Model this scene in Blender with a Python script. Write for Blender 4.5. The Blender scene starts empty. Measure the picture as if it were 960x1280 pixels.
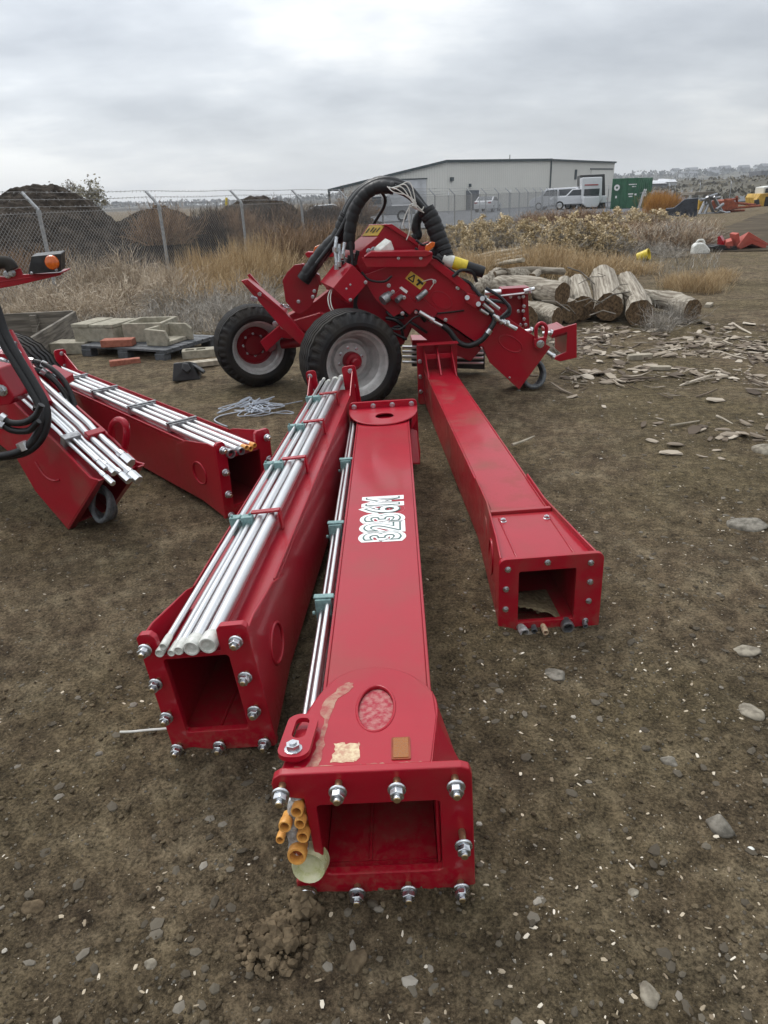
import bpy, math, random
import numpy as np
from mathutils import Vector, Matrix, geometry

random.seed(7)
rg = np.random.default_rng(11)
scene = bpy.context.scene
COL = scene.collection
rad = math.radians

# ------------------------------------------------------------------ survey: turning sight lines into places
FPX, CAMH = 870.0, 1.75
PITCH, ROLL = rad(24.25), rad(2.3)
CPI, SPI, CRO, SRO = math.cos(PITCH), math.sin(PITCH), math.cos(ROLL), math.sin(ROLL)


def ray(px, py):
    u = (px - 480) / FPX
    v = -(py - 640) / FPX
    U = u * CRO + v * SRO
    V = -u * SRO + v * CRO
    return Vector((U, CPI + V * SPI, -SPI + V * CPI))


def G(px, py, h=0.0):
    r = ray(px, py)
    return Vector((0, 0, CAMH)) + r * ((h - CAMH) / r.z)


def D(px, py, y):
    r = ray(px, py)
    return Vector((0, 0, CAMH)) + r * (y / r.y)


def PLN(px, py, p0, n):
    r = ray(px, py)
    o = Vector((0, 0, CAMH))
    return o + r * ((Vector(p0) - o).dot(n) / r.dot(n))


# ------------------------------------------------------------------ materials
MATS = {}


def nd(nt, typ, **kw):
    n = nt.nodes.new(typ)
    for k, v in kw.items():
        if hasattr(n, k) and not isinstance(v, (list,)) and k not in n.inputs:
            setattr(n, k, v)
        else:
            n.inputs[k].default_value = v
    return n


def ramp(nt, fac, stops):
    r = nt.nodes.new('ShaderNodeValToRGB')
    cr = r.color_ramp
    while len(cr.elements) < len(stops):
        cr.elements.new(0.5)
    for e, (p, c) in zip(cr.elements, stops):
        e.position = p
        e.color = (c[0], c[1], c[2], 1) if not isinstance(c, (int, float)) else (c, c, c, 1)
    nt.links.new(fac, r.inputs[0])
    return r.outputs[0]


def mixc(nt, fac, a, b, blend='MIX'):
    m = nt.nodes.new('ShaderNodeMix')
    m.data_type = 'RGBA'
    m.blend_type = blend
    for s, v in ((m.inputs[0], fac), (m.inputs[6], a), (m.inputs[7], b)):
        if isinstance(v, (int, float)):
            s.default_value = v
        elif isinstance(v, (tuple, list)):
            s.default_value = (*v, 1) if len(v) == 3 else v
        else:
            nt.links.new(v, s)
    return m.outputs[2]


def math_n(nt, op, a, b=None):
    m = nt.nodes.new('ShaderNodeMath')
    m.operation = op
    for i, v in enumerate((a, b)):
        if v is None:
            continue
        if isinstance(v, (int, float)):
            m.inputs[i].default_value = v
        else:
            nt.links.new(v, m.inputs[i])
    return m.outputs[0]


def base_mat(name):
    m = bpy.data.materials.new(name)
    m.use_nodes = True
    nt = m.node_tree
    b = nt.nodes['Principled BSDF']
    tc = nt.nodes.new('ShaderNodeTexCoord')
    MATS[name] = m
    return m, nt, b, tc.outputs['Object']


def noise(nt, vec, scale, detail=4, rough=0.55, stretch=None):
    if stretch:
        mp = nt.nodes.new('ShaderNodeMapping')
        mp.inputs['Scale'].default_value = stretch
        nt.links.new(vec, mp.inputs[0])
        vec = mp.outputs[0]
    n = nt.nodes.new('ShaderNodeTexNoise')
    n.inputs['Scale'].default_value = scale
    n.inputs['Detail'].default_value = detail
    n.inputs['Roughness'].default_value = rough
    nt.links.new(vec, n.inputs['Vector'])
    return n.outputs[0]


def add_bump(nt, b, h, strength, dist=0.01):
    bp = nt.nodes.new('ShaderNodeBump')
    bp.inputs['Strength'].default_value = strength
    bp.inputs['Distance'].default_value = dist
    nt.links.new(h, bp.inputs['Height'])
    nt.links.new(bp.outputs[0], b.inputs['Normal'])


def simple(name, c1, c2=None, scale=12, rough=0.6, metal=0.0, bump=0.0, bdist=0.004, stretch=None, coat=0.0, detail=5, rvar=0.12, spec=0.5):
    m, nt, b, vec = base_mat(name)
    c2 = c2 or tuple(x * 0.75 for x in c1)
    n = noise(nt, vec, scale, detail, 0.6, stretch)
    nt.links.new(ramp(nt, n, [(0.39, c2), (0.61, c1)]), b.inputs['Base Color'])
    nt.links.new(ramp(nt, n, [(0.38, rough + rvar), (0.62, max(0.02, rough - rvar))]), b.inputs['Roughness'])
    b.inputs['Metallic'].default_value = metal
    b.inputs['Coat Weight'].default_value = coat
    b.inputs['Coat Roughness'].default_value = 0.15
    b.inputs['Specular IOR Level'].default_value = spec
    if bump:
        add_bump(nt, b, n, bump, bdist)
    return m


def paint(name, col, dust=0.25, dustcol=(0.22, 0.16, 0.10), coat=0.40, rough=0.40, splash=0.4):
    """glossy shop paint with a film of road dust, speckles and scuffs"""
    m, nt, b, vec = base_mat(name)
    big = noise(nt, vec, 3.1, 6, 0.62)
    fine = noise(nt, vec, 160, 3, 0.7)
    base = mixc(nt, ramp(nt, big, [(0.3, 0.0), (0.75, 1.0)]), col, tuple(c * 0.8 for c in col))
    fac = math_n(nt, 'MULTIPLY', ramp(nt, big, [(0.49, 0.0), (0.68, 1.0)]), dust)
    spk = math_n(nt, 'MULTIPLY', ramp(nt, fine, [(0.57, 0.0), (0.68, 1.0)]), 0.03 + dust * 0.8)
    fac = math_n(nt, 'ADD', fac, spk)
    scr = noise(nt, vec, 22, 6, 0.75, (1, 0.16, 1))
    fac2 = math_n(nt, 'MULTIPLY', ramp(nt, scr, [(0.66, 0.0), (0.74, 1.0)]), dust)
    sp = nt.nodes.new('ShaderNodeSeparateXYZ')
    nt.links.new(vec, sp.inputs[0])
    low = ramp(nt, sp.outputs[2], [(0.0, 1.0), (0.05, 0.6), (0.16, 0.0)])
    spl = math_n(nt, 'MULTIPLY', low, ramp(nt, noise(nt, vec, 38, 6, 0.75), [(0.44, 0.0), (0.62, 1.0)]))
    fac = math_n(nt, 'ADD', fac, math_n(nt, 'MULTIPLY', spl, splash))
    fac = math_n(nt, 'MINIMUM', math_n(nt, 'ADD', fac, fac2), 0.8)
    nt.links.new(mixc(nt, fac, base, dustcol), b.inputs['Base Color'])
    nt.links.new(ramp(nt, fac, [(0.0, rough), (0.35, min(0.9, rough + 0.4))]), b.inputs['Roughness'])
    b.inputs['Coat Weight'].default_value = coat
    b.inputs['Coat Roughness'].default_value = 0.11
    b.inputs['Specular IOR Level'].default_value = 0.24
    add_bump(nt, b, noise(nt, vec, 90, 2), 0.035, 0.004)
    return m


def tinted(name, stops, rough=0.8, transl=0.0):
    """material coloured by the per-vertex 'tint' number of loose scattered pieces"""
    m, nt, b, vec = base_mat(name)
    at = nt.nodes.new('ShaderNodeAttribute')
    at.attribute_name = 'tint'
    nt.links.new(ramp(nt, at.outputs['Fac'], stops), b.inputs['Base Color'])
    b.inputs['Roughness'].default_value = rough
    b.inputs['Specular IOR Level'].default_value = 0.2
    return m


RED = (0.345, 0.0012, 0.0150)
M_RED = paint('red_paint', RED, 0.10)
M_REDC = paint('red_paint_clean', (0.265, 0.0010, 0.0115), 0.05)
M_REDM = paint('red_paint_muddy', RED, 0.34, (0.16, 0.12, 0.075), 0.3, 0.40)
M_OLDRED = paint('faded_red_paint', (0.42, 0.085, 0.06), 0.25, (0.4, 0.2, 0.16), 0.0, 0.6)
M_CHROME = simple('galvanised_tube', (0.72, 0.73, 0.74), (0.62, 0.63, 0.64), 9, 0.37, 1.0, rvar=0.06, stretch=(1, 0.15, 1))
M_ZINC = simple('zinc_bolt', (0.66, 0.68, 0.70), (0.42, 0.43, 0.45), 60, 0.30, 1.0)
M_BRASS = simple('yellow_zinc_stud', (0.50, 0.39, 0.22), (0.34, 0.26, 0.15), 80, 0.4, 0.9)
M_STEEL = simple('grey_steel', (0.34, 0.35, 0.36), (0.2, 0.2, 0.21), 25, 0.45, 0.8)
M_CLAMP = simple('green_grey_clamp', (0.20, 0.33, 0.32), (0.12, 0.21, 0.21), 40, 0.5)
M_TYRE = simple('tyre_rubber', (0.009, 0.009, 0.010), (0.024, 0.021, 0.017), 5, 0.70, bump=0.1, spec=0.3)
M_RIM = simple('silver_rim', (0.50, 0.50, 0.49), (0.38, 0.38, 0.37), 14, 0.45, 0.15)
M_HOSE = simple('black_hose', (0.006, 0.006, 0.007), (0.012, 0.012, 0.013), 50, 0.40, spec=0.4)
M_SLEEVE = simple('black_sleeve', (0.007, 0.007, 0.008), (0.015, 0.015, 0.016), 60, 0.55, bump=0.3, spec=0.35)
M_BLACK = simple('black_plastic', (0.012, 0.012, 0.013), (0.022, 0.022, 0.022), 30, 0.45)
M_GREYHOSE = simple('grey_hose', (0.10, 0.11, 0.115), (0.06, 0.065, 0.07), 40, 0.5)
M_YELLOW = simple('yellow_sticker', (0.72, 0.47, 0.06), (0.60, 0.40, 0.06), 30, 0.5)
M_YEL2 = simple('yellow_band', (0.68, 0.52, 0.03), (0.55, 0.42, 0.03), 30, 0.5)
M_INK = simple('black_ink', (0.012, 0.012, 0.012), (0.02, 0.02, 0.02), 30, 0.6)
M_WHITE = simple('white_vinyl', (0.78, 0.79, 0.78), (0.72, 0.73, 0.72), 30, 0.45)
M_GREENINK = simple('dark_green_ink', (0.06, 0.13, 0.115), (0.05, 0.10, 0.09), 40, 0.5)
M_WHITEP = simple('white_plastic', (0.72, 0.72, 0.68), (0.55, 0.55, 0.5), 20, 0.5)
M_ORCAP = simple('orange_cap', (0.72, 0.36, 0.09), (0.60, 0.27, 0.06), 40, 0.45)
M_CLEARCAP = simple('cloudy_cap', (0.62, 0.62, 0.58), (0.45, 0.46, 0.42), 45, 0.35)
M_YCAP = simple('yellowed_cap', (0.46, 0.46, 0.24), (0.58, 0.56, 0.38), 30, 0.35)
M_FILM = simple('wrinkled_film', (0.55, 0.55, 0.55), (0.2, 0.19, 0.18), 70, 0.25, bump=0.8)
M_LENS = simple('amber_lens', (0.70, 0.14, 0.008), (0.55, 0.10, 0.008), 60, 0.15, coat=0.8)
M_REFL = simple('amber_reflector', (0.30, 0.10, 0.012), (0.22, 0.07, 0.01), 220, 0.3, bump=0.2)
M_SOIL = simple('loose_soil', (0.24, 0.19, 0.115), (0.15, 0.12, 0.075), 45, 0.95, bump=0.8, bdist=0.01, spec=0.1)
M_RESIDUE = simple('tape_residue', (0.62, 0.52, 0.33), (0.45, 0.26, 0.18), 70, 0.85, detail=8)
M_OVAL = simple('faded_recess_paint', (0.37, 0.14, 0.13), (0.31, 0.028, 0.045), 60, 0.8, detail=8)
M_SCUFF = simple('dusty_scuff', (0.36, 0.20, 0.14), (0.30, 0.06, 0.06), 38, 0.8, detail=8)
M_CONC = simple('old_concrete', (0.36, 0.33, 0.26), (0.25, 0.23, 0.18), 14, 0.9, bump=0.3, spec=0.2)
M_BRICK = simple('red_brick', (0.34, 0.12, 0.075), (0.25, 0.085, 0.055), 25, 0.9, bump=0.3)
M_WOODG = simple('weathered_board', (0.23, 0.205, 0.17), (0.10, 0.088, 0.074), 5, 0.85, bump=0.4, stretch=(0.35, 0.35, 6), spec=0.2)
M_PALLET = simple('dark_grey_pallet', (0.085, 0.09, 0.098), (0.055, 0.058, 0.062), 14, 0.65)
M_LOG = simple('weathered_log', (0.40, 0.36, 0.295), (0.17, 0.143, 0.112), 5, 0.9, bump=0.7, bdist=0.02, stretch=(6, 6, 0.14), spec=0.15)
M_LOGEND = simple('cut_log_end', (0.17, 0.115, 0.066), (0.06, 0.04, 0.025), 26, 0.9, bump=0.4, spec=0.15)
M_GALV = simple('galvanised_post', (0.42, 0.43, 0.44), (0.30, 0.31, 0.32), 22, 0.5, 0.35)
M_WIRE = simple('galvanised_wire', (0.36, 0.36, 0.36), (0.28, 0.28, 0.28), 22, 0.5, 0.3)
M_MOUND = simple('dark_tilled_soil', (0.060, 0.048, 0.037), (0.025, 0.020, 0.016), 3.2, 0.98, bump=1.0, bdist=0.15, detail=9, spec=0.1)
M_ROCK = simple('grey_stone', (0.22, 0.20, 0.165), (0.11, 0.10, 0.082), 34, 0.85, bump=0.5, spec=0.25)
M_ROCKW = simple('pale_stone', (0.27, 0.238, 0.18), (0.14, 0.12, 0.09), 28, 0.8, bump=0.4)
M_ROPE = simple('pale_rope', (0.46, 0.50, 0.56), (0.34, 0.38, 0.44), 60, 0.8)
M_CLOD = simple('damp_clod', (0.150, 0.112, 0.070), (0.066, 0.049, 0.031), 22, 0.95, bump=0.9, bdist=0.008, spec=0.12)
M_GLASS = simple('dark_window_glass', (0.035, 0.04, 0.045), (0.02, 0.024, 0.028), 3, 0.08, spec=0.8)
M_CARW = simple('white_car_paint', (0.66, 0.67, 0.69), (0.60, 0.61, 0.63), 2, 0.3, coat=0.5)
M_TAIL = simple('red_tail_lamp', (0.35, 0.01, 0.01), None, 9, 0.3)
M_CONT = simple('green_container', (0.022, 0.125, 0.060), (0.016, 0.09, 0.045), 1.2, 0.6)
M_ASPH = simple('grey_asphalt', (0.125, 0.13, 0.14), (0.10, 0.105, 0.112), 1.5, 0.9, spec=0.2)
M_TRIM = simple('green_grey_trim', (0.05, 0.07, 0.075), None, 3, 0.6)
M_DOORG = simple('grey_door', (0.10, 0.115, 0.135), None, 3, 0.6)
M_YMACH = simple('yellow_machine_paint', (0.55, 0.33, 0.035), (0.38, 0.22, 0.03), 3, 0.6)
M_RUST = simple('rusty_orange_steel', (0.30, 0.065, 0.02), (0.18, 0.04, 0.018), 6, 0.8)
M_SLATE = simple('dark_slate_steel', (0.035, 0.042, 0.058), (0.022, 0.026, 0.034), 4, 0.6)
M_PALEW = simple('pale_wood', (0.40, 0.35, 0.27), (0.24, 0.21, 0.16), 9, 0.9, stretch=(1, 1, 0.2))
M_FARW = simple('far_white_wall', (0.55, 0.56, 0.58), None, 1, 0.8)
M_FARG = simple('far_grey_wall', (0.14, 0.145, 0.16), None, 1, 0.8)


def wall_mat(name, col, freq=3.2):
    m, nt, b, vec = base_mat(name)
    w = nt.nodes.new('ShaderNodeTexWave')
    w.wave_type = 'BANDS'
    w.bands_direction = 'X'
    w.inputs['Scale'].default_value = freq / 3.14
    nt.links.new(vec, w.inputs['Vector'])
    n = noise(nt, vec, 0.35, 5)
    c = ramp(nt, n, [(0.3, tuple(x * 0.93 for x in col)), (0.7, col)])
    rib = ramp(nt, w.outputs['Fac'], [(0.80, 0.0), (0.94, 1.0)])
    nt.links.new(mixc(nt, math_n(nt, 'MULTIPLY', rib, 0.16), c, tuple(x * 0.45 for x in col)), b.inputs['Base Color'])
    b.inputs['Roughness'].default_value = 0.6
    add_bump(nt, b, rib, 0.8, 0.04)
    return m


M_BWALL = wall_mat('ribbed_cream_siding', (0.72, 0.71, 0.66))
M_BWALL2 = wall_mat('ribbed_cream_side', (0.68, 0.67, 0.62))

M_TUMBLE = tinted('tan_dead_stems', [(0.0, (0.19, 0.15, 0.11)), (0.5, (0.44, 0.36, 0.27)), (1.0, (0.66, 0.57, 0.45))])
M_GREYTW = tinted('grey_dead_twigs', [(0.0, (0.15, 0.135, 0.115)), (0.5, (0.31, 0.285, 0.245)), (1.0, (0.50, 0.46, 0.41))])
M_STRAW = tinted('golden_straw', [(0.0, (0.24, 0.165, 0.085)), (0.5, (0.46, 0.33, 0.18)), (1.0, (0.64, 0.50, 0.32))])
M_BROWN = tinted('dark_brown_weeds', [(0.0, (0.030, 0.022, 0.017)), (0.5, (0.068, 0.050, 0.038)), (1.0, (0.14, 0.10, 0.07))])
M_RUSSET = tinted('russet_weeds', [(0.0, (0.12, 0.075, 0.046)), (0.5, (0.25, 0.165, 0.10)), (1.0, (0.40, 0.28, 0.18))])
M_ORANGE = tinted('orange_weeds', [(0.0, (0.22, 0.10, 0.02)), (0.5, (0.42, 0.20, 0.035)), (1.0, (0.56, 0.31, 0.08))])
M_SAGE = tinted('cream_seed_heads', [(0.0, (0.21, 0.155, 0.082)), (0.45, (0.48, 0.38, 0.225)), (1.0, (0.74, 0.61, 0.41))])
M_LEAF = tinted('dull_autumn_leaves', [(0.0, (0.16, 0.145, 0.095)), (0.5, (0.25, 0.23, 0.16)), (1.0, (0.36, 0.33, 0.24))])
M_FARTREE = tinted('far_tree_mass', [(0.0, (0.05, 0.055, 0.055)), (0.5, (0.085, 0.09, 0.085)), (1.0, (0.13, 0.13, 0.11))])
M_GRAVEL = tinted('mixed_gravel', [(0.0, (0.070, 0.058, 0.042)), (0.6, (0.120, 0.103, 0.078)), (0.9, (0.19, 0.17, 0.14)), (1.0, (0.36, 0.33, 0.28))], 0.85)
M_CHIPS = tinted('wood_chips', [(0.0, (0.20, 0.155, 0.105)), (0.5, (0.44, 0.37, 0.27)), (1.0, (0.66, 0.60, 0.50))])
M_BARK = tinted('bark_strips', [(0.0, (0.065, 0.048, 0.035)), (0.45, (0.16, 0.125, 0.092)), (0.8, (0.32, 0.27, 0.21)), (1.0, (0.48, 0.42, 0.34))])


def ground_mat():
    m, nt, b, vec = base_mat('damp_yard_soil')
    big = noise(nt, vec, 0.55, 6, 0.6)
    mid = noise(nt, vec, 4.2, 7, 0.66)
    fine = noise(nt, vec, 95, 6, 0.75)
    c = ramp(nt, mid, [(0.36, (0.090, 0.066, 0.042)), (0.50, (0.134, 0.101, 0.063)), (0.64, (0.178, 0.141, 0.090))])
    moss = mixc(nt, ramp(nt, big, [(0.44, 0.0), (0.58, 0.65)]), c, (0.116, 0.092, 0.050))
    fm = ramp(nt, math_n(nt, 'ADD', math_n(nt, 'MULTIPLY', fine, 0.6), math_n(nt, 'MULTIPLY', noise(nt, vec, 17, 5, 0.7), 0.4)), [(0.405, 0.35), (0.5, 0.95), (0.595, 1.75)])
    c2 = mixc(nt, 1.0, moss, fm, 'MULTIPLY')
    patch = ramp(nt, noise(nt, vec, 1.7, 7, 0.68), [(0.38, 0.84), (0.5, 1.06), (0.62, 1.24)])
    c2 = mixc(nt, 1.0, c2, patch, 'MULTIPLY')
    vo = nt.nodes.new('ShaderNodeTexVoronoi')
    vo.inputs['Scale'].default_value = 62
    nt.links.new(vec, vo.inputs['Vector'])
    sep = nt.nodes.new('ShaderNodeSeparateColor')
    nt.links.new(vo.outputs['Color'], sep.inputs[0])
    pick = ramp(nt, sep.outputs[0], [(0.925, 0.0), (0.935, 1.0)])
    core = ramp(nt, vo.outputs['Distance'], [(0.22, 1.0), (0.36, 0.0)])
    f = math_n(nt, 'MULTIPLY', pick, core)
    c3 = mixc(nt, f, c2, mixc(nt, sep.outputs[1], (0.12, 0.11, 0.095), (0.34, 0.31, 0.25)))
    nt.links.new(c3, b.inputs['Base Color'])
    b.inputs['Roughness'].default_value = 0.95
    b.inputs['Specular IOR Level'].default_value = 0.12
    h = math_n(nt, 'ADD', math_n(nt, 'MULTIPLY', fine, 0.6), math_n(nt, 'MULTIPLY', mid, 1.6))
    h = math_n(nt, 'ADD', h, math_n(nt, 'MULTIPLY', f, 0.35))
    h = math_n(nt, 'ADD', h, math_n(nt, 'MULTIPLY', noise(nt, vec, 150, 3, 0.7), 0.25))
    add_bump(nt, b, h, 1.0, 0.034)
    return m


M_GROUND = ground_mat()
M_HILL = simple('far_hill_scrub', (0.105, 0.095, 0.070), (0.058, 0.054, 0.044), 0.02, 0.95, detail=9, spec=0.1)
M_ROAD = simple('packed_dirt_road', (0.088, 0.068, 0.044), (0.056, 0.043, 0.029), 0.8, 0.95, bump=0.4, detail=8, spec=0.1)


# ------------------------------------------------------------------ mesh builder
class MB:
    def __init__(s):
        s.v, s.f, s.m, s.s = [], [], [], []

    def add(s, verts, faces, mat=0, smooth=False):
        o = len(s.v)
        s.v.extend([tuple(p) for p in verts])
        for f in faces:
            s.f.append([i + o for i in f])
            s.m.append(mat)
            s.s.append(smooth)
        return s

    def hexa(s, p, mat=0):
        return s.add(p, [(3, 2, 1, 0), (4, 5, 6, 7), (0, 1, 5, 4), (1, 2, 6, 5), (2, 3, 7, 6), (3, 0, 4, 7)], mat)

    def box(s, x0, x1, y0, y1, z0, z1, M=None, mat=0):
        p = [Vector(c) for c in ((x0, y0, z0), (x1, y0, z0), (x1, y1, z0), (x0, y1, z0), (x0, y0, z1), (x1, y0, z1), (x1, y1, z1), (x0, y1, z1))]
        if M is not None:
            p = [M @ q for q in p]
        return s.hexa(p, mat)

    def slab(s, poly, t, mat=0):
        """poly: 3-D points (flat, any order), t: thickness vector"""
        n = len(poly)
        a = [Vector(p) for p in poly]
        t = Vector(t)
        nrm = geometry.normal(a)
        fr = list(range(n))
        if nrm.dot(t) > 0:
            a = a[::-1]
        back = [p + t for p in a]
        faces = [fr, [n + i for i in reversed(range(n))]]
        for i in range(n):
            j = (i + 1) % n
            faces.append((j, i, n + i, n + j))
        return s.add(a + back, faces, mat)

    def plate(s, outer, holes, M, t, mat=0):
        """flat plate in local xy with holes, thickness t along local z"""
        loops = [outer] + list(holes)
        pts = [Vector((x, y, 0)) for l in loops for x, y in l]
        tris = geometry.tessellate_polygon([[Vector((x, y, 0)) for x, y in l] for l in loops])
        n = len(pts)
        vs = [M @ p for p in pts] + [M @ (p + Vector((0, 0, t))) for p in pts]
        fs = []
        for tri in tris:
            a, b2, c = tri
            if (pts[b2] - pts[a]).cross(pts[c] - pts[a]).z < 0:
                b2, c = c, b2
            fs.append((c, b2, a))
            fs.append((a + n, b2 + n, c + n))
        o = 0
        for li, l in enumerate(loops):
            k = len(l)
            area = sum(l[i][0] * l[(i + 1) % k][1] - l[(i + 1) % k][0] * l[i][1] for i in range(k))
            ccw = (area > 0) == (li == 0)
            for i in range(k):
                a, b2 = o + i, o + (i + 1) % k
                fs.append((a, b2, b2 + n, a + n) if ccw else (b2, a, a + n, b2 + n))
            o += k
        return s.add(vs, fs, mat)

    def tube(s, pts, r, n=8, mat=0, caps=True, smooth=True):
        pts = [Vector(p) for p in pts]
        k = len(pts)
        rs = r if isinstance(r, (list, tuple)) else [r] * k
        T = []
        for i in range(k):
            d = pts[min(i + 1, k - 1)] - pts[max(i - 1, 0)]
            T.append(d.normalized() if d.length > 1e-9 else Vector((0, 0, 1)))
        u = T[0].orthogonal().normalized()
        V = []
        for i in range(k):
            u = (u - T[i] * u.dot(T[i]))
            u = u.normalized() if u.length > 1e-6 else T[i].orthogonal().normalized()
            w = T[i].cross(u)
            for j in range(n):
                a = 2 * math.pi * j / n
                V.append(pts[i] + (u * math.cos(a) + w * math.sin(a)) * rs[i])
        F = []
        for i in range(k - 1):
            for j in range(n):
                j2 = (j + 1) % n
                F.append((i * n + j, i * n + j2, (i + 1) * n + j2, (i + 1) * n + j))
        s.add(V, F, mat, smooth)
        if caps:
            o = len(s.v) - len(V)
            for f in ([o + j for j in reversed(range(n))], [o + (k - 1) * n + j for j in range(n)]):
                s.f.append(f)
                s.m.append(mat)
                s.s.append(False)
        return s

    def lathe(s, prof, M, n=32, mat=0, smooth=True, warp=None):
        """prof: (radius, height) along local z"""
        k = len(prof)
        V = []
        for j in range(n):
            a = 2 * math.pi * j / n
            for i, (r, h) in enumerate(prof):
                if warp:
                    r, h = warp(i, j, r, h)
                V.append(M @ Vector((r * math.cos(a), r * math.sin(a), h)))
        F = []
        for j in range(n):
            j2 = (j + 1) % n
            for i in range(k - 1):
                F.append((j * k + i, j2 * k + i, j2 * k + i + 1, j * k + i + 1))
        return s.add(V, F, mat, smooth)

    def build(s, name, mats, parent=None, bevel=0.0, loc=None):
        me = bpy.data.meshes.new(name)
        me.from_pydata(s.v, [], s.f)
        mats = mats if isinstance(mats, (list, tuple)) else [mats]
        for m in mats:
            me.materials.append(m)
        me.polygons.foreach_set('material_index', s.m)
        me.polygons.foreach_set('use_smooth', s.s)
        me.update()
        if any(s.s):
            me.set_sharp_from_angle(angle=rad(38))
        o = bpy.data.objects.new(name, me)
        COL.objects.link(o)
        if parent is not None:
            o.parent = parent
            if loc is not None:
                o.matrix_parent_inverse = Matrix.Translation(-Vector(loc))
            elif 'world' in parent:
                o.matrix_parent_inverse = Matrix.Translation(-parent.location)
            elif parent.parent is not None and 'world' in parent.parent:
                pass
        if bevel:
            md = o.modifiers.new('bevel', 'BEVEL')
            md.width = bevel
            md.segments = 2
            md.limit_method = 'ANGLE'
            md.angle_limit = rad(32)
            md.harden_normals = False
        return o


def tag(o, label=None, cat=None, group=None, kind=None):
    if label:
        o['label'] = label
    if cat:
        o['category'] = cat
    if group:
        o['group'] = group
    if kind:
        o['kind'] = kind
    return o


def thing(name, label, cat, loc=(0, 0, 0), rot=(0, 0, 0), group=None, world=False):
    o = bpy.data.objects.new(name, None)
    o.empty_display_size = 0.2
    COL.objects.link(o)
    o.location = loc
    o.rotation_euler = rot
    if world:
        o['world'] = 1
    return tag(o, label, cat, group)


def fast(name, V, F, mat, tint=None, parent=None, smooth=False):
    """mesh from numpy arrays; F all of one arity"""
    V = np.asarray(V, np.float32)
    F = np.asarray(F, np.int32)
    me = bpy.data.meshes.new(name)
    me.vertices.add(len(V))
    me.vertices.foreach_set('co', V.ravel())
    k = F.shape[1]
    me.loops.add(F.size)
    me.loops.foreach_set('vertex_index', F.ravel())
    me.polygons.add(len(F))
    me.polygons.foreach_set('loop_start', np.arange(0, F.size, k, dtype=np.int32))
    me.polygons.foreach_set('loop_total', np.full(len(F), k, np.int32))
    me.polygons.foreach_set('use_smooth', np.full(len(F), smooth))
    if tint is not None:
        at = me.attributes.new('tint', 'FLOAT', 'POINT')
        at.data.foreach_set('value', np.asarray(tint, np.float32))
    me.update(calc_edges=True)
    me.materials.append(mat)
    o = bpy.data.objects.new(name, me)
    COL.objects.link(o)
    if parent is not None:
        o.parent = parent
    return o


def ell(cx, cy, rx, ry, n=28):
    return [(cx + rx * math.cos(2 * math.pi * i / n), cy + ry * math.sin(2 * math.pi * i / n)) for i in range(n)]


def rrect(x0, x1, y0, y1, r=0.03, n=5, corners=(1, 1, 1, 1)):
    out = []
    for (cx, cy, a0, on) in ((x0 + r, y0 + r, 180, corners[0]), (x1 - r, y0 + r, 270, corners[1]), (x1 - r, y1 - r, 0, corners[2]), (x0 + r, y1 - r, 90, corners[3])):
        if on:
            for i in range(n + 1):
                a = rad(a0 + 90 * i / n)
                out.append((cx + r * math.cos(a), cy + r * math.sin(a)))
        else:
            sx = x0 if cx == x0 + r else x1
            sy = y0 if cy == y0 + r else y1
            out.append((sx, sy))
    return out


# plane matrices: XZ plate facing -Y (thickness goes +Y), and horizontal
def M_XZ(y):
    """local x->X, local y->Z, local z-> -Y"""
    return Matrix(((1, 0, 0, 0), (0, 0, -1, y), (0, 1, 0, 0), (0, 0, 0, 1)))


def M_YZ(x):
    """local x->Y, local y->Z, local z->+X"""
    return Matrix(((0, 0, 1, x), (1, 0, 0, 0), (0, 1, 0, 0), (0, 0, 0, 1)))


def M_axis(o, d, up=(0, 0, 1)):
    """matrix with local z along d"""
    d = Vector(d).normalized()
    q = Vector(up)
    if abs(d.dot(q)) > 0.98:
        q = Vector((1, 0, 0))
    x = q.cross(d).normalized()
    y = d.cross(x)
    m = Matrix((x, y, d)).transposed().to_4x4()
    m.translation = Vector(o)
    return m


def bolt(parent, pos, d, stud=0.03, r=0.019, name='bolt', back=True):
    """hex nut and washer on a short stud pointing along d"""
    mb = MB()
    d = Vector(d).normalized()
    p = Vector(pos)
    mb.tube([p - d * 0.004, p + d * (stud + 0.038)], 0.0095, 10, 1)
    M = M_axis(p + d * stud, d)
    mb.lathe([(0.006, 0.0), (r * 1.25, 0.0), (r * 1.25, 0.005), (r * 1.05, 0.008), (0.006, 0.008)], M, 18, 0)
    a0 = random.random()
    hx = [M @ Vector((r * math.cos(a0 + i * math.pi / 3), r * math.sin(a0 + i * math.pi / 3), 0.008)) for i in range(6)]
    mb.slab(hx, M.to_3x3() @ Vector((0, 0, 0.018)), 0)
    mb.tube([p + d * (stud + 0.024), p + d * (stud + 0.036)], 0.0100, 10, 0)
    return mb.build(name, [M_ZINC, M_BRASS], parent, 0.002)


def small_bolt(parent, pos, d, r=0.016, name='bolt'):
    mb = MB()
    d = Vector(d).normalized()
    M = M_axis(Vector(pos) - d * 0.002, d)
    mb.lathe([(0.0, 0.0), (r * 1.25, 0.0), (r * 1.25, 0.004), (r * 0.9, 0.0055), (0.0, 0.0055)], M, 12, 0, False)
    a0 = random.random()
    mb.slab([M @ Vector((r * 0.98 * math.cos(a0 + i * math.pi / 3), r * 0.98 * math.sin(a0 + i * math.pi / 3), 0.005)) for i in range(6)], M.to_3x3() @ Vector((0, 0, r * 0.7)), 0)
    mb.slab([M @ Vector((r * 0.55 * math.cos(i * math.pi / 4), r * 0.55 * math.sin(i * math.pi / 4), 0.005 + r * 0.68)) for i in range(8)], M.to_3x3() @ Vector((0, 0, r * 0.3)), 0)
    return mb.build(name, M_ZINC, parent)


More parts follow.
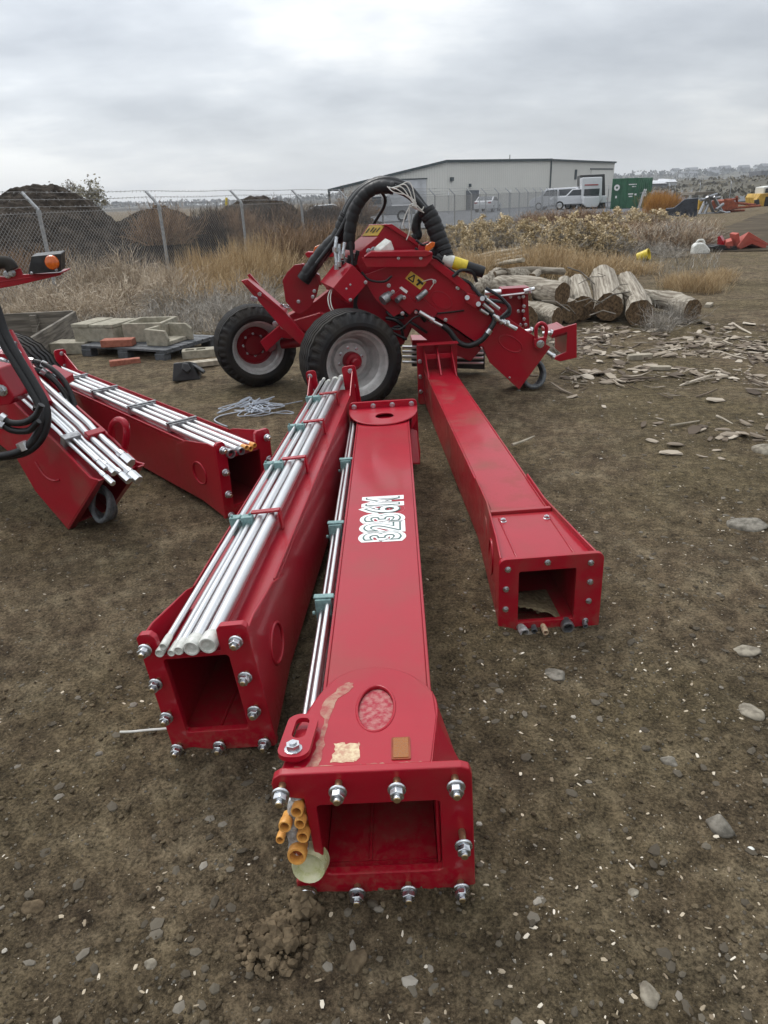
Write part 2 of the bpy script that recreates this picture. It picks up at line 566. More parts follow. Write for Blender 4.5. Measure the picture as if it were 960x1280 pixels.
def smooth_path(pts, n=8):
    """Catmull-Rom through the points"""
    P = [Vector(p) for p in pts]
    P = [P[0] * 2 - P[1]] + P + [P[-1] * 2 - P[-2]]
    out = []
    for i in range(1, len(P) - 2):
        for k in range(n):
            t = k / n
            a, b, c, d = P[i - 1], P[i], P[i + 1], P[i + 2]
            out.append(0.5 * ((2 * b) + (c - a) * t + (2 * a - 5 * b + 4 * c - d) * t * t + (3 * b - a - 3 * c + d) * t ** 3))
    out.append(P[-2])
    return out


#@@PART2
# ------------------------------------------------------------------ boom beams lying on the ground
def box_body(mb, x0, x1, z0, z1, y0, y1, t=0.011, mat=0, x0f=None, x1f=None, z1f=None):
    """hollow rectangular tube open at the near end, optional taper towards the far end"""
    x0f = x0 if x0f is None else x0f
    x1f = x1 if x1f is None else x1f
    z1f = z1 if z1f is None else z1f

    def wall(a, b, c, d, e, f, g, h):
        mb.hexa([a, b, c, d, e, f, g, h], mat)
    # left, right, bottom, top
    wall((x0, y0, z0), (x0 + t, y0, z0), (x0f + t, y1, z0), (x0f, y1, z0), (x0, y0, z1), (x0 + t, y0, z1), (x0f + t, y1, z1f), (x0f, y1, z1f))
    wall((x1 - t, y0, z0), (x1, y0, z0), (x1f, y1, z0), (x1f - t, y1, z0), (x1 - t, y0, z1), (x1, y0, z1), (x1f, y1, z1f), (x1f - t, y1, z1f))
    wall((x0 + t, y0, z0 + .002), (x1 - t, y0, z0 + .002), (x1f - t, y1, z0 + .002), (x0f + t, y1, z0 + .002), (x0 + t, y0, z0 + t), (x1 - t, y0, z0 + t), (x1f - t, y1, z0 + t), (x0f + t, y1, z0 + t))
    wall((x0 + t, y0, z1 - t), (x1 - t, y0, z1 - t), (x1f - t, y1, z1f - t), (x0f + t, y1, z1f - t), (x0 + t, y0, z1 - .002), (x1 - t, y0, z1 - .002), (x1f - t, y1, z1f - .002), (x0f + t, y1, z1f - .002))
    mb.box(x0f + t + .002, x1f - t - .002, y1 - .03, y1 - .02, z0 + t + .002, z1f - t - .002, None, mat)


def ring(mb, cx, cy, rx, ry, M, r=0.006, n=40, mat=0):
    pts = [M @ Vector((x, y, 0)) for x, y in ell(cx, cy, rx, ry, n)]
    mb.tube(pts + [pts[0]], r, 6, mat, caps=False)


def cap_ring(parent, pos, d, r, mat, name='end_cap', length=0.03):
    mb = MB()
    M = M_axis(pos, d)
    L = length
    mb.lathe([(r * 0.74, -0.01), (r * 0.74, L * 0.55), (r * 0.80, L), (r * 1.05, L), (r * 1.12, L * 0.85), (r * 1.12, L * 0.2), (r * 0.96, 0.0), (r * 0.96, -0.02)], M, 20, 0)
    mb.lathe([(0.0, L * 0.15), (r * 0.66, L * 0.15)], M, 20, 1)
    return mb.build(name, [mat, M_RUST if mat is M_ORCAP else M_BLACK], parent)


def solid_cap(parent, pos, d, r, mat, name='end_cap', length=0.03):
    mb = MB()
    M = M_axis(pos, d)
    mb.lathe([(r * 1.02, -0.03), (r * 1.12, -0.02), (r * 1.14, length * 0.8), (r * 1.02, length), (r * 0.8, length * 0.98), (r * 0.74, length * 0.8), (r * 0.3, length * 0.78), (0.0, length * 0.86)], M, 20, 0)
    return mb.build(name, mat, parent)


# ---- centre beam carrying the number
cb = thing('boom_beam', 'red boom beam with the number 3236M, lying nearest in the middle', 'boom beam', (-0.045, 1.338, -0.004), (0, rad(-1.6), rad(-1.25)), 'red boom beams lying on the dirt')
L = 3.42
mb = MB()
box_body(mb, -0.165, 0.168, 0.05, 0.372, 0.012, L, x0f=-0.178, x1f=0.182)
cbody = mb.build('beam_body', M_RED, cb, 0.006)
mb = MB()
outer = [(-0.255, 0.395), (-0.235, 0.372), (-0.180, 0.362), (-0.172, 0.105), (-0.205, 0.085), (-0.235, 0.060), (-0.235, 0.012), (-0.222, 0.0), (0.240, 0.0), (0.256, 0.016), (0.252, 0.420), (0.245, 0.440), (0.225, 0.448), (-0.232, 0.448), (-0.250, 0.436), (-0.257, 0.415)]
mb.plate(outer, [rrect(-0.150, 0.168, 0.083, 0.338, 0.012, 3)], M_XZ(0.012), 0.026)
cfl = mb.build('end_flange', M_RED, cb, 0.004)
mb = MB()
mb.box(-0.152, 0.155, 0.04, 1.6, 0.062, 0.066)
mb.tube([(-0.03, 0.04, 0.067), (-0.04, 1.6, 0.067)], 0.005, 6)
mb.build('beam_floor', M_REDM, cb)
for x in (-0.228, -0.085, 0.062, 0.208):
    bolt(cfl, (x, -0.014, 0.417), (0, -1, 0), 0.032)
bolt(cfl, (0.222, -0.014, 0.228), (0, -1, 0), 0.045)
for x in (-0.203, -0.068, 0.072, 0.215):
    bolt(cfl, (x, -0.014, 0.036), (0, -1, 0), 0.022)
# sloped collar plate with an oval hole, and folded side cheeks
mb = MB()
slope = math.atan2(0.437 - 0.380, 0.50)
Mc = Matrix.Translation((0, 0.014, 0.428)) @ Matrix.Rotation(-slope, 4, 'X')
colp = [(-0.232, 0.0), (0.150, 0.0), (0.176, 0.20), (0.172, 0.32), (0.120, 0.415), (0.07, 0.46), (0.0, 0.487), (-0.07, 0.475), (-0.125, 0.43), (-0.172, 0.33), (-0.215, 0.17)]
mb.plate(colp, [ell(0.004, 0.258, 0.052, 0.112, 36)], Mc, 0.010)
P = lambda x, y, z=0.0: Mc @ Vector((x, y, z))
mb.slab([P(0.151, 0.0, .0095), P(0.177, 0.20, .0095), P(0.172, 0.335, .0085), Vector((0.190, 0.325, 0.30)), Vector((0.247, 0.014, 0.33)), Vector((0.244, 0.014, 0.415))], (-0.004, 0.0, -0.008))
mb.slab([Vector((0.247, 0.014, 0.345)), Vector((0.188, 0.34, 0.30)), Vector((0.185, 0.34, 0.07)), Vector((0.250, 0.014, 0.02))], (-0.009, 0, 0))
mb.slab([P(-0.233, 0.0, .0095), P(-0.216, 0.17, .0095), P(-0.173, 0.33, .0095), Vector((-0.176, 0.33, 0.31)), Vector((-0.238, 0.014, 0.385))], (0.008, 0, -0.002))
wl = [Mc @ Vector((x, y, 0.002)) for x, y in colp[1:]]
mb.tube(smooth_path(wl, 4), 0.0055, 6)
ring(mb, 0.004, 0.258, 0.055, 0.115, Mc @ Matrix.Translation((0, 0, 0.009)), 0.005)
ccol = mb.build('collar_plate', M_RED, cb, 0.003)
mb = MB()
mb.plate(ell(0.004, 0.258, 0.051, 0.111, 36), [], Mc @ Matrix.Translation((0, 0, -0.012)), 0.012)
ov = mb.build('oval_recess', M_OVAL, ccol)
# tape residue, scuff band and reflector on the collar
for nm, pts, mt in (('tape_residue', [(-0.108, 0.022), (-0.05, 0.015), (-0.036, 0.024), (-0.032, 0.075), (-0.036, 0.095), (-0.06, 0.091), (-0.078, 0.097), (-0.105, 0.093), (-0.103, 0.06)], M_RESIDUE),
                    ('dusty_scuff', [(-0.168, 0.006), (-0.138, 0.008), (-0.132, 0.09), (-0.128, 0.20), (-0.118, 0.29), (-0.070, 0.37), (-0.064, 0.40), (-0.09, 0.40), (-0.135, 0.335), (-0.158, 0.27), (-0.142, 0.19), (-0.152, 0.10)], M_RESIDUE if False else M_SCUFF)):
    mb = MB()
    q = []
    for i, p in enumerate(pts):
        a, b2 = Vector(p), Vector(pts[(i + 1) % len(pts)])
        for t in (0, .25, .5, .75):
            w = a.lerp(b2, t)
            q.append((w.x + random.uniform(-.005, .005), w.y + random.uniform(-.005, .005)))
    mb.plate(q, [], Mc @ Matrix.Translation((0, 0, 0.0102)), 0.0006)
    mb.build(nm, mt, ccol)
mb = MB()
mb.plate(rrect(0.050, 0.100, 0.016, 0.108, 0.004, 2), [], Mc @ Matrix.Translation((0, 0, 0.0102)), 0.003, 1)
mb.plate(rrect(0.055, 0.095, 0.021, 0.103, 0.003, 2), [], Mc @ Matrix.Translation((0, 0, 0.0125)), 0.0025, 0)
mb.build('reflector', [M_REFL, M_RUST], ccol)
for x0, x1 in ((-0.20, -0.06), (-0.03, 0.04), (0.06, 0.13)):
    mb = MB()
    q = [(x0 + (x1 - x0) * i / 12, random.uniform(.0, .002)) for i in range(13)] + [(x1 - (x1 - x0) * i / 12, random.uniform(.003, .009)) for i in range(13)]
    mb.plate(q, [], Mc @ Matrix.Translation((0, 0, 0.0102)), 0.0005)
    mb.build('edge_wear', M_SCUFF, ccol)
# lifting ear with slot and bolt, left edge
mb = MB()
Me = Mc @ Matrix.Translation((-0.2, 0.0, 0.028)) @ Matrix.Rotation(rad(-4), 4, 'Z')
mb.plate(rrect(-0.047, 0.037, 0.005, 0.195, 0.034, 6), [rrect(-0.024, 0.014, 0.085, 0.176, 0.018, 5)], Me, 0.014)
mb.tube([Me @ Vector((-0.005, 0.04, 0.001)), Me @ Vector((-0.005, 0.04, -0.02))], 0.02, 12)
ear = mb.build('lifting_ear', M_RED, cb, 0.003)
small_bolt(ear, Me @ Vector((-0.006, 0.038, 0.014)), Me.to_3x3() @ Vector((0, 0, 1)), 0.019)
# number on the top face: reads towards the far end
def text_mesh(body, size, offset, sx=1.0, z=0.0, extr=0.0004, shear=0.0):
    cu = bpy.data.curves.new('lettering', 'FONT')
    cu.body = body
    cu.size = size
    cu.offset = offset
    cu.extrude = extr
    cu.align_x = 'CENTER'
    cu.align_y = 'CENTER'
    cu.resolution_u = 4
    o = bpy.data.objects.new('lettering', cu)
    COL.objects.link(o)
    bpy.context.view_layer.update()
    dg = bpy.context.evaluated_depsgraph_get()
    me = bpy.data.meshes.new_from_object(o.evaluated_get(dg))
    bpy.data.objects.remove(o)
    me.transform(Matrix.Diagonal((sx, 1, 1, 1)))
    return me


def put_text(name, body, size, M, mat, parent, offset=0.0, sx=1.0):
    me = text_mesh(body, size, offset, sx)
    me.transform(M)
    me.materials.clear()
    me.materials.append(mat)
    o = bpy.data.objects.new(name, me)
    COL.objects.link(o)
    o.parent = parent
    return o


ty = 1.665
zc = 0.3705
Mt = Matrix.Translation((0.02, ty, zc)) @ Matrix.Rotation(rad(90), 4, 'Z')
S = 0.228
k = 0.80
for nm, off, dz, mt in (('number_backing', 0.028, 0.0006, M_WHITE), ('number_outline', 0.0085, 0.0016, M_GREENINK), ('number_face', 0.0005, 0.0026, M_WHITE)):
    xs = [-0.196, -0.098, 0.0, 0.098, 0.200]
    for ch, x in zip('3236M', xs):
        put_text(nm if nm != 'number_backing' else 'number_backing', ch, S, Mt @ Matrix.Translation((x, 0, dz)) @ Matrix.Diagonal((k if ch != 'M' else k * 0.80, 1, 1, 1)), mt, cbody, off)
# tubes along the left side with clamps
mb = MB()
for x, z, r in ((-0.196, 0.345, 0.011), (-0.222, 0.318, 0.009), (-0.200, 0.292, 0.012), (-0.226, 0.262, 0.010), (-0.204, 0.226, 0.013), (-0.214, 0.165, 0.021)):
    mb = MB()
    mb.tube([(x, 0.012, z), (x, 1.0, z), (x - 0.004, 2.2, z), (x - 0.006, L + 0.03, z)], r, 10)
    mb.build('hydraulic_tube', M_CHROME, cb)
for y in (0.95, 1.62, 2.50):
    mb = MB()
    mb.box(-0.245, -0.182, y, y + 0.045, 0.190, 0.368)
    mb.box(-0.250, -0.172, y + 0.008, y + 0.037, 0.368, 0.376)
    mb.tube([(-0.25, y + 0.02, 0.30), (-0.262, y + 0.02, 0.30)], 0.009, 8)
    mb.build('tube_clamp', M_CLAMP, cb, 0.004)
# capped tube ends in the notch
for x, z, r in ((-0.195, 0.342, 0.018), (-0.192, 0.300, 0.017), (-0.232, 0.292, 0.019), (-0.190, 0.252, 0.019), (-0.250, 0.246, 0.013)):
    cap_ring(cb, (x, -0.012, z), (-0.05, -1, 0.22), r * .80, M_ORCAP, 'tube_end_cap', 0.03)
cap_ring(cb, (-0.212, -0.02, 0.192), (-0.05, -1, 0.22), 0.023, M_ORCAP, 'tube_end_cap', 0.03)
mb = MB()
for pts, r in (([(-0.20, 0.006, 0.368), (-0.212, 0.004, 0.31), (-0.222, 0.004, 0.25), (-0.214, 0.0, 0.16)], [0.02, 0.03, 0.033, 0.036]),):
    mb.tube(smooth_path(pts, 5), [0.015 + 0.012 * i / 15 + random.uniform(-.005, .005) for i in range(16)], 9)
mb.build('plastic_wrap', M_FILM, cb)
mb = MB()
Mq = M_axis((-0.190, -0.012, 0.128), (-0.05, -1, 0.25))
mb.lathe([(0.052, -0.02), (0.048, 0.01), (0.044, 0.022), (0.036, 0.018), (0.03, 0.006), (0.0, 0.004)], Mq, 20)
mb.build('tube_end_cap', M_YCAP, cb)
# far end flange with rounded wear plate
mb = MB()
mb.plate(rrect(-0.235, 0.245, 0.02, 0.455, 0.03, 4), [], M_XZ(L + 0.045), 0.022)
cff = mb.build('far_flange', M_RED, cb, 0.004)
for x in (-0.20, -0.065, 0.07, 0.205):
    small_bolt(cff, (x, L + 0.023, 0.425), (0, -1, 0), 0.015)
for z in (0.30, 0.16):
    small_bolt(cff, (0.215, L + 0.023, z), (0, -1, 0), 0.015)
mb = MB()
n = 16
half = [(0.235 * math.cos(math.pi * i / n), -0.30 * math.sin(math.pi * i / n) ** 0.75) for i in range(n + 1)]
slope2 = math.atan2(0.03, 0.3)
Mf = Matrix.Translation((0.005, L + 0.02, 0.402)) @ Matrix.Rotation(slope2, 4, 'X')
mb.plate([(x, y) for x, y in half], [ell(0.01, -0.155, 0.062, 0.05, 24)], Mf, 0.010)
mb.slab([Mf @ Vector((0.236, 0, 0.008)), Mf @ Vector((0.20, -0.16, 0.008)), Vector((0.20, L - 0.16, 0.30)), Vector((0.236, L + 0.022, 0.30))], (-0.008, 0, 0))
mb.tube([Mf @ Vector((x, y, 0.004)) for x, y in half], 0.007, 6)
mb.build('far_wear_plate', M_RED, cb, 0.003)
mb = MB()
mb.slab([(0.186, L - 0.02, 0.26), (0.235, L - 0.02, 0.24), (0.250, L - 0.10, 0.12), (0.24, L - 0.20, 0.06), (0.19, L - 0.22, 0.07)], (0.0, 0.0, -0.012))
mb.build('side_bracket', M_REDM, cb, 0.003)


# ---- beams with a bundle of bare tubes on the top face
def tube_beam(root, L, caps, clamp_ys, tubes, oval=True, far=True, red_bar=True):
    mb = MB()
    box_body(mb, -0.165, 0.165, 0.035, 0.385, 0.012, L)
    for sx in (-1, 1):
        mb.box(*(sorted((sx * 0.166, sx * 0.157))), 0.45, L - 0.05, 0.386, 0.408)
    body = mb.build('beam_body', M_RED, root, 0.005)
    mb = MB()
    outer = [(-0.188, 0.012), (-0.176, 0.0), (0.178, 0.0), (0.190, 0.012), (0.188, 0.490), (0.175, 0.503), (0.100, 0.503), (0.086, 0.490), (0.083, 0.412), (-0.120, 0.412), (-0.124, 0.480), (-0.138, 0.495), (-0.172, 0.495), (-0.186, 0.482)]
    mb.plate(outer, [rrect(-0.118, 0.105, 0.085, 0.392, 0.01, 3)], M_XZ(0.012), 0.026)
    fl = mb.build('end_flange', M_REDM if caps == 'plain' else M_RED, root, 0.004)
    for x, z in ((-0.155, 0.452), (-0.157, 0.315), (-0.158, 0.175), (-0.158, 0.035), (0.152, 0.455), (0.150, 0.315), (0.150, 0.175), (0.155, 0.035), (-0.005, 0.036)):
        bolt(fl, (x, -0.014, z), (0, -1, 0), 0.022)
    # flared cheeks, each with an embossed oval
    for sx in (-1, 1):
        mb = MB()
        mb.slab([(sx * 0.184, 0.013, 0.47), (sx * 0.184, 0.013, 0.02), (sx * 0.172, 0.42, 0.06), (sx * 0.171, 0.62, 0.20), (sx * 0.171, 0.56, 0.36), (sx * 0.173, 0.40, 0.42), (sx * 0.182, 0.10, 0.47)], (-sx * 0.008, 0, 0))
        if oval:
            Mo = Matrix.Translation((sx * 0.180, 0, 0)) @ M_YZ(0)
            ring(mb, 0.26, 0.24, 0.085, 0.07, Mo, 0.007)
        mb.build('cheek_plate', M_RED, root, 0.003)
    # tubes
    for x, z, r in tubes:
        mb = MB()
        w = random.uniform(-.006, .006)
        mb.tube([(x, 0.0, z), (x, 0.5, z), (x + w, 1.6, z), (x, L - 0.1, z), (x + w, L + 0.12, z)], r, 12)
        mb.build('hydraulic_tube', M_CHROME, root)
        d = (random.uniform(-.03, .03), -1, random.uniform(-.02, .02))
        if caps == 'white':
            solid_cap(root, (x, -0.006, z), d, r * 1.12, M_CLEARCAP, 'tube_end_cap', 0.03)
            solid_cap(root, (x + w, L + 0.12, z), (0, 1, 0), r * 1.05, M_CLEARCAP, 'tube_end_cap', 0.025)
        else:
            cap_ring(root, (x, -0.006, z), d, r * 1.18, M_ORCAP if x > -0.03 else M_STEEL, 'tube_end_cap', 0.03)
    xs = sorted(t[0] for t in tubes)
    big = [t for t in tubes if t[2] > 0.016]
    sml = [t for t in tubes if t[2] <= 0.016]
    for y in clamp_ys:
        mb = MB()
        g = sml if red_bar else tubes
        xa, xb = min(t[0] for t in g) - 0.022, max(t[0] for t in g) + 0.02
        zt = max(t[1] + t[2] for t in g) + 0.006
        xm = (xa + xb) / 2
        if red_bar:
            mb.box(xa, xm - .003, y, y + 0.04, 0.387, zt)
            mb.box(xm + .003, xb, y - 0.012, y + 0.03, 0.387, zt + .002)
        else:
            mb.box(xa, xb, y, y + 0.05, 0.387, zt)
            mb.box(xa - 0.01, xb + 0.01, y + 0.012, y + 0.036, zt, zt + 0.010)
        mb.tube([(xa + 0.012, y + 0.015, zt), (xa + 0.012, y + 0.015, zt + 0.012)], 0.007, 6)
        mb.tube([(xb - 0.012, y + 0.015, zt), (xb - 0.012, y + 0.015, zt + 0.012)], 0.007, 6)
        mb.build('tube_clamp', M_CLAMP if red_bar else M_STEEL, root, 0.004)
        if red_bar:
            mb = MB()
            xa, xb = min(t[0] - t[2] for t in big) - 0.012, max(t[0] + t[2] for t in big) + 0.018
            zt = max(t[1] + t[2] for t in big) + 0.002
            mb.box(xa, xb, y + 0.02, y + 0.05, zt, zt + 0.012)
            mb.box(xb - 0.010, xb, y + 0.016, y + 0.054, 0.387, zt - 0.002)
            mb.build('clamp_bar', M_RED, root, 0.003)
    if far:
        mb = MB()
        for x0, x1 in ((-0.20, -0.12), (0.085, 0.195)):
            mb.plate(rrect(x0, x1, 0.04, 0.56, 0.025, 3), [], M_XZ(L + 0.03), 0.02)
        mb.plate(rrect(-0.119, 0.084, 0.04, 0.38, 0.01, 2), [], M_XZ(L + 0.028), 0.018)
        for sx in (-1, 1):
            mb.slab([(sx * 0.166, L - 0.36, 0.386), (sx * 0.168, L + 0.006, 0.386), (sx * 0.172, L + 0.006, 0.53)], (-sx * 0.009, 0, 0))
        ff = mb.build('far_flange', M_RED, root, 0.004)
        for x, z in ((-0.17, 0.52), (0.15, 0.52), (0.155, 0.40), (-0.17, 0.4)):
            small_bolt(ff, (x, L + 0.01, z), (0, -1, 0), 0.016)
    return body


lb = thing('boom_beam', 'red boom beam topped with bare tubes in white end caps, left of the numbered beam', 'boom beam', (-0.588, 1.905, 0.012), (0, rad(-6.0), rad(-4.6)), 'red boom beams lying on the dirt')
tube_beam(lb, 3.45, 'white', (0.92, 1.62, 2.30, 2.98), [(-0.112, 0.432, 0.012), (-0.092, 0.458, 0.010), (-0.072, 0.430, 0.010), (-0.046, 0.436, 0.013), (-0.002, 0.440, 0.022), (0.055, 0.446, 0.024)])
mb = MB()
mb.box(-0.152, 0.152, 0.04, 1.6, 0.047, 0.051)
mb.tube([(-0.02, 0.04, 0.052), (0.02, 1.6, 0.052)], 0.006, 6)
mb.build('beam_floor', M_REDM, lb)
lbx = MB()
lbx.box(-0.14, -0.06, 0.02, 0.25, 0.417, 0.421)
lbx.build('recess_floor', M_RED, lb, 0.003)

bb = thing('boom_beam', 'red boom beam with tubes and steel clamps on top, lying askew behind the left arm', 'boom beam', (-0.835, 4.005, -0.012), (0, 0, rad(41.0)), 'red boom beams lying on the dirt')
tube_beam(bb, 3.5, 'ring', (0.72, 1.35, 2.05, 2.7), [(-0.10, 0.416, 0.022), (-0.030, 0.414, 0.018), (0.005, 0.428, 0.012), (0.032, 0.414, 0.013), (0.062, 0.428, 0.011)], red_bar=False)

# ---- right beam, bare, seen over its open end
rb = thing('boom_beam', 'plain red boom beam without tubes, dirt spilling in its open end, on the right', 'boom beam', (0.695, 2.585, -0.006), (0, rad(-1.0), rad(2.3)), 'red boom beams lying on the dirt')
L = 3.72
mb = MB()
box_body(mb, -0.142, 0.142, 0.02, 0.318, 0.012, 0.53, x0f=-0.142, x1f=0.142)
box_body(mb, -0.146, 0.146, 0.02, 0.332, 0.53, L, x0f=-0.130, x1f=0.130, z1f=0.330)
mb.slab([(-0.125, L - 0.36, 0.331), (-0.125, L, 0.331), (-0.125, L, 0.53), ], (0.010, 0, 0))
mb.slab([(0.125, L - 0.36, 0.331), (0.125, L, 0.331), (0.125, L, 0.53), ], (-0.010, 0, 0))
rbody = mb.build('beam_body', M_REDM, rb, 0.005)
mb = MB()
mb.plate(rrect(-0.215, 0.232, 0.0, 0.362, 0.03, 4, (0, 0, 1, 1)), [rrect(-0.130, 0.116, 0.045, 0.298, 0.008, 2)], M_XZ(0.012), 0.024)
rfl = mb.build('end_flange', M_REDM, rb, 0.004)
for x, z in ((-0.178, 0.315), (-0.01, 0.335), (0.175, 0.318), (-0.185, 0.22), (0.178, 0.225), (-0.185, 0.12), (0.178, 0.13), (0.17, 0.03)):
    small_bolt(rfl, (x, -0.012, z), (0, -1, 0), 0.011)
for sx in (-1, 1):
    mb = MB()
    mb.slab([(sx * 0.208, 0.013, 0.358), (sx * 0.208, 0.013, 0.015), (sx * 0.150, 0.62, 0.030), (sx * 0.147, 1.02, 0.09), (sx * 0.147, 0.96, 0.352), (sx * 0.150, 0.62, 0.352), (sx * 0.185, 0.22, 0.358)], (-sx * 0.009, 0, 0))
    for (yy, ry) in ((0.34, 0.075), (0.60, 0.075)):
        xx = 0.183 if yy < 0.5 else 0.157
        sl = math.atan2(0.058, 0.6) if yy < 0.62 else 0
        Mo = Matrix.Translation((sx * xx, 0, 0)) @ M_YZ(0)
        pts = []
        for (a, b2) in ell(yy, 0.19, 0.075, 0.085, 32):
            xq = 0.208 - (a - 0.013) * 0.058 / 0.607
            pts.append(Vector((sx * (xq + 0.001), a, b2)))
        mb.tube(pts + [pts[0]], 0.007, 6, 0, caps=False)
    mb.build('cheek_plate', M_REDM, rb, 0.003)
mb = MB()
mb.slab([(-0.158, 0.50, 0.322), (0.158, 0.50, 0.322), (0.198, 0.03, 0.322), (-0.198, 0.03, 0.322)], (0, 0, 0.008))
mb.box(-0.150, 0.150, 0.505, 0.53, 0.319, 0.346)
mb.tube([(-0.120, 0.46, 0.331), (-0.125, 0.03, 0.331)], 0.005, 6)
mb.tube([(0.120, 0.46, 0.331), (0.125, 0.03, 0.331)], 0.005, 6)
rtp = mb.build('cover_plate', M_RED, rb, 0.003)
for x in (-0.105, 0.105):
    small_bolt(rtp, (x, 0.425, 0.330), (0, 0, 1), 0.013)
# far flange with webs
mb = MB()
mb.plate(rrect(-0.185, 0.180, 0.0, 0.560, 0.03, 4), [], M_XZ(L + 0.03), 0.024)
mb.box(-0.185, 0.180, L - 0.09, L + 0.004, 0.555, 0.565)
mb.slab([(-0.012, L - 0.30, 0.334), (-0.012, L + 0.003, 0.334), (-0.012, L + 0.003, 0.535), (-0.012, L - 0.02, 0.535)], (0.014, 0, 0))
mb.box(-0.114, -0.014, L - 0.07, L - 0.058, 0.43, 0.475)
mb.box(0.004, 0.114, L - 0.07, L - 0.058, 0.43, 0.475)
rff = mb.build('far_flange', M_RED, rb, 0.004)
for z in (0.12, 0.26, 0.40):
    small_bolt(rff, (-0.16, L + 0.006, z), (0, -1, 0), 0.016)
# dirt drifted into the open end, a thing of its own
mb = MB()
nn = 14
V, F = [], []
for i in range(nn):
    for j in range(nn):
        u, v = i / (nn - 1), j / (nn - 1)
        x = -0.129 + 0.20 * u
        y = 0.005 + 0.26 * v
        h = max(0.0, (0.075 * (1 - v) ** 0.7 + 0.02) * (1 - u) ** 0.6 - 0.01 + random.uniform(-.006, .006)) * (0 if i == nn - 1 or j == nn - 1 else 1)
        V.append((x, y, 0.033 + h))
for i in range(nn - 1):
    for j in range(nn - 1):
        a = i * nn + j
        F.append((a, a + nn, a + nn + 1, a + 1))
mb.add(V, F, 0, True)
mb.add([(-0.129, 0.005, 0.031), (0.071, 0.005, 0.031), (0.071, 0.265, 0.031), (-0.129, 0.265, 0.031)], [(0, 1, 2, 3)])
for i in range(14):
    x, y = random.uniform(-0.11, 0.05), random.uniform(0.0, 0.2)
    r = random.uniform(0.006, 0.016)
    M = Matrix.Translation((x, y, 0.034 + max(0, 0.06 * (1 - (x + .129) / .2) * (1 - y / .26)))) @ Matrix.Diagonal((1, 1, 0.7, 1))
    mb.lathe([(0, -r), (r * .8, -r * .5), (r, 0), (r * .75, r * .6), (0, r)], M, 6)
so = mb.build('dirt_pile', M_SOIL)
so.matrix_world = Matrix.LocRotScale(rb.location, rb.rotation_euler, None)
tag(so, 'small pile of dirt and pebbles inside the open end of the plain right beam', 'dirt')
# stray tube ends poking out from under the flange
for i, (x, r, mt, ln) in enumerate(((-0.115, 0.019, M_FILM, 0.04), (-0.060, 0.012, M_GREYHOSE, 0.03), (-0.018, 0.012, M_RESIDUE, 0.045), (0.085, 0.025, M_STEEL, 0.03), (0.165, 0.010, M_STEEL, 0.02))):
    cap_ring(rb, (x, -0.02, 0.016 + r * 0.3), (random.uniform(-.2, .2), -1, -0.05), r, mt, 'tube_end_cap', ln)
# ------------------------------------------------------------------ the wheeled boom machines
def px(poly, y):
    return [D(a, b, y) for a, b in poly]


def wheel(parent, c, nrm, inner=False, RS=1.03):
    """wheel = rim mesh with tyre, disc and hub under it; nrm points to the side that is seen"""
    M = M_axis(c, nrm) @ Matrix.Diagonal((RS, RS, RS, 1))
    rim = MB()
    W = 0.185
    rim.lathe([(0.282, W + 0.004), (0.288, W - 0.004), (0.282, W - 0.016), (0.262, W - 0.022), (0.248, W - 0.06), (0.228, W - 0.075), (0.222, W - 0.13), (0.205, W - 0.15), (0.200, W - 0.19)] +
              [(0.200, -W + 0.10), (0.215, -W + 0.09), (0.24, -W + 0.03), (0.264, -W + 0.02), (0.286, -W + 0.004), (0.280, -W - 0.004)], M, 56)
    if not inner:
        rim.lathe([(0.200, W - 0.188), (0.185, W - 0.215), (0.168, W - 0.212), (0.150, W - 0.185), (0.075, W - 0.180), (0.0, W - 0.180)], M, 48)
    ro = rim.build('wheel', M_RIM, parent)
    # tyre with zigzag grooves and shoulder lugs
    prof = [(0.280, -W), (0.292, -W - 0.012), (0.318, -W - 0.022), (0.345, -W - 0.018), (0.385, -W + 0.002), (0.408, -W + 0.022), (0.418, -W + 0.034)]
    tread = []
    xs = [-0.136, -0.090, -0.046, 0.0, 0.046, 0.090, 0.136]
    gl = []
    for i, h in enumerate(xs):
        gl += [(h - 0.011, 0), (h - 0.005, 1), (h + 0.005, 1), (h + 0.011, 0)]
    for h, g in gl:
        rr = 0.434 - 0.012 * (h / 0.15) ** 2 - (0.013 if g else 0)
        tread.append((rr, h))
    prof2 = prof + tread + [(r, -h) for r, h in reversed(prof)]
    i0, i1 = len(prof), len(prof) + len(tread)
    N = 144

    def warp(i, j, r, h):
        if i0 <= i < i1:
            h2 = h + 0.008 * (abs(((j * 24 / N) % 1.0) - 0.5) * 4 - 1)
            return r, h2
        if r > 0.36 and (j % 4) in (0, 1):
            return r - 0.011, h
        return r, h
    t = MB()
    t.lathe(prof2, M, N, 0, False, warp)
    to = t.build('tyre', M_TYRE, ro)
    hub = MB()
    if inner:
        hub.lathe([(0.222, 0.0), (0.205, 0.004), (0.195, 0.0), (0.190, -0.045), (0.12, -0.05), (0.10, -0.02), (0.0, -0.015)], M, 40)
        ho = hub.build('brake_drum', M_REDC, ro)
        for i in range(8):
            a = i * math.pi / 4
            small_bolt(ho, M @ Vector((0.118 * math.cos(a), 0.118 * math.sin(a), -0.045)), nrm, 0.011)
    else:
        hub.lathe([(0.078, W - 0.181), (0.078, W - 0.11), (0.068, W - 0.092), (0.042, W - 0.088), (0.040, W - 0.04), (0.03, W - 0.03), (0.0, W - 0.03)], M, 32)
        ho = hub.build('hub', M_REDC, ro)
        for i in range(8):
            a = i * math.pi / 4 + 0.2
            small_bolt(ro, M @ Vector((0.105, 0, 0)).xyz if False else M @ Vector((0.105 * math.cos(a), 0.112 * math.sin(a), W - 0.182)), nrm, 0.012, 'wheel_nut')
    return ro


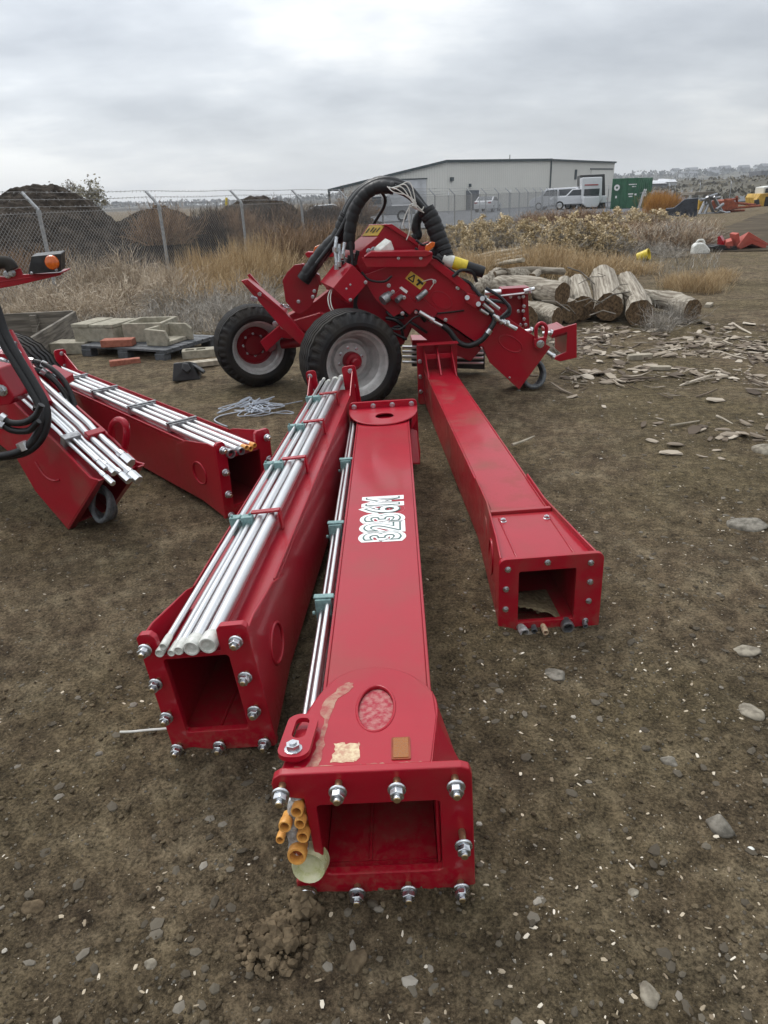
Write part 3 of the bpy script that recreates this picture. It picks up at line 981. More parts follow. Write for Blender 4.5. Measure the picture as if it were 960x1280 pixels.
mc = thing('boom_machine', 'red two-wheeled boom machine with high arching black hoses and yellow warning stickers', 'farm machine', (0.2, 6.9, 0.0), group='red boom machines', world=True)


def part(mb, name, mats, parent=None, bevel=0.004):
    return mb.build(name, mats, parent if parent is not None else mc, bevel)


NW = Vector((0.37, -0.93, 0)).normalized()
cw = Vector((-0.245, 6.26, 0.437))
wheel(mc, cw, NW)
wheel(mc, Vector((-1.265, 7.30, 0.41)), Vector((0.36, -0.93, 0)).normalized(), True, 0.95)


def slabpx(poly, y, t, mat=0, mb=None):
    mb = mb or MB()
    mb.slab(px(poly, y), (0, t, 0) if isinstance(t, (int, float)) else t, mat)
    return mb


def boltpx(parent, a, b, y, r=0.014):
    return small_bolt(parent, D(a, b, y), (0, -1, 0), r)


def ringpx(mb, cx, cy, rx, ry, rot, y, r=0.006):
    pts = []
    for i in range(37):
        a = 2 * math.pi * i / 36
        x, z = rx * math.cos(a), ry * math.sin(a)
        pts.append(D(cx + x * math.cos(rot) - z * math.sin(rot), cy + x * math.sin(rot) + z * math.cos(rot), y))
    mb.tube(pts, r, 6, 0, caps=False)


# rear frame and axle
mb = slabpx([(356, 397), (395, 376), (425, 352), (450, 338), (500, 345), (525, 388), (508, 425), (470, 452), (430, 452), (398, 440), (380, 424)], 7.0, 0.30)
fr = part(mb, 'rear_frame', M_RED)
mb = slabpx([(363, 402), (400, 391), (436, 402), (436, 436), (400, 434), (384, 416)], 6.9, 0.09)
part(mb, 'frame_side_plate', M_RED)
mb = slabpx([(301, 351), (309, 349), (330, 367), (357, 391), (376, 414), (400, 438), (392, 446), (352, 410)], 6.80, 0.08)
mb.slab(px([(309, 349), (357, 390), (358, 393), (305, 354)], 6.78), (0, 0.16, 0))
lbar = part(mb, 'light_bracket', M_RED)
mb = slabpx([(309, 344), (312, 342), (324, 356), (321, 366), (328, 374), (325, 377), (314, 364), (318, 357)], 6.95, 0.035)
part(mb, 'bracket_fork', M_RED, lbar, 0.003)
for a, b in ((316, 373), (319, 374), (325, 367)):
    boltpx(lbar, a, b, 6.79, 0.02)
mb = slabpx([(325, 427), (352, 405), (370, 416), (364, 424), (352, 422), (333, 440)], 7.02, 0.16)
wa = part(mb, 'axle_arm', M_RED)
boltpx(wa, 344, 405, 7.0, 0.024)
boltpx(wa, 354, 408, 7.0, 0.024)
mb = MB()
mb.tube([D(338, 432, 7.12), D(338, 432, 7.3)], 0.06, 16)
mb.tube([D(352, 430, 7.2), D(400, 425, 7.1)], 0.05, 12)
mb.tube([cw, cw - NW * 0.4 + Vector((0, 0.3, 0.0))], 0.055, 14)
part(mb, 'axle_tube', M_REDC)
# octagonal guard
mb = slabpx([(353, 350), (359, 340), (368, 331), (376, 330), (393, 343), (399, 356), (396, 369), (388, 384), (376, 393), (367, 389), (357, 377)], 6.86, 0.02)
mb.slab(px([(376, 330), (379, 330), (399, 344), (402, 357), (399, 356), (393, 343)], 6.84), (0, 0.1, 0))
gp = part(mb, 'octagonal_guard', M_REDC)
for a, b in ((393, 364), (391, 371), (373, 377)):
    boltpx(gp, a, b, 6.855, 0.014)
mb = MB()
for i in range(26):
    p = D(345 + i * 1.05 + random.uniform(-3, 3), 384 - i * 0.1 + random.uniform(-2, 2), 6.9 + random.uniform(0, 0.15))
    mb.tube([p, p + Vector((random.uniform(-.04, .04), random.uniform(-.04, .04), random.uniform(-.02, .03)))], 0.012, 6)
part(mb, 'hydraulic_fitting', M_ZINC, None, 0)
# valve box
mb = slabpx([(440.5, 331), (461, 352.5), (437, 380), (416.5, 360)], 6.50, (-0.13, 0.22, 0.035))
vb = part(mb, 'valve_cover', M_RED)
for a, b in ((457, 353), (438, 375), (438, 356), (433, 361)):
    boltpx(vb, a, b, 6.495, 0.013 if a in (457, 438) and b != 356 else 0.007)
mb = slabpx([(404, 350), (423, 338), (437, 330), (446, 336), (432, 356), (420, 362), (408, 362)], 6.74, 0.2)
part(mb, 'valve_body', M_RED)
for i in range(5):
    mb = MB()
    p = D(424 + 5 * i, 343 - 3.0 * i, 6.62)
    mb.tube([p, p + Vector((0.02, 0.0, 0.085))], 0.014, 8)
    mb.tube([p + Vector((0.02, 0.0, 0.08)), p + Vector((0.03, 0.0, 0.12))], 0.018, 8)
    part(mb, 'valve_lever', M_ZINC if i % 2 else M_BLACK, None, 0)
for k in range(2):
    mb = MB()
    mb.tube(smooth_path([D(413 + 2 * k, 362, 6.6), D(410 + 3 * k, 372, 6.56), D(412 + 3 * k, 384, 6.52), D(418 + 4 * k, 394, 6.52)], 6), 0.005, 6)
    part(mb, 'cable', M_WHITEP, None, 0)
# hood
mb = slabpx([(484, 279.5), (521, 304), (536, 326), (500, 350), (455, 347), (441, 322), (473, 295.5)], 6.72, (-0.165, 0.16, -0.004))
hd = part(mb, 'hood', M_RED)
mb = slabpx([(478, 281), (490, 280), (525, 303.5), (521, 307), (484, 283)], 6.69, (-0.02, 0.1, 0))
part(mb, 'hood_lip', M_RED, hd, 0.003)
# sticker on the sloped hood face (an edge extruded back, so build it on that face)
a, b = D(484, 279.5, 6.72), D(473, 295.5, 6.72)
tv = Vector((-0.165, 0.16, -0.004))
nrm = (b - a).cross(tv).normalized()
if nrm.z < 0:
    nrm = -nrm
mb = MB()
q = [a.lerp(b, .12) + tv * .05, a.lerp(b, .12) + tv * .9, a.lerp(b, .95) + tv * .9, a.lerp(b, .95) + tv * .05]
mb.slab([p + nrm * .002 for p in q], nrm * .003, 0)
def onq(u, v):
    return (q[0].lerp(q[1], u)).lerp(q[3].lerp(q[2], u), v) + nrm * .0065
for u, v in ((.15, .45), (.36, .5), (.55, .4), (.8, .5)):
    mb.slab([onq(u, v - .2), onq(u + .08, v - .2), onq(u + .12, v + .22), onq(u + .03, v + .22)], nrm * 0.001, 1)
part(mb, 'warning_sticker', [M_YELLOW, M_INK], hd, 0)
mb = slabpx([(476, 312), (489, 301), (493, 312), (482, 318), (474, 317)], 6.52, (-0.05, 0.08, 0.02))
part(mb, 'connector_block', M_WHITEP)
for a_, b_ in ((461, 314), (467, 312), (508, 330)):
    boltpx(hd, a_, b_, 6.715, 0.02)
# lamp channel with amber reflector, right and left
mb = slabpx([(455, 321), (464, 315), (533, 313.5), (541, 316), (533, 321)], 6.42, (0, 0.10, 0.006))
mb.slab(px([(452, 322), (533, 320), (541, 316), (540, 325), (532, 334), (458, 334)], 6.44), (0, 0.012, 0))
ch = part(mb, 'lamp_channel', M_RED)
for a_, b_ in ((494, 317), (498, 323), (526, 323)):
    boltpx(ch, a_, b_, 6.435, 0.011)
mb = slabpx([(531, 314), (532, 307), (540, 302), (544, 303), (543, 308), (536, 314)], 6.46, 0.03)
part(mb, 'amber_marker', M_LENS)
mb = slabpx([(522, 313), (524, 306), (535, 302), (538, 304), (531, 313)], 6.50, 0.05)
part(mb, 'marker_bracket', M_RED)
mb = slabpx([(381, 317), (384, 315), (417, 315.5), (417, 321), (384, 322)], 7.25, 0.12)
part(mb, 'lamp_channel', M_RED)
mb = slabpx([(391, 316), (393, 309), (399, 306), (404, 308), (400, 315)], 7.24, 0.04)
part(mb, 'amber_marker', M_LENS)
# main arm: hollow box arm coming down to the right
AY, AT = 6.56, 0.34
arm_poly = [(452, 345), (500, 328), (533, 326), (600, 371), (640, 401), (688, 434), (649, 487), (612, 453), (604, 434), (566, 408), (520, 382), (492, 396), (470, 375)]
mb = slabpx(arm_poly, AY, 0.02)
ringpx(mb, 638, 429.5, 16, 8.5, rad(28), AY - .002, 0.006)
ringpx(mb, 552, 375, 14, 9, rad(35), AY - .002, 0.005)
arm = part(mb, 'arm_side_plate', M_RED)
part(slabpx(arm_poly, AY + AT, 0.02), 'arm_side_plate', M_RED)
mb = MB()
tp = [(500, 328), (533, 326), (600, 371), (640, 401), (668, 420)]
for i in range(4):
    A, B = D(*tp[i], AY + .022), D(*tp[i + 1], AY + .022)
    off = Vector((-.004, 0, -.012))
    mb.slab([A + off, B + off, B + off + Vector((0, AT - .025, 0)), A + off + Vector((0, AT - .025, 0))], (-.002, 0, -.01))
bp = [(649, 487), (612, 453), (604, 434), (566, 408), (520, 382)]
for i in range(4):
    A, B = D(*bp[i], AY + .022), D(*bp[i + 1], AY + .022)
    off = Vector((.004, 0, .010))
    mb.slab([A + off, B + off, B + off + Vector((0, AT - .025, 0)), A + off + Vector((0, AT - .025, 0))], (0, 0, 0.01))
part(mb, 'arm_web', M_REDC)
mb = slabpx([(528, 321), (546, 325), (602, 367), (598, 377), (590, 372), (541, 333)], AY - 0.05, 0.10)
part(mb, 'arm_rail', M_RED)
mb = slabpx([(487, 372), (500, 362), (520, 378), (528, 372), (548, 390), (540, 400), (520, 386), (512, 394)], AY - 0.04, 0.036)
part(mb, 'hinge_plate', M_REDC)
mb = slabpx([(505, 378), (520, 384), (566, 410), (602, 436), (588, 452), (540, 430), (505, 402)], AY + 0.10, 0.3)
part(mb, 'folded_boom', M_REDC)
mb = slabpx([(442, 365), (480, 372), (505, 398), (503, 432), (475, 452), (440, 440)], AY + 0.16, 0.2)
part(mb, 'pivot_block', M_BLACK)
# warning sticker on the arm
c0, c1, c2, c3 = D(506.5, 348, AY - .002), D(513.8, 339, AY - .002), D(533, 352.5, AY - .002), D(525, 362, AY - .002)
mb = MB()
mb.slab([c0, c1, c2, c3], (0, -0.003, 0), 0)
def onc(u, v):
    return c1.lerp(c2, u).lerp(c0.lerp(c3, u), v) + Vector((0, -0.0045, 0))
tri = [onc(.27, .12), onc(.12, .82), onc(.46, .82)]
for i in range(3):
    mb.tube([tri[i], tri[(i + 1) % 3]], 0.006, 6, 1)
mb.tube([onc(.55, .3), onc(.93, .38)], 0.011, 6, 1)
mb.tube([onc(.74, .35), onc(.70, .85)], 0.010, 6, 1)
part(mb, 'warning_sticker', [M_YELLOW, M_INK], arm, 0)
mb = slabpx([(499, 360), (502, 358), (510, 364), (508, 367)], AY - .044, 0.003)
part(mb, 'maker_plate', M_WHITE, arm, 0)
for a_, b_ in ((486, 357), (491, 365), (505, 372), (530, 367), (543, 352), (503, 392), (520, 390), (557, 400), (607, 372), (572, 360)):
    boltpx(arm, a_, b_, AY - (.001 if a_ not in (505, 503) else .045), 0.015)
# pin and cylinder
mb = MB()
mb.tube([D(521, 374, AY - .10), D(533, 364, AY - .06)], 0.026, 12)
mb.tube([D(496, 376, AY - .08), D(502, 370, AY - .02)], 0.025, 12)
mb.tube([D(479, 374, AY - .06), D(487, 368, AY)], 0.034, 12)
mb.tube([D(478, 376, AY - .08), D(484, 371, AY - .05)], 0.045, 12)
part(mb, 'pivot_pin', M_STEEL, None, 0)
mb = MB()
mb.tube([D(524, 390, AY - .10), D(541, 400, AY - .10)], 0.020, 12)
mb.tube([D(540, 401, AY - .10), D(554, 408, AY - .10)], 0.014, 12)
mb.tube([D(538, 398.5, AY - .10), D(542, 401, AY - .10)], 0.026, 12)
part(mb, 'hydraulic_fitting', M_CHROME, None, 0)
mb = MB()
mb.tube(smooth_path([D(553, 407, AY - .10), D(562, 414, AY - .11), D(572, 427, AY - .12), D(586, 432, AY - .12), D(602, 425, AY - .12), D(612, 412, AY - .10), D(618, 398, AY - .06), D(608, 385, AY - .02)], 8), 0.026, 10)
ho = part(mb, 'hydraulic_hose', M_HOSE, None, 0)
mb = MB()
mb.tube([D(609, 417, AY - .105), D(613, 412, AY - .10)], 0.031, 10)
part(mb, 'hose_band', M_ZINC, ho, 0)
mb = MB()
mb.tube(smooth_path([D(470, 402, AY - .1), D(498, 412, AY - .06), D(520, 396, AY - .05), D(546, 392, AY - .01), D(565, 390, AY - .015), D(580, 388, AY - .01)], 6), 0.008, 6)
part(mb, 'cable', M_HOSE, None, 0)
mb = MB()
mb.tube(smooth_path([D(528, 352, AY - .01), D(540, 349, AY - .05), D(542, 354, AY - .05), D(537, 362, AY - .03)], 5), 0.004, 5)
part(mb, 'safety_lanyard', M_WHITEP, None, 0)
# fittings on top of the arm
blk = part(slabpx([(584, 366), (600, 370), (606, 378), (594, 386), (582, 378)], AY - .08, 0.12), 'fitting_bracket', M_RED)
mb = MB()
for a_, b_ in ((584, 372), (598, 380), (603, 373)):
    mb.tube([D(a_, b_, AY - .16), D(a_, b_, AY - .05)], 0.022, 10)
for (a_, b_), (c_, d_) in (((600, 387), (610, 393)), ((604, 380), (616, 390)), ((616, 394), (632, 402)), ((620, 398), (646, 411)), ((630, 404), (645, 412)), ((608, 374), (624, 386))):
    mb.tube([D(a_, b_, AY - .08), D(c_, d_, AY - .06)], 0.015, 10)
for a_, b_ in ((619, 397), (625, 401), (632, 403)):
    mb.tube([D(a_, b_, AY - .085), D(a_ + 3, b_ + 2, AY - .08)], 0.028, 10)
part(mb, 'hydraulic_fitting', M_CHROME, None, 0)
for pts in ([(596, 352), (590, 340), (576, 338), (566, 346)], [(612, 375), (634, 380), (637, 392), (628, 398)], [(607, 360), (626, 372), (636, 386), (625, 398)], [(572, 352), (592, 362), (604, 372), (612, 380)], [(560, 344), (584, 352), (592, 360), (600, 370)]):
    mb = MB()
    mb.tube(smooth_path([D(a_, b_, AY - .02 - .02 * i) for i, (a_, b_) in enumerate(pts)], 7), 0.015, 8)
    part(mb, 'hydraulic_hose', M_HOSE, None, 0)
mb = MB()
for k in range(3):
    mb.tube([D(563 + 5 * k, 344 + 3 * k, AY - .03), D(578 + 6 * k, 357 + 4 * k, AY - .03)], 0.010, 8)
part(mb, 'hydraulic_tube', M_CHROME, None, 0)
# ear at the arm end, hose coil below it
mb = MB()
pth = [D(a_, b_, AY - .03) for a_, b_ in ((670.5, 428), (670, 415), (671, 408), (676, 404), (681, 406), (683, 411), (682, 420), (679, 430))]
mb.tube(smooth_path(pth, 5), 0.018, 8)
mb.slab(px([(668, 424), (683, 421), (682, 434), (674, 438), (668, 434)], AY - .05), (0, .04, 0))
er = part(mb, 'lifting_ear', M_RED, None, 0.003)
boltpx(er, 675.5, 430, AY - .05, 0.03)
boltpx(arm, 637, 472, AY, 0.008)
for k in range(4):
    mb = MB()
    cc = D(667 - k * .6, 467 + k * .5, AY + .08 + .06 * k)
    mb.tube([cc + Vector((.105 * math.cos(t * .2618), .06 * math.sin(t * .2618 + .5 * k), .118 * math.sin(t * .2618))) for t in range(25)], 0.019, 8)
    part(mb, 'hose_coil', M_GREYHOSE, None, 0)
mb = MB()
for (a_, b_), (c_, d_) in (((684, 440), (693, 446)), ((678, 417), (690, 416)), ((652, 415), (665, 413)), ((636, 407), (646, 412))):
    mb.tube([D(a_, b_, AY + .2), D(c_, d_, AY + .18)], 0.02, 10)
    mb.tube([D(c_ - 3, d_ - 1, AY + .18), D(c_, d_, AY + .18)], 0.028, 8)
part(mb, 'hydraulic_fitting', M_CHROME, None, 0)
# second folded arm behind: end frame and bolted panel
EY = 7.45
mb = slabpx([(612, 363), (660, 364), (662, 414), (640, 402), (612, 385)], EY, 0.05)
mb.slab(px([(653, 366), (658, 365), (660, 413), (655, 411)], EY - .06), (0, .055, 0))
mb.slab(px([(628, 361), (662, 359), (663, 366), (626, 368)], EY - .1), (0, .2, 0))
bp2 = part(mb, 'bolted_panel', M_REDC)
for a_, b_ in ((649, 372), (654, 371), (655, 383), (648, 389), (654, 389), (655, 399), (651, 406), (657, 406), (638, 371), (655, 363)):
    boltpx(bp2, a_, b_, EY - (.062 if a_ > 652 else .0), 0.015)
mb = MB()
mb.tube([D(606, 366, EY - .1), D(626, 365, EY - .1)], 0.03, 10)
mb.tube([D(624, 370, EY - .1), D(660, 366, EY - .12)], 0.012, 8)
mb.tube([D(655, 364, EY - .13), D(668, 361, EY - .13)], 0.02, 8)
mb.tube([D(662, 360, EY - .13), D(663, 366, EY - .13)], 0.02, 8)
part(mb, 'hydraulic_tube', M_CHROME, None, 0)
F0 = [(689, 414), (721, 404.5), (721, 447), (700, 452), (690, 448), (708, 440), (709, 415), (690, 421)]
part(slabpx(F0, 7.2, 0.03), 'end_flange', M_RED)
mb = slabpx([(690, 418), (709, 413), (709, 418), (690, 423)], 7.23, 0.5)
mb.slab(px([(708, 413), (711, 412), (711, 446), (708, 447)], 7.23), (0, .5, 0))
part(mb, 'folded_boom', M_REDC)
# tube rack of the folded boom, low behind the wheel
mb = slabpx([(515, 425), (606, 425), (606, 434), (515, 432)], 7.3, 0.3)
mb.slab(px([(515, 434), (606, 438), (606, 462), (515, 458)], 7.45), (0, .2, 0), 1)
part(mb, 'folded_boom', [M_REDC, M_BLACK])
for k, b_ in enumerate((434, 440, 446, 452.5)):
    mb = MB()
    mb.tube([D(503, b_, 7.3), D(604, b_ + 1.5, 7.3)], 0.016 if k != 3 else 0.012, 8)
    part(mb, 'hydraulic_tube', M_CHROME, None, 0)
# arching hose bundles
def hose(pts, ys, r, name='hydraulic_hose', mat=None, n=8, ribs=0, parent=None):
    P_ = smooth_path([D(a_, b_, ys[0] + (ys[1] - ys[0]) * i / (len(pts) - 1)) for i, (a_, b_) in enumerate(pts)], n)
    rs = [r * (1 + (0.07 if ribs and (i % 7) < 5 else 0)) for i in range(len(P_))]
    mb = MB()
    mb.tube(P_, rs, 12, 0)
    return part(mb, name, mat or M_HOSE, parent, 0)


hose([(379, 350), (390, 334), (404, 316), (424, 294), (430, 278), (438, 258), (452, 240), (470, 229), (490, 227), (512, 238), (531, 262)], (6.85, 6.75), 0.042)
hose([(384, 345), (398, 327), (410, 310), (431, 287), (436, 270), (444, 254), (458, 238), (474, 230), (494, 231), (514, 243), (534, 268)], (6.80, 6.72), 0.034)
hose([(388, 342), (402, 322), (416, 306), (427, 282), (432, 262), (444, 243), (462, 229), (480, 224), (500, 230), (520, 246), (540, 270)], (6.9, 6.78), 0.030)
hose([(396, 330), (420, 298), (434, 272), (447, 248), (466, 233), (488, 229), (508, 236), (526, 255), (540, 272)], (6.75, 6.70), 0.022)
hose([(379, 350), (390, 334), (404, 315), (423, 295), (430, 278), (434, 268)], (6.84, 6.80), 0.062, 'hose_sleeve', M_SLEEVE, 12, 1)
hose([(436, 312), (437, 292), (441, 270), (448, 254), (459, 241), (474, 234), (492, 235)], (6.68, 6.68), 0.052, 'hose_sleeve', M_SLEEVE, 12, 1)
hose([(492, 235), (510, 243), (526, 258), (538, 276)], (6.68, 6.70), 0.034)
hose([(532, 262), (540, 276), (547, 294), (553, 310), (557, 322)], (6.70, 6.62), 0.074, 'hose_sleeve', M_SLEEVE, 14, 1)
hose([(531, 262), (523, 272), (520, 284), (522, 294), (516, 298)], (6.75, 6.75), 0.040, 'hose_sleeve', M_SLEEVE, 8, 1)
hose([(475, 238), (481, 247), (480, 258), (472, 272), (462, 288), (452, 302)], (6.80, 6.90), 0.014)
hose([(540, 312), (548, 326), (560, 338), (572, 346)], (6.66, 6.62), 0.030)
mb = MB()
for k in range(5):
    t0 = random.uniform(0, 3)
    mb.tube(smooth_path([D(484 + 2 * k, 233 + k, 6.62), D(492 + 5 * k, 240 - 3 * k, 6.60), D(508 + 3 * k, 244 + 3 * k, 6.60), D(518 + t0, 252 + 2 * k, 6.6), D(512 + 2 * k, 258 - t0, 6.6), D(522 + 2 * k, 262 + k, 6.62)], 6), 0.005, 5)
for pts in ([(513, 256), (507, 268), (503, 282)], [(512, 258), (511, 272), (512, 288), (508, 300)], [(520, 256), (527, 262), (530, 258)]):
    mb.tube(smooth_path([D(a_, b_, 6.62) for a_, b_ in pts], 6), 0.005, 5)
part(mb, 'cable', M_WHITEP, None, 0)
for k, (a_, b_, c_, d_) in enumerate(((421, 296, 419, 312), (424, 305, 424, 330), (431, 303, 428, 320), (419, 312, 421, 334), (438, 302, 441, 330))):
    mb = MB()
    mb.tube([D(a_, b_, 6.58), D(c_, d_, 6.56)], 0.016, 8)
    mb.tube([D(c_, d_ - 3, 6.56), D(c_, d_ + 3, 6.56)], 0.024, 8)
    part(mb, 'hydraulic_fitting', M_ZINC if k != 4 else M_HOSE, None, 0)
# drain tube with yellow band
A, B = D(545, 321, 6.60), D(605, 340.5, 6.55)
for nm, t0, t1, r, mt in (('tube_handle', 0.0, 0.16, 0.045, M_HOSE), ('tube_label', 0.14, 0.36, 0.056, M_WHITEP), ('yellow_band', 0.361, 0.64, 0.055, M_YEL2), ('tube_grip', 0.641, 1.0, 0.050, M_SLEEVE)):
    mb = MB()
    mb.tube([A.lerp(B, t0), A.lerp(B, t1)], r, 18)
    part(mb, nm, mt, None, 0.006)
for pts in ([(519, 310), (530, 318), (545, 322), (555, 330)], [(520, 300), (528, 306), (536, 304)], [(490, 345), (480, 352), (462, 350), (452, 340)]):
    hose(pts, (6.5, 6.5), 0.010)
# dark works under the hood
mb = slabpx([(452, 348), (500, 346), (520, 388), (505, 430), (468, 440), (446, 380)], AY + 0.12, 0.06)
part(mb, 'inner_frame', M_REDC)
for k in range(10):
    a_, b_ = random.uniform(474, 512), random.uniform(378, 425)
    mb = MB()
    mb.tube(smooth_path([D(a_, b_, AY + .06), D(a_ + random.uniform(6, 16), b_ + random.uniform(-8, 8), AY + .02), D(a_ + random.uniform(14, 26), b_ + random.uniform(4, 14), AY + .06)], 5), random.uniform(.012, .022), 8)
    part(mb, 'hydraulic_hose', M_HOSE, None, 0)

# ------------------------------------------------------------------ left machine, cut by the picture's edge
ml = thing('boom_machine', 'second red boom machine cut by the left edge, carrying an amber lamp bar', 'farm machine', (-2.9, 4.8, 0.0), group='red boom machines', world=True)
P0 = Vector((-1.912, 3.82, 0.0))
NL = Vector((0.62, 0.785, 0.0)).normalized()


def pl(poly, off=0.0):
    return [PLN(a_, b_, P0 + NL * off, NL) for a_, b_ in poly]


TH = 0.29
polyL = [(84, 661), (122, 600), (112, 597), (69, 553), (40, 526), (0, 487), (-60, 430), (-130, 372), (-190, 440), (-110, 500), (-40, 535), (0, 556), (20, 572), (44, 614)]
near_p = pl(polyL)
mb = MB()
mb.slab(near_p, NL * 0.016)
pts = [PLN(112 - 68 + 40 * math.cos(t), 560 + 30 * math.sin(t), P0 - NL * .002, NL) for t in ()]
arc = pl([(44, 577), (52, 590), (60, 598), (68, 601), (74, 600)], -0.003)
mb.tube(smooth_path(arc, 5), 0.007, 6)
lp_ = mb.build('arm_side_plate', M_REDM, ml, 0.004)
mb = MB()
mb.slab([p + NL * TH for p in near_p], NL * 0.016)
mb.build('arm_side_plate', M_RED, ml, 0.004)
mb = MB()
def web(idx, dz):
    for i in range(len(idx) - 1):
        A, B = near_p[idx[i]] + NL * .017, near_p[idx[i + 1]] + NL * .017
        o = Vector((0, 0, dz))
        mb.slab([A + o, B + o, B + o + NL * (TH - .018), A + o + NL * (TH - .018)], (0, 0, 0.01 if dz > 0 else -.01))
web([2, 3, 4, 5, 6, 7], -0.03)
web([0, 13, 12, 11, 10, 9], 0.012)
for dd in (0.0, TH):
    A, B = near_p[1] + NL * dd, near_p[0] + NL * dd
    ax = (near_p[1] - near_p[5]).normalized()
    mb.slab([A, A + NL * (.04 if dd == 0 else -.04), B + NL * (.05 if dd == 0 else -.04), B], ax * 0.012)
mb.build('arm_web', M_REDC, ml, 0.003)
axis = (near_p[5] - near_p[1]).normalized()
upv = axis.cross(NL).normalized()
if upv.z < 0:
    upv = -upv
E0 = near_p[1]
def LP(s_, n_, u_):
    return E0 + axis * s_ + NL * n_ + upv * u_
for k, (n_, u_, r, s0) in enumerate(((0.04, 0.015, 0.011, -0.03), (0.07, 0.03, 0.010, 0.08), (0.095, 0.015, 0.013, 0.04), (0.125, 0.012, 0.014, -0.05), (0.165, 0.022, 0.018, -0.08), (0.215, 0.025, 0.020, 0.06))):
    mb = MB()
    mb.tube([LP(s0, n_, u_), LP(0.35, n_, u_), LP(0.42, n_, u_ + .012), LP(1.7, n_, u_ + .012)], r, 10)
    mb.tube([LP(s0 - .05, n_, u_), LP(s0 + .02, n_, u_)], r * 1.5, 6)
    mb.tube([LP(s0 + .028, n_, u_), LP(s0 + .06, n_, u_)], r * 1.3, 8)
    mb.build('hydraulic_tube', M_CHROME, ml)
mb = MB()
Mx = Matrix((axis, NL, upv)).transposed().to_4x4()
Mx.translation = E0
mb.box(0.30, 0.345, 0.14, 0.25, 0.0, 0.052, Mx)
mb.build('clamp_bar', M_RED, ml, 0.004)
mb = MB()
mb.box(0.33, 0.375, 0.015, 0.115, -0.01, 0.048, Mx)
mb.build('tube_clamp', M_STEEL, ml, 0.004)
# lifting ear on the far plate
mb = MB()
ce = [PLN(a_, b_, P0 + NL * (TH + .03), NL) for a_, b_ in ((141, 566), (139, 550), (140, 534), (144, 527), (150, 525), (156, 529), (158, 538), (157, 552), (154, 568))]
mb.tube(smooth_path(ce, 5), 0.021, 10)
mb.slab([PLN(a_, b_, P0 + NL * (TH + .02), NL) for a_, b_ in ((138, 560), (156, 556), (152, 576), (142, 578))], NL * .025)
mb.build('lifting_ear', M_RED, ml, 0.003)
# coil in the open end
for k in range(3):
    mb = MB()
    cc = PLN(126 + k, 630, P0 + NL * (.09 + .045 * k), NL)
    hx_ = Vector((.78, -.62, 0))
    mb.tube([cc + hx_ * (.085 * math.cos(t * .2618)) + NL * (.03 * math.sin(t * .2618 + k)) + Vector((0, 0, .095 * math.sin(t * .2618))) for t in range(25)], 0.015, 8)
    mb.build('hose_coil', M_GREYHOSE, ml)
# upper boxes, hoses
mb = MB()
mb.slab([D(a_, b_, 3.75) for a_, b_ in ((-40, 455), (-5, 462), (18, 497), (12, 506), (-40, 510))], (0.03, 0.14, 0))
bx = mb.build('pivot_block', M_RED, ml, 0.006)
small_bolt(bx, D(2, 488, 3.745), (0, -1, 0), 0.026)
mb = MB()
mb.slab([D(a_, b_, 4.3) for a_, b_ in ((42, 468), (56, 462), (80, 474), (82, 483), (66, 488), (50, 482))], (0.0, 0.15, 0))
bx = mb.build('pivot_block', M_RED, ml, 0.006)
small_bolt(bx, D(68, 471, 4.295), (0, -1, 0), 0.02)
mb = MB()
mb.tube([D(10, 415, 4.25), D(30, 450, 4.2), D(60, 505, 4.0)], 0.030, 12)
mb.build('red_strut', M_RED, ml)
def hoseL(pts, y0, y1, r, mat=None, name='hydraulic_hose'):
    P_ = smooth_path([D(a_, b_, y0 + (y1 - y0) * i / (len(pts) - 1)) for i, (a_, b_) in enumerate(pts)], 7)
    mb = MB()
    mb.tube(P_, r, 10)
    return mb.build(name, mat or M_HOSE, ml)
hoseL([(-30, 330), (-8, 375), (6, 415), (22, 445), (42, 478), (56, 505), (58, 530), (48, 552), (28, 566), (-10, 572)], 3.9, 3.6, 0.024)
hoseL([(-34, 340), (-10, 390), (2, 425), (20, 456), (38, 486), (51, 512), (50, 532), (40, 552), (20, 566), (-20, 573)], 3.88, 3.58, 0.022)
hoseL([(0, 520), (12, 528), (30, 528), (44, 520), (52, 506)], 3.6, 3.6, 0.018)
hoseL([(2, 530), (16, 538), (36, 538), (48, 526)], 3.6, 3.6, 0.018)
hoseL([(38, 451), (52, 454), (66, 462), (80, 476), (90, 496), (94, 512), (88, 524)], 4.3, 4.1, 0.016)
hoseL([(44, 462), (58, 468), (72, 480), (84, 498), (88, 512), (80, 520)], 4.28, 4.1, 0.016)
hoseL([(60, 466), (76, 486), (84, 505), (82, 516)], 4.25, 4.1, 0.013)
hoseL([(24, 463), (36, 470), (46, 482), (50, 500)], 4.1, 3.8, 0.014)
hoseL([(30, 475), (40, 486), (46, 498), (44, 512)], 4.1, 3.8, 0.014)
for a_, b_, c_, d_, y, r in ((0, 520, 6, 524, 3.6, .024), (-2, 528, 5, 532, 3.6, .024), (36, 451, 42, 452, 4.3, .022), (52, 454, 58, 457, 4.28, .022), (52, 463, 58, 467, 4.26, .022), (22, 461, 28, 464, 4.08, .022), (28, 474, 34, 478, 4.08, .022), (26, 553, 31, 562, 3.64, .03), (72, 492, 77, 500, 4.15, .02), (80, 500, 84, 508, 4.12, .018)):
    mb = MB()
    mb.tube([D(a_, b_, y - .01), D(c_, d_, y - .01)], r, 8)
    mb.build('hydraulic_fitting', M_CHROME, ml)
mb = MB()
for k in range(9):
    a_, b_ = random.uniform(-2, 26), random.uniform(428, 462)
    p = D(a_, b_, 4.2)
    mb.tube([p, p + Vector((random.uniform(.02, .05), 0, random.uniform(-.06, .03)))], random.uniform(.014, .024), 7)
mb.build('fitting_cluster', M_ZINC, ml)
mb = MB()
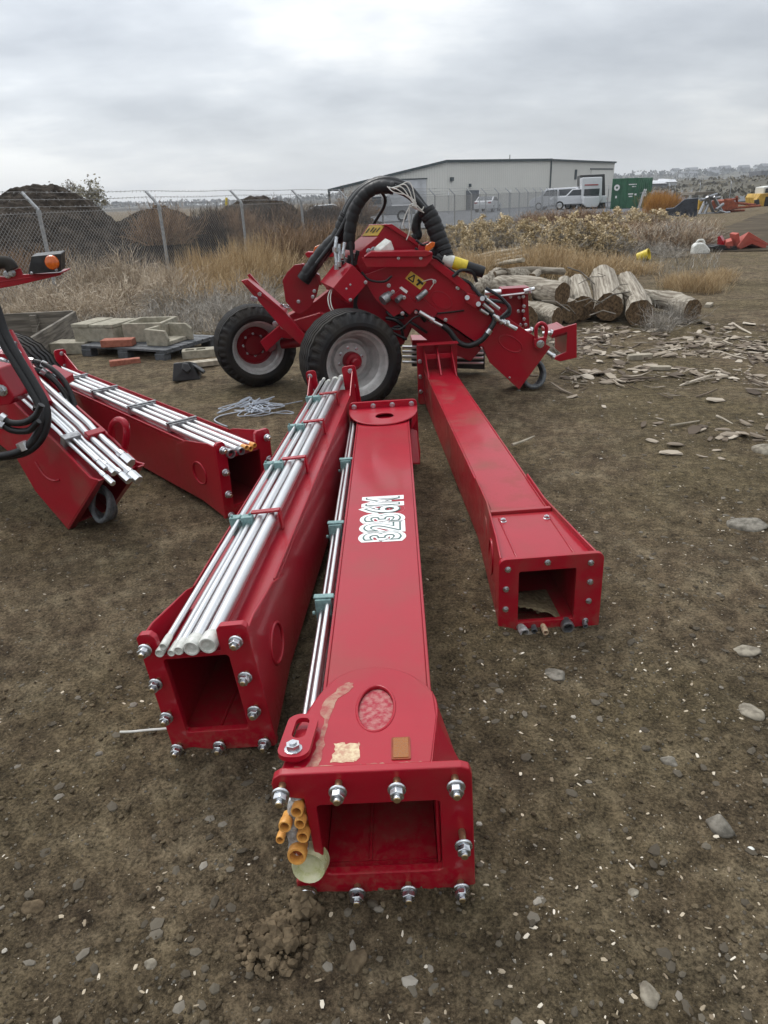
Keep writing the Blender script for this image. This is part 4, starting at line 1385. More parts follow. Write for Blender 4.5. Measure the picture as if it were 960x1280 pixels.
mb.slab([D(a_, b_, 4.25) for a_, b_ in ((-50, 440), (6, 442), (14, 448), (4, 452), (-50, 456))], (0, .12, 0))
mb.build('fitting_bracket', M_RED, ml, 0.004)
# wheel behind
wheel(ml, Vector((-2.98, 5.6, 0.44)), Vector((-0.29, -0.954, 0)).normalized())
# lamp bar
LY = 4.3
mb = MB()
mb.slab([D(a_, b_, LY) for a_, b_ in ((-60, 351), (0, 346), (8, 346), (9, 341), (25, 335), (28, 343), (76, 341), (76, 344), (20, 357), (0, 360.5), (-60, 368))], (0, 0.012, 0))
mb.slab([D(a_, b_, LY - .002) for a_, b_ in ((-60, 350), (0, 351.5), (76, 340.5), (76, 342.5), (0, 353.5), (-60, 353))], (0.004, 0.14, 0.012))
lbm = mb.build('lamp_bar', M_RED, ml, 0.003)
for a_, b_ in ((9, 343), (15, 341)):
    small_bolt(lbm, D(a_, b_, LY - .004), (0, -1, 0), 0.018)
mb = MB()
mb.slab([D(a_, b_, LY - .03) for a_, b_ in ((39, 320.5), (75, 317), (76, 318), (76, 339.5), (36, 343), (35, 342))], (-0.012, 0.10, 0.012))
lamp = mb.build('lamp_housing', M_BLACK, ml, 0.008)
mb = MB()
Ml = M_axis(D(65.5, 328, LY - .028), Vector((0.05, -1, 0.05)))
mb.lathe([(0.040, 0.0), (0.040, 0.012), (0.034, 0.020), (0.020, 0.023), (0.012, 0.025), (0.0, 0.0255)], Ml, 28)
mb.build('amber_lens', M_LENS, lamp)
mb = MB()
Ml = M_axis(D(48, 329, LY - .028), Vector((0.05, -1, 0.05)))
mb.lathe([(0.034, 0.0), (0.033, 0.004), (0.026, 0.005), (0.0, 0.006)], Ml, 28)
mb.build('lamp_face', M_BLACK, lamp)
for a_, b_ in ((39.5, 341.5), (70.5, 337.5)):
    small_bolt(lamp, D(a_, b_, LY - .033), (0, -1, 0), 0.007)
mb = MB()
mb.tube(smooth_path([D(-12, 332, LY + .05), D(0, 328, LY), D(10, 329, LY), D(16, 337, LY)], 4), 0.036, 12)
mb.build('rubber_boot', M_TYRE, ml)
# mast just outside the frame that carries the bar and the arm
mb = MB()
mb.box(-3.45, -3.28, 4.35, 4.55, 0.25, 1.52)
mb.slab([Vector((-3.4, 4.35, 1.30)), Vector((-2.3, 4.31, 1.33)), Vector((-2.3, 4.31, 1.42)), Vector((-3.4, 4.35, 1.42))], (0, .05, 0))
mb.slab([Vector((-3.6, 4.4, .3)), Vector((-2.95, 5.4, .36)), Vector((-2.95, 5.4, .5)), Vector((-3.6, 4.4, .6))], (-.1, 0.05, 0))
mb.build('mast', M_RED, ml, 0.006)
# ------------------------------------------------------------------ ground
def vnoise(x, y, seed):
    xi, yi = np.floor(x).astype(np.int64), np.floor(y).astype(np.int64)
    fx, fy = x - xi, y - yi
    fx, fy = fx * fx * (3 - 2 * fx), fy * fy * (3 - 2 * fy)

    def h(a, b):
        n = (a * 374761393 + b * 668265263 + seed * 1442695041) & 0xFFFFFFFF
        n = ((n ^ (n >> 13)) * 1274126177) & 0xFFFFFFFF
        return ((n ^ (n >> 16)) & 0xFFFF) / 65535.0
    return (h(xi, yi) * (1 - fx) + h(xi + 1, yi) * fx) * (1 - fy) + (h(xi, yi + 1) * (1 - fx) + h(xi + 1, yi + 1) * fx) * fy - 0.5


def gh(x, y):
    x, y = np.asarray(x, float), np.asarray(y, float)
    d = np.hypot(x, y)
    h = 0.042 * vnoise(x * 0.8, y * 0.8, 1) + 0.030 * vnoise(x * 3, y * 3, 2) + 0.016 * vnoise(x * 9, y * 9, 3)
    near = np.clip(1.3 - d / 9.0, 0, 1)
    h = h + near * (0.011 * vnoise(x * 24, y * 24, 4) + 0.007 * vnoise(x * 55, y * 55, 5))
    far = np.clip((d - 60) / 60, 0, 1)
    h = h * (1 - far) - 0.006
    h = h + np.clip((d - 9) / 20, 0, 1) * 0.10 * vnoise(x * 0.25, y * 0.25, 6) * (1 - far)
    # soil pushed up along the steel where it lies in the dirt
    for (x0, y0, x1, y1, hh, ww) in ((-.29, 1.325, .215, 1.335, .016, .035), (-.22, 1.4, -.15, 4.7, .016, .05), (.14, 1.5, .22, 4.7, .016, .05), (-.77, 1.885, -.40, 1.905, .02, .04), (-.75, 2.0, -.45, 5.3, .016, .05), (-.40, 2.0, -.10, 5.3, .016, .05),
                                     (.47, 2.565, .91, 2.575, .02, .045), (.55, 2.7, .43, 6.2, .016, .05), (.86, 2.7, .73, 6.2, .016, .05), (-.96, 3.9, -.67, 4.12, .02, .05), (-.98, 4.0, -3.2, 6.6, .018, .06)):
        dx, dy = x1 - x0, y1 - y0
        t = np.clip(((x - x0) * dx + (y - y0) * dy) / (dx * dx + dy * dy), 0, 1)
        q = np.hypot(x - x0 - t * dx, y - y0 - t * dy) / ww
        h = h + hh * np.exp(-q * q) * (0.6 + 1.6 * vnoise(x * 14, y * 14, 8))
    return h


def gz(x, y):
    return float(gh(np.array([x]), np.array([y]))[0])


def axis_pts(a, f, ratio, end):
    out = [a]
    while out[-1] < end:
        out.append(out[-1] + max(f, ratio * abs(out[-1])))
    return out


xp = axis_pts(0.0, 0.02, 0.018, 1600)
xs = np.array([-v for v in xp[:0:-1]] + xp)
ys = np.array([-60, -20, -6, -2, -.6, 0.1] + axis_pts(0.5, 0.02, 0.0105, 1600))
X, Y = np.meshgrid(xs, ys)
Z = gh(X, Y)
V = np.stack([X.ravel(), Y.ravel(), Z.ravel()], 1)
nx, ny = len(xs), len(ys)
ii = (np.arange(ny - 1)[:, None] * nx + np.arange(nx - 1)[None, :]).ravel()
F = np.stack([ii, ii + 1, ii + nx + 1, ii + nx], 1)
tag(fast('ground', V, F, M_GROUND, smooth=True), kind='structure')


def sheet(name, poly, z, mat):
    mb = MB()
    mb.add([(x, y, z) for x, y in poly], [list(range(len(poly)))])
    return tag(mb.build(name, mat), kind='structure')


sheet('asphalt_yard', [(-14, 47), (2, 44), (17, 50), (31, 72), (60, 100), (50, 130), (-30, 130), (-30, 70)], 0.075, M_ASPH)
# dirt road on the right as a strip that follows the ground
rx = np.linspace(0, 1, 60)
rp = np.array([[8 + 6 * t, 15 + 24 * t] for t in rx])
def strip(name, path, w, mat, dz):
    V, F = [], []
    K = 10
    for i, (x, y) in enumerate(path):
        d = Vector((path[min(i + 1, len(path) - 1)][0] - path[max(i - 1, 0)][0], path[min(i + 1, len(path) - 1)][1] - path[max(i - 1, 0)][1])).normalized()
        for k in range(K + 1):
            u = (k / K - .5) * w * (1 + .15 * math.sin(i * .9 + k * 3))
            X_, Y_ = x - d.y * u, y + d.x * u
            V.append((X_, Y_, gz(X_, Y_) + dz * (1 - (2 * k / K - 1) ** 4) - 0.01 * ((2 * k / K - 1) ** 4)))
    for i in range(len(path) - 1):
        for k in range(K):
            a = i * (K + 1) + k
            F.append((a, a + 1, a + K + 2, a + K + 1))
    mb = MB()
    mb.add(V, F, 0, True)
    return tag(mb.build(name, mat), kind='structure')


strip('dirt_road', [(12 + 0.56 * t * 30 + t * t * 8, 20 + 38 * t) for t in np.linspace(0, 1, 40)], 6.0, M_ROAD, 0.03)

# far hills: long low ridge, higher to the right
hx = np.linspace(-900, 1500, 160)
V, F, Tn = [], [], []
rows = [(480, 0.0), (620, 0.25), (760, 0.55), (880, 0.82), (960, 1.0), (1040, 0.9)]
for j, (yy, k) in enumerate(rows):
    for i, x in enumerate(hx):
        s = 1 / (1 + math.exp(-(x - 260) / 60.0))
        hgt = 5.0 + 15.5 * s + 5 * (1 / (1 + math.exp(-(x - 600) / 120.0))) + 2.0 * math.sin(x * .011) + 1.2 * math.sin(x * 0.031 + j)
        V.append((x, yy + 30 * math.sin(x * .004), -0.5 + hgt * k))
for j in range(len(rows) - 1):
    for i in range(159):
        a = j * 160 + i
        F.append((a, a + 1, a + 161, a + 160))
mb = MB()
mb.add(V, F, 0, True)
tag(mb.build('hills', M_HILL), kind='structure')
def hill_z(x, k=0.9):
    s = 1 / (1 + math.exp(-(x - 260) / 60.0))
    return -0.5 + k * (5.0 + 15.5 * s + 5 * (1 / (1 + math.exp(-(x - 600) / 120.0))) + 2.0 * math.sin(x * .011) + 1.2 * math.sin(x * 0.031 + 3))


# middle distance rise on the right, scrub covered
V, F = [], []
for j in range(30):
    for i in range(80):
        x, y = 40 + i * 4.0, 90 + j * 10
        k = math.sin(math.pi * j / 29) * min(1, i / 14)
        V.append((x, y, -0.15 + k * (2.6 + 1.6 * float(vnoise(np.array([x * .035]), np.array([y * .035]), 9)[0]) * 2 + 0.6 * float(vnoise(np.array([x * .2]), np.array([y * .2]), 10)[0]))))
for j in range(29):
    for i in range(79):
        a = j * 80 + i
        F.append((a, a + 1, a + 81, a + 80))
mb = MB()
mb.add(V, F, 0, True)
tag(mb.build('scrub_terrain', M_HILL), kind='structure')


# ------------------------------------------------------------------ loose stuff on the ground
ICO_V = np.array([[0, 0, 1], [.894, 0, .447], [.276, .851, .447], [-.724, .526, .447], [-.724, -.526, .447], [.276, -.851, .447], [.724, .526, -.447], [-.276, .851, -.447], [-.894, 0, -.447], [-.276, -.851, -.447], [.724, -.526, -.447], [0, 0, -1]])
ICO_F = np.array([[0, 1, 2], [0, 2, 3], [0, 3, 4], [0, 4, 5], [0, 5, 1], [1, 6, 2], [2, 7, 3], [3, 8, 4], [4, 9, 5], [5, 10, 1], [2, 6, 7], [3, 7, 8], [4, 8, 9], [5, 9, 10], [1, 10, 6], [6, 11, 7], [7, 11, 8], [8, 11, 9], [9, 11, 10], [10, 11, 6]])


def scatter_points(n, pxr, pyr, keep=None):
    """places seen evenly over part of the yard, found by their sight lines"""
    out = []
    while len(out) < n:
        p = G(random.uniform(*pxr), random.uniform(*pyr))
        if keep is None or keep(p.x, p.y):
            out.append((p.x, p.y))
    return np.array(out)


def pebbles(name, pts, smin, smax, power, mat, flat=0.6, sink=0.35, tintpow=1.0):
    n = len(pts)
    s = smin + (smax - smin) * rg.random(n) ** power
    dim = np.stack([s * rg.uniform(.8, 1.35, n), s * rg.uniform(.6, 1.0, n), s * rg.uniform(flat * .7, flat * 1.2, n)], 1)
    P0_ = ICO_V[None] * (1 + rg.uniform(-.18, .18, (n, 12, 1))) * dim[:, None, :]
    a = rg.uniform(0, 6.28, n)
    c, s_ = np.cos(a)[:, None], np.sin(a)[:, None]
    x = P0_[..., 0] * c - P0_[..., 1] * s_
    y = P0_[..., 0] * s_ + P0_[..., 1] * c
    z = P0_[..., 2] + gh(pts[:, 0], pts[:, 1])[:, None] + (dim[:, 2] * (1 - 2 * sink))[:, None]
    V = np.stack([x + pts[:, 0:1], y + pts[:, 1:2], z], -1).reshape(-1, 3)
    F = (ICO_F[None] + (np.arange(n) * 12)[:, None, None]).reshape(-1, 3)
    t = np.repeat(rg.random(n) ** tintpow, 12)
    return tag(fast(name, V, F, mat, t, smooth=False), kind='stuff')


pts = np.concatenate([scatter_points(2600, (-60, 1020), (640, 1330)), scatter_points(1300, (560, 1020), (440, 900)), scatter_points(900, (-60, 1000), (430, 700))])
pebbles('gravel', pts, 0.002, 0.022, 7.0, M_GRAVEL, 0.45, 0.50, 1.6)
pts = scatter_points(5200, (-80, 1040), (600, 1340))
pebbles('soil_crumbs', pts, 0.002, 0.011, 4.0, tinted('soil_crumb', [(0, (0.055, 0.042, 0.027)), (1, (0.135, 0.105, 0.065))], 0.95), 0.75, 0.25)


def slivers(name, pts, lmin, lmax, wr, hr, mat, power=2.0, lift=0.0, tintpow=1.0, tilt=0.15):
    """thin splinters: bent little slabs"""
    n = len(pts)
    l = lmin + (lmax - lmin) * rg.random(n) ** power
    w = l * rg.uniform(wr[0], wr[1], n)
    h = np.maximum(l * rg.uniform(hr[0], hr[1], n), 0.0012)
    base = np.array([[-.5, -.5, 0], [0, -.6, .0], [.5, -.3, 0], [.5, .35, 0], [0.05, .55, .0], [-.5, .4, 0]])
    top = base.copy()
    top[:, 2] = 1
    top[:, :2] *= 0.85
    B = np.concatenate([base, top])[None] * np.ones((n, 1, 1))
    B[:, :, :2] *= 1 + rg.uniform(-.25, .25, (n, 12, 2))
    x = B[..., 0] * l[:, None]
    y = B[..., 1] * w[:, None]
    z = B[..., 2] * h[:, None] + (np.abs(B[..., 0]) ** 2 * l[:, None] * rg.uniform(-.1, .25, (n, 1)))
    tl = rg.uniform(-tilt, tilt, (n, 1))
    z = z + x * tl
    a = rg.uniform(0, 6.28, (n, 1))
    X_ = x * np.cos(a) - y * np.sin(a) + pts[:, 0:1]
    Y_ = x * np.sin(a) + y * np.cos(a) + pts[:, 1:2]
    Z_ = z + gh(pts[:, 0], pts[:, 1])[:, None] + lift + np.abs(tl) * l[:, None] * .4
    V = np.stack([X_, Y_, Z_], -1).reshape(-1, 3)
    q = np.array([[i, (i + 1) % 6, (i + 1) % 6 + 6, i + 6] for i in range(6)] + [[6, 7, 10, 11], [7, 8, 9, 10]])
    F = (q[None] + (np.arange(n) * 12)[:, None, None]).reshape(-1, 4)
    return tag(fast(name, V, F, mat, np.repeat(rg.random(n) ** tintpow, 12)), kind='stuff')


pts = np.concatenate([scatter_points(900, (-60, 1020), (700, 1330)), scatter_points(900, (560, 1020), (470, 900)), scatter_points(400, (-40, 560), (500, 760)), scatter_points(500, (620, 1020), (520, 1330))])
slivers('wood_litter', pts, 0.003, 0.019, (.18, .7), (.05, .15), M_CHIPS, 4.5)
def clumpy(n, pxr, pyr, seed, thr):
    return np.array([p for p in scatter_points(n, pxr, pyr) if float(vnoise(np.array([p[0] * 2.2]), np.array([p[1] * 1.6]), seed)[0]) + random.uniform(-.2, .2) > thr])
pts = np.concatenate([clumpy(2300, (690, 1010), (405, 450), 61, -.1), clumpy(1300, (720, 1010), (425, 480), 62, .05), clumpy(600, (660, 1010), (450, 600), 63, .12), scatter_points(240, (660, 780), (395, 445))])
slivers('bark_debris', pts, 0.012, 0.16, (.22, .75), (.02, .10), M_BARK, 4.0, 0.002, 0.8, 0.22)
pts = clumpy(420, (700, 1010), (405, 500), 64, 0)
slivers('splinters', pts, 0.05, 0.40, (.03, .09), (.015, .05), M_BARK, 2.4, 0.004, 0.9, 0.2)

# named stones
def stone(px_, py_, r, label, mat=None, flat=0.62, seed=1, group='larger stones on the yard dirt'):
    rr = random.Random(seed)
    p = G(px_, py_)
    import bmesh
    bm = bmesh.new()
    bmesh.ops.create_icosphere(bm, subdivisions=3, radius=1.0)
    f = [Vector((rr.uniform(-1, 1), rr.uniform(-1, 1), rr.uniform(-1, 1))).normalized() for _ in range(11)]
    for v in bm.verts:
        d = v.co.normalized()
        k = 1.0
        for q in f:
            k = min(k, 0.74 / d.dot(q) if d.dot(q) > .74 else k)
        k *= 1 + 0.04 * math.sin(d.x * 7 + seed) * math.sin(d.y * 6) + rr.uniform(-.012, .012)
        v.co = Vector((d.x * r * 1.12, d.y * r * .9, d.z * r * flat)) * k
    me = bpy.data.meshes.new('stone')
    bm.to_mesh(me)
    bm.free()
    for pl_ in me.polygons:
        pl_.use_smooth = True
    me.materials.append(mat or M_ROCK)
    o = bpy.data.objects.new('stone', me)
    COL.objects.link(o)
    o.location = (p.x, p.y, gz(p.x, p.y) + r * flat * 0.12)
    o.rotation_euler = (rr.uniform(-.15, .15), rr.uniform(-.15, .15), rr.uniform(0, 6))
    return tag(o, label, 'stone', group)


stone(899, 1036, 0.042, 'largest rounded stone with a broken dark face, lying alone at the right', M_ROCK, 0.85, 3)
stone(188, 1203, 0.017, 'smooth pale grey egg-shaped pebble in the lower left dirt', M_ROCKW, 0.55, 4)
stone(444, 1203, 0.034, 'flat brown stone half sunk in front of the numbered beam', M_CLOD, 0.45, 5)
stone(812, 1244, 0.030, 'pale greenish stone near the bottom right corner', M_ROCKW, 0.4, 6)
stone(935, 808, 0.055, 'flat tan stone at the right edge level with the right beam opening', M_ROCKW, 0.35, 7)
stone(938, 886, 0.050, 'flat cream stone at the right edge above the big round stone', M_ROCKW, 0.35, 8)
stone(838, 946, 0.028, 'small grey stone above and left of the big round stone', M_ROCK, 0.4, 9)
stone(694, 841, 0.048, 'buried grey stone in front of the right beam opening', M_ROCK, 0.35, 10)
stone(124, 940, 0.014, 'blue grey pebble left of the white cord', M_ROCK, 0.5, 11)
stone(40, 1128, 0.032, 'mottled brown stone at the left edge of the bottom dirt', M_CLOD, 0.4, 12)
stone(792, 1112, 0.016, 'grey oval pebble below the big round stone', M_ROCKW, 0.45, 13)
stone(955, 566, 0.09, 'pale broken stone at the right edge amid bark scraps', M_ROCKW, 0.6, 14)
stone(935, 655, 0.10, 'half buried grey slab of stone at the far right', M_ROCK, 0.3, 15)
stone(938, 1066, 0.012, 'small white pebble beside the big round stone', M_WHITEP, 0.6, 16)

# heap of turned-up clods beside the numbered beam
mb = MB()
for i in range(260):
    t = random.random()
    a = random.uniform(0, 6.28)
    q = math.sqrt(random.random())
    cx_, cy_ = (-0.325, 1.185) if t < .72 else (-0.262, 1.275)
    R_ = (0.105, 0.085) if t < .72 else (0.05, 0.07)
    x, y = cx_ + R_[0] * q * math.cos(a), cy_ + R_[1] * q * math.sin(a)
    r = random.uniform(0.008, 0.028) * (1.15 - .5 * q)
    z = gz(x, y) + 0.045 * (1 - q ** 1.6) * random.uniform(.3, 1.0)
    R3 = Matrix.Rotation(random.uniform(0, 6), 4, Vector((random.uniform(-1, 1), random.uniform(-1, 1), random.uniform(-1, 1))).normalized())
    vs = []
    for v in ICO_V:
        k = r * random.uniform(.7, 1.25)
        vs.append(R3 @ Vector((v[0] * k, v[1] * k * .8, v[2] * k * .75)) + Vector((x, y, z)))
    mb.add(vs, [tuple(f) for f in ICO_F])
tag(mb.build('clod_heap', M_CLOD), 'small heap of broken damp clods turned up beside the numbered beam', 'dirt clods')

# rope tangle, cord
mb = MB()
for k in range(6):
    c = G(325 + random.uniform(-18, 18), 511 + random.uniform(-4, 4))
    pts = []
    for i in range(9):
        a = i * random.uniform(.7, 1.6) + k
        q = random.uniform(.02, .26)
        pts.append((c.x + q * 1.6 * math.cos(a), c.y + q * math.sin(a) * 1.3, gz(c.x, c.y) + 0.012 + random.uniform(0, .03)))
    mb.tube(smooth_path(pts, 6), 0.0052, 5)
pts = [G(a_, b_, 0.012) for a_, b_ in ((312, 512), (292, 516), (275, 520), (268, 525), (276, 530), (284, 533))]
mb.tube(smooth_path(pts, 6), 0.006, 5)
tag(mb.build('rope_tangle', M_ROPE), 'tangle of pale blue-white rope lying on the dirt left of the front wheel', 'rope')
mb = MB()
pts = [G(a_, b_, 0.012) for a_, b_ in ((150, 915), (165, 914.5), (185, 912.5), (205, 911), (240, 908))]
mb.tube(smooth_path(pts, 6), 0.0042, 6)
tag(mb.build('white_cord', M_WHITEP), 'short white cord running under the left beam flange', 'cord')
mb = MB()
for pts in ([(640, 556), (652, 552), (664, 547), (668, 545)], [(838, 532), (850, 530), (874, 526)], [(896, 520), (905, 524), (916, 530)]):
    mb = MB()
    P_ = smooth_path([G(a_, b_, 0.02) for a_, b_ in pts], 5)
    mb.tube(P_, [0.012 - 0.007 * i / len(P_) for i in range(len(P_))], 6)
    tag(mb.build('stick', M_PALEW), {640: 'thin pale stick lying beside the plain right beam', 838: 'longer split stick on the open dirt right of the beams', 896: 'short bent twig on the dirt at right'}[pts[0][0]], 'stick')
for (a_, b_, l, w, h, rz, lb_) in ((798, 449, .30, .10, .06, .1, 'thick pale chunk of split wood on the dirt in front of the logs'), (824, 463, .22, .08, .04, -.25, 'smaller pale wood chunk right of the bigger chunk'), (885, 382, .30, .10, .05, 1.0, 'grey wood slab behind the bark scraps')):
    p = G(a_, b_)
    mb = MB()
    M = Matrix.Translation((p.x, p.y, gz(p.x, p.y))) @ Matrix.Rotation(rz, 4, 'Z')
    mb.slab([M @ Vector(q) for q in ((-l / 2, -w / 2, 0), (l * .45, -w * .5, 0), (l / 2, 0, 0), (l * .4, w / 2, 0), (-l * .42, w * .4, 0))], (0.01, 0, h))
    tag(mb.build('wood_chunk', M_PALEW, None, 0.006), lb_, 'wood')
# angular black plastic cover
p = G(235, 473)
mb = MB()
M = Matrix.Translation((p.x, p.y, 0)) @ Matrix.Rotation(.25, 4, 'Z')
mb.hexa([M @ Vector(q) for q in ((-.17, -.10, 0), (.13, -.12, 0), (.16, .12, 0), (-.13, .12, 0), (-.13, -.04, .19), (.05, -.07, .20), (.12, .06, .15), (-.10, .09, .17))])
mb.slab([M @ Vector(q) for q in ((.03, -.06, .20), (.17, -.1, .08), (.2, .06, .06), (.1, .06, .15))], (0, 0, -.03))
mb.slab([M @ Vector(q) for q in ((-.05, -.10, .13), (0, -.12, .08), (.05, -.12, .12), (.03, -.09, .18), (-.03, -.07, .19))], (.01, -.04, .01))
tag(mb.build('plastic_cover', M_BLACK, None, 0.012), 'crumpled black plastic cover lying on the dirt in front of the pallet', 'plastic cover')
# pale patch of sawdust in front
# ------------------------------------------------------------------ pallet with concrete troughs
PM = Matrix.Translation((-3.02, 9.43, 0)) @ Matrix.Rotation(rad(-25), 4, 'Z')
pal = thing('pallet', 'dark grey plastic pallet carrying old concrete troughs', 'pallet', PM.translation, (0, 0, rad(-25)))
mb = MB()
for k in range(7):
    mb.box(-.70, .70, -.52 + k * .15, -.52 + k * .15 + .125, .115, .145)
for k in range(3):
    mb.box(-.70 + k * .62, -.70 + k * .62 + .16, -.52, .53, .095, .1145)
mb.build('deck', M_PALLET, pal, 0.005)
for x in (-.62, 0, .60):
    for y in (-.47, 0, .45):
        mb = MB()
        mb.box(x - .08, x + .08, y - .06, y + .06, 0, .094)
        mb.build('foot', M_PALLET, pal, 0.008)


def trough(name, label, loc, rz, l, w, h, t=0.05, kind='open', group='concrete troughs'):
    o = None
    mb = MB()
    M = Matrix.Translation(loc) @ Matrix.Rotation(rz, 4, 'Z')
    if kind == 'open':
        mb.plate([(-l / 2, -w / 2), (l / 2, -w / 2), (l / 2, w / 2), (-l / 2, w / 2)], [[(-l / 2 + t, -w / 2 + t), (l / 2 - t, -w / 2 + t), (l / 2 - t, w / 2 - t), (-l / 2 + t, w / 2 - t)]], M @ Matrix.Translation((0, 0, .0)), h)
        mb.box(-l / 2 + t, l / 2 - t, -w / 2 + t, w / 2 - t, 0.0, 0.05, M)
    elif kind == 'lid':
        mb.box(-l / 2, l / 2, -w / 2, w / 2, 0, h - .05, M)
        mb.box(-l / 2 - .01, -.06, -w / 2 - .01, w / 2 + .01, h - .048, h, M)
        mb.box(-.05, l * .28, -w / 2 - .005, w / 2 + .01, h - .048, h - .008, M)
        mb.box(l * .29, l / 2 + .01, -w / 2 - .01, w / 2 + .005, h - .048, h - .003, M)
    elif kind == 'broken':
        mb.slab([M @ Vector(q) for q in ((-l / 2, -w / 2, 0), (l * .3, -w / 2, 0), (l * .36, -w / 2, h * .4), (l * .25, -w / 2, h * .9), (-l / 2, -w / 2, h))], M.to_3x3() @ Vector((0, t, 0)))
        mb.box(-l / 2, -l / 2 + t, -w / 2 + t + .002, w / 2, 0, h, M)
        mb.slab([M @ Vector(q) for q in ((-l / 2 + t + .002, w / 2 - t, 0), (l / 2, w / 2 - t, 0), (l / 2, w / 2 - t, h * .7), (l * .3, w / 2 - t, h), (-l / 2 + t + .002, w / 2 - t, h))], M.to_3x3() @ Vector((0, t, 0)))
        mb.box(-l / 2 + t, l * .3, -w / 2 + t + .002, w / 2 - t - .002, 0, .05, M)
    else:
        mb.box(-l / 2, l / 2, -w / 2, w / 2, 0, h, M)
    return tag(mb.build(name, M_CONC, None, 0.008), label, 'concrete trough', group)


def on(px_, py_, z):
    p = G(px_, py_, z)
    return (p.x, p.y, z)


RZ = rad(-25)
a = PM @ Vector((-.72, -.02, .147))
trough('concrete_trough', 'concrete trough covered by loose slabs, at the left on the dark pallet', a, RZ + .15, .62, .55, .23, kind='lid')
a = PM @ Vector((-0.05, .12, .147))
trough('concrete_trough', 'open empty concrete trough in the middle of the dark pallet', a, RZ + .32, .54, .56, .24)
a = PM @ Vector((.42, -.08, .147))
trough('concrete_trough', 'broken concrete trough missing a side, at the right on the dark pallet', a, RZ + .1, .38, .50, .21, kind='broken')
p = G(66, 443)
trough('concrete_slab', 'low concrete slab on the dirt left of the pallet', (p.x + .25, p.y + .1, 0), -.1, .5, .3, .15, kind='block', group='loose concrete pieces')
def brick(px_, py_, z, rz, label, l=.40, w=.16, h=.085):
    p = G(px_, py_, z)
    mb = MB()
    mb.box(-l / 2, l / 2, -w / 2, w / 2, 0, h, Matrix.Translation((p.x, p.y, z)) @ Matrix.Rotation(rz, 4, 'Z'))
    tag(mb.build('brick', M_BRICK, None, 0.008), label, 'brick', 'loose red bricks')
a = PM @ Vector((-.12, -.44, .147))
mb = MB()
mb.box(-.2, .2, -.09, .09, 0, .09, Matrix.Translation(a) @ Matrix.Rotation(.0, 4, 'Z'))
tag(mb.build('brick', M_BRICK, None, 0.008), 'red brick lying on the pallet edge in front of the open trough', 'brick', 'loose red bricks')
brick(157, 456, 0, .35, 'red brick lying on the dirt in front of the pallet', .36, .1, .07)
p = G(249, 446)
mb = MB()
M = Matrix.Translation((p.x, p.y, 0)) @ Matrix.Rotation(.2, 4, 'Z')
mb.plate(rrect(-.2, .2, -.1, .1, .01, 1), [rrect(-.16, -.05, -.06, .06, .01, 1), rrect(-.02, .09, -.06, .06, .01, 1)], M, .10)
tag(mb.build('hollow_block', M_CONC, None, 0.006), 'hollow concrete block lying right of the pallet', 'concrete block', 'loose concrete pieces')
p = G(265, 456)
mb = MB()
mb.box(-.32, .32, -.07, .07, 0, .06, Matrix.Translation((p.x, p.y, 0)) @ Matrix.Rotation(.35, 4, 'Z'))
tag(mb.build('wood_plank', M_PALEW, None, 0.006), 'short pale plank on the dirt left of the rear wheel', 'plank')
# weathered wooden box left
wb = thing('wooden_bin', 'weathered grey wooden planter bin with one side fallen slanting, at the left edge', 'wooden bin', (-5.3, 11.2, 0))
wb['world'] = 1
A, B = G(-30, 428), G(96, 419)
def board(A, B, z0, z1, t, nm='board'):
    mb = MB()
    mb.slab([Vector((A.x, A.y, z0)), Vector((B.x, B.y, z0)), Vector((B.x, B.y, z1)), Vector((A.x, A.y, z1))], Vector((B.y - A.y, A.x - B.x, 0)).normalized() * -t)
    mb.build(nm, M_WOODG, wb, 0.006)
BL_, BC_, BN_ = G(-45, 396, .33), G(95, 389, .33), G(30, 428, .33)
board(BL_, BC_ + Vector((-.06, 0, 0)), -.02, .34, .05)
board(BN_, BC_, -.02, .33, .05)
board(BL_ + Vector((.3, -1.8, 0)), BL_ + Vector((0, -.06, 0)), -.02, .32, .05)
mb = MB()
mb.slab([BL_.lerp(BC_, .62) + Vector((-.05, -.02, -.33)), BL_.lerp(BC_, .62) + Vector((.05, -.02, -.33)), BL_.lerp(BC_, .62) + Vector((.05, -.02, -.02)), BL_.lerp(BC_, .62) + Vector((-.05, -.02, -.02))], (0, -.06, 0))
mb.build('corner_post', M_WOODG, wb, 0.005)

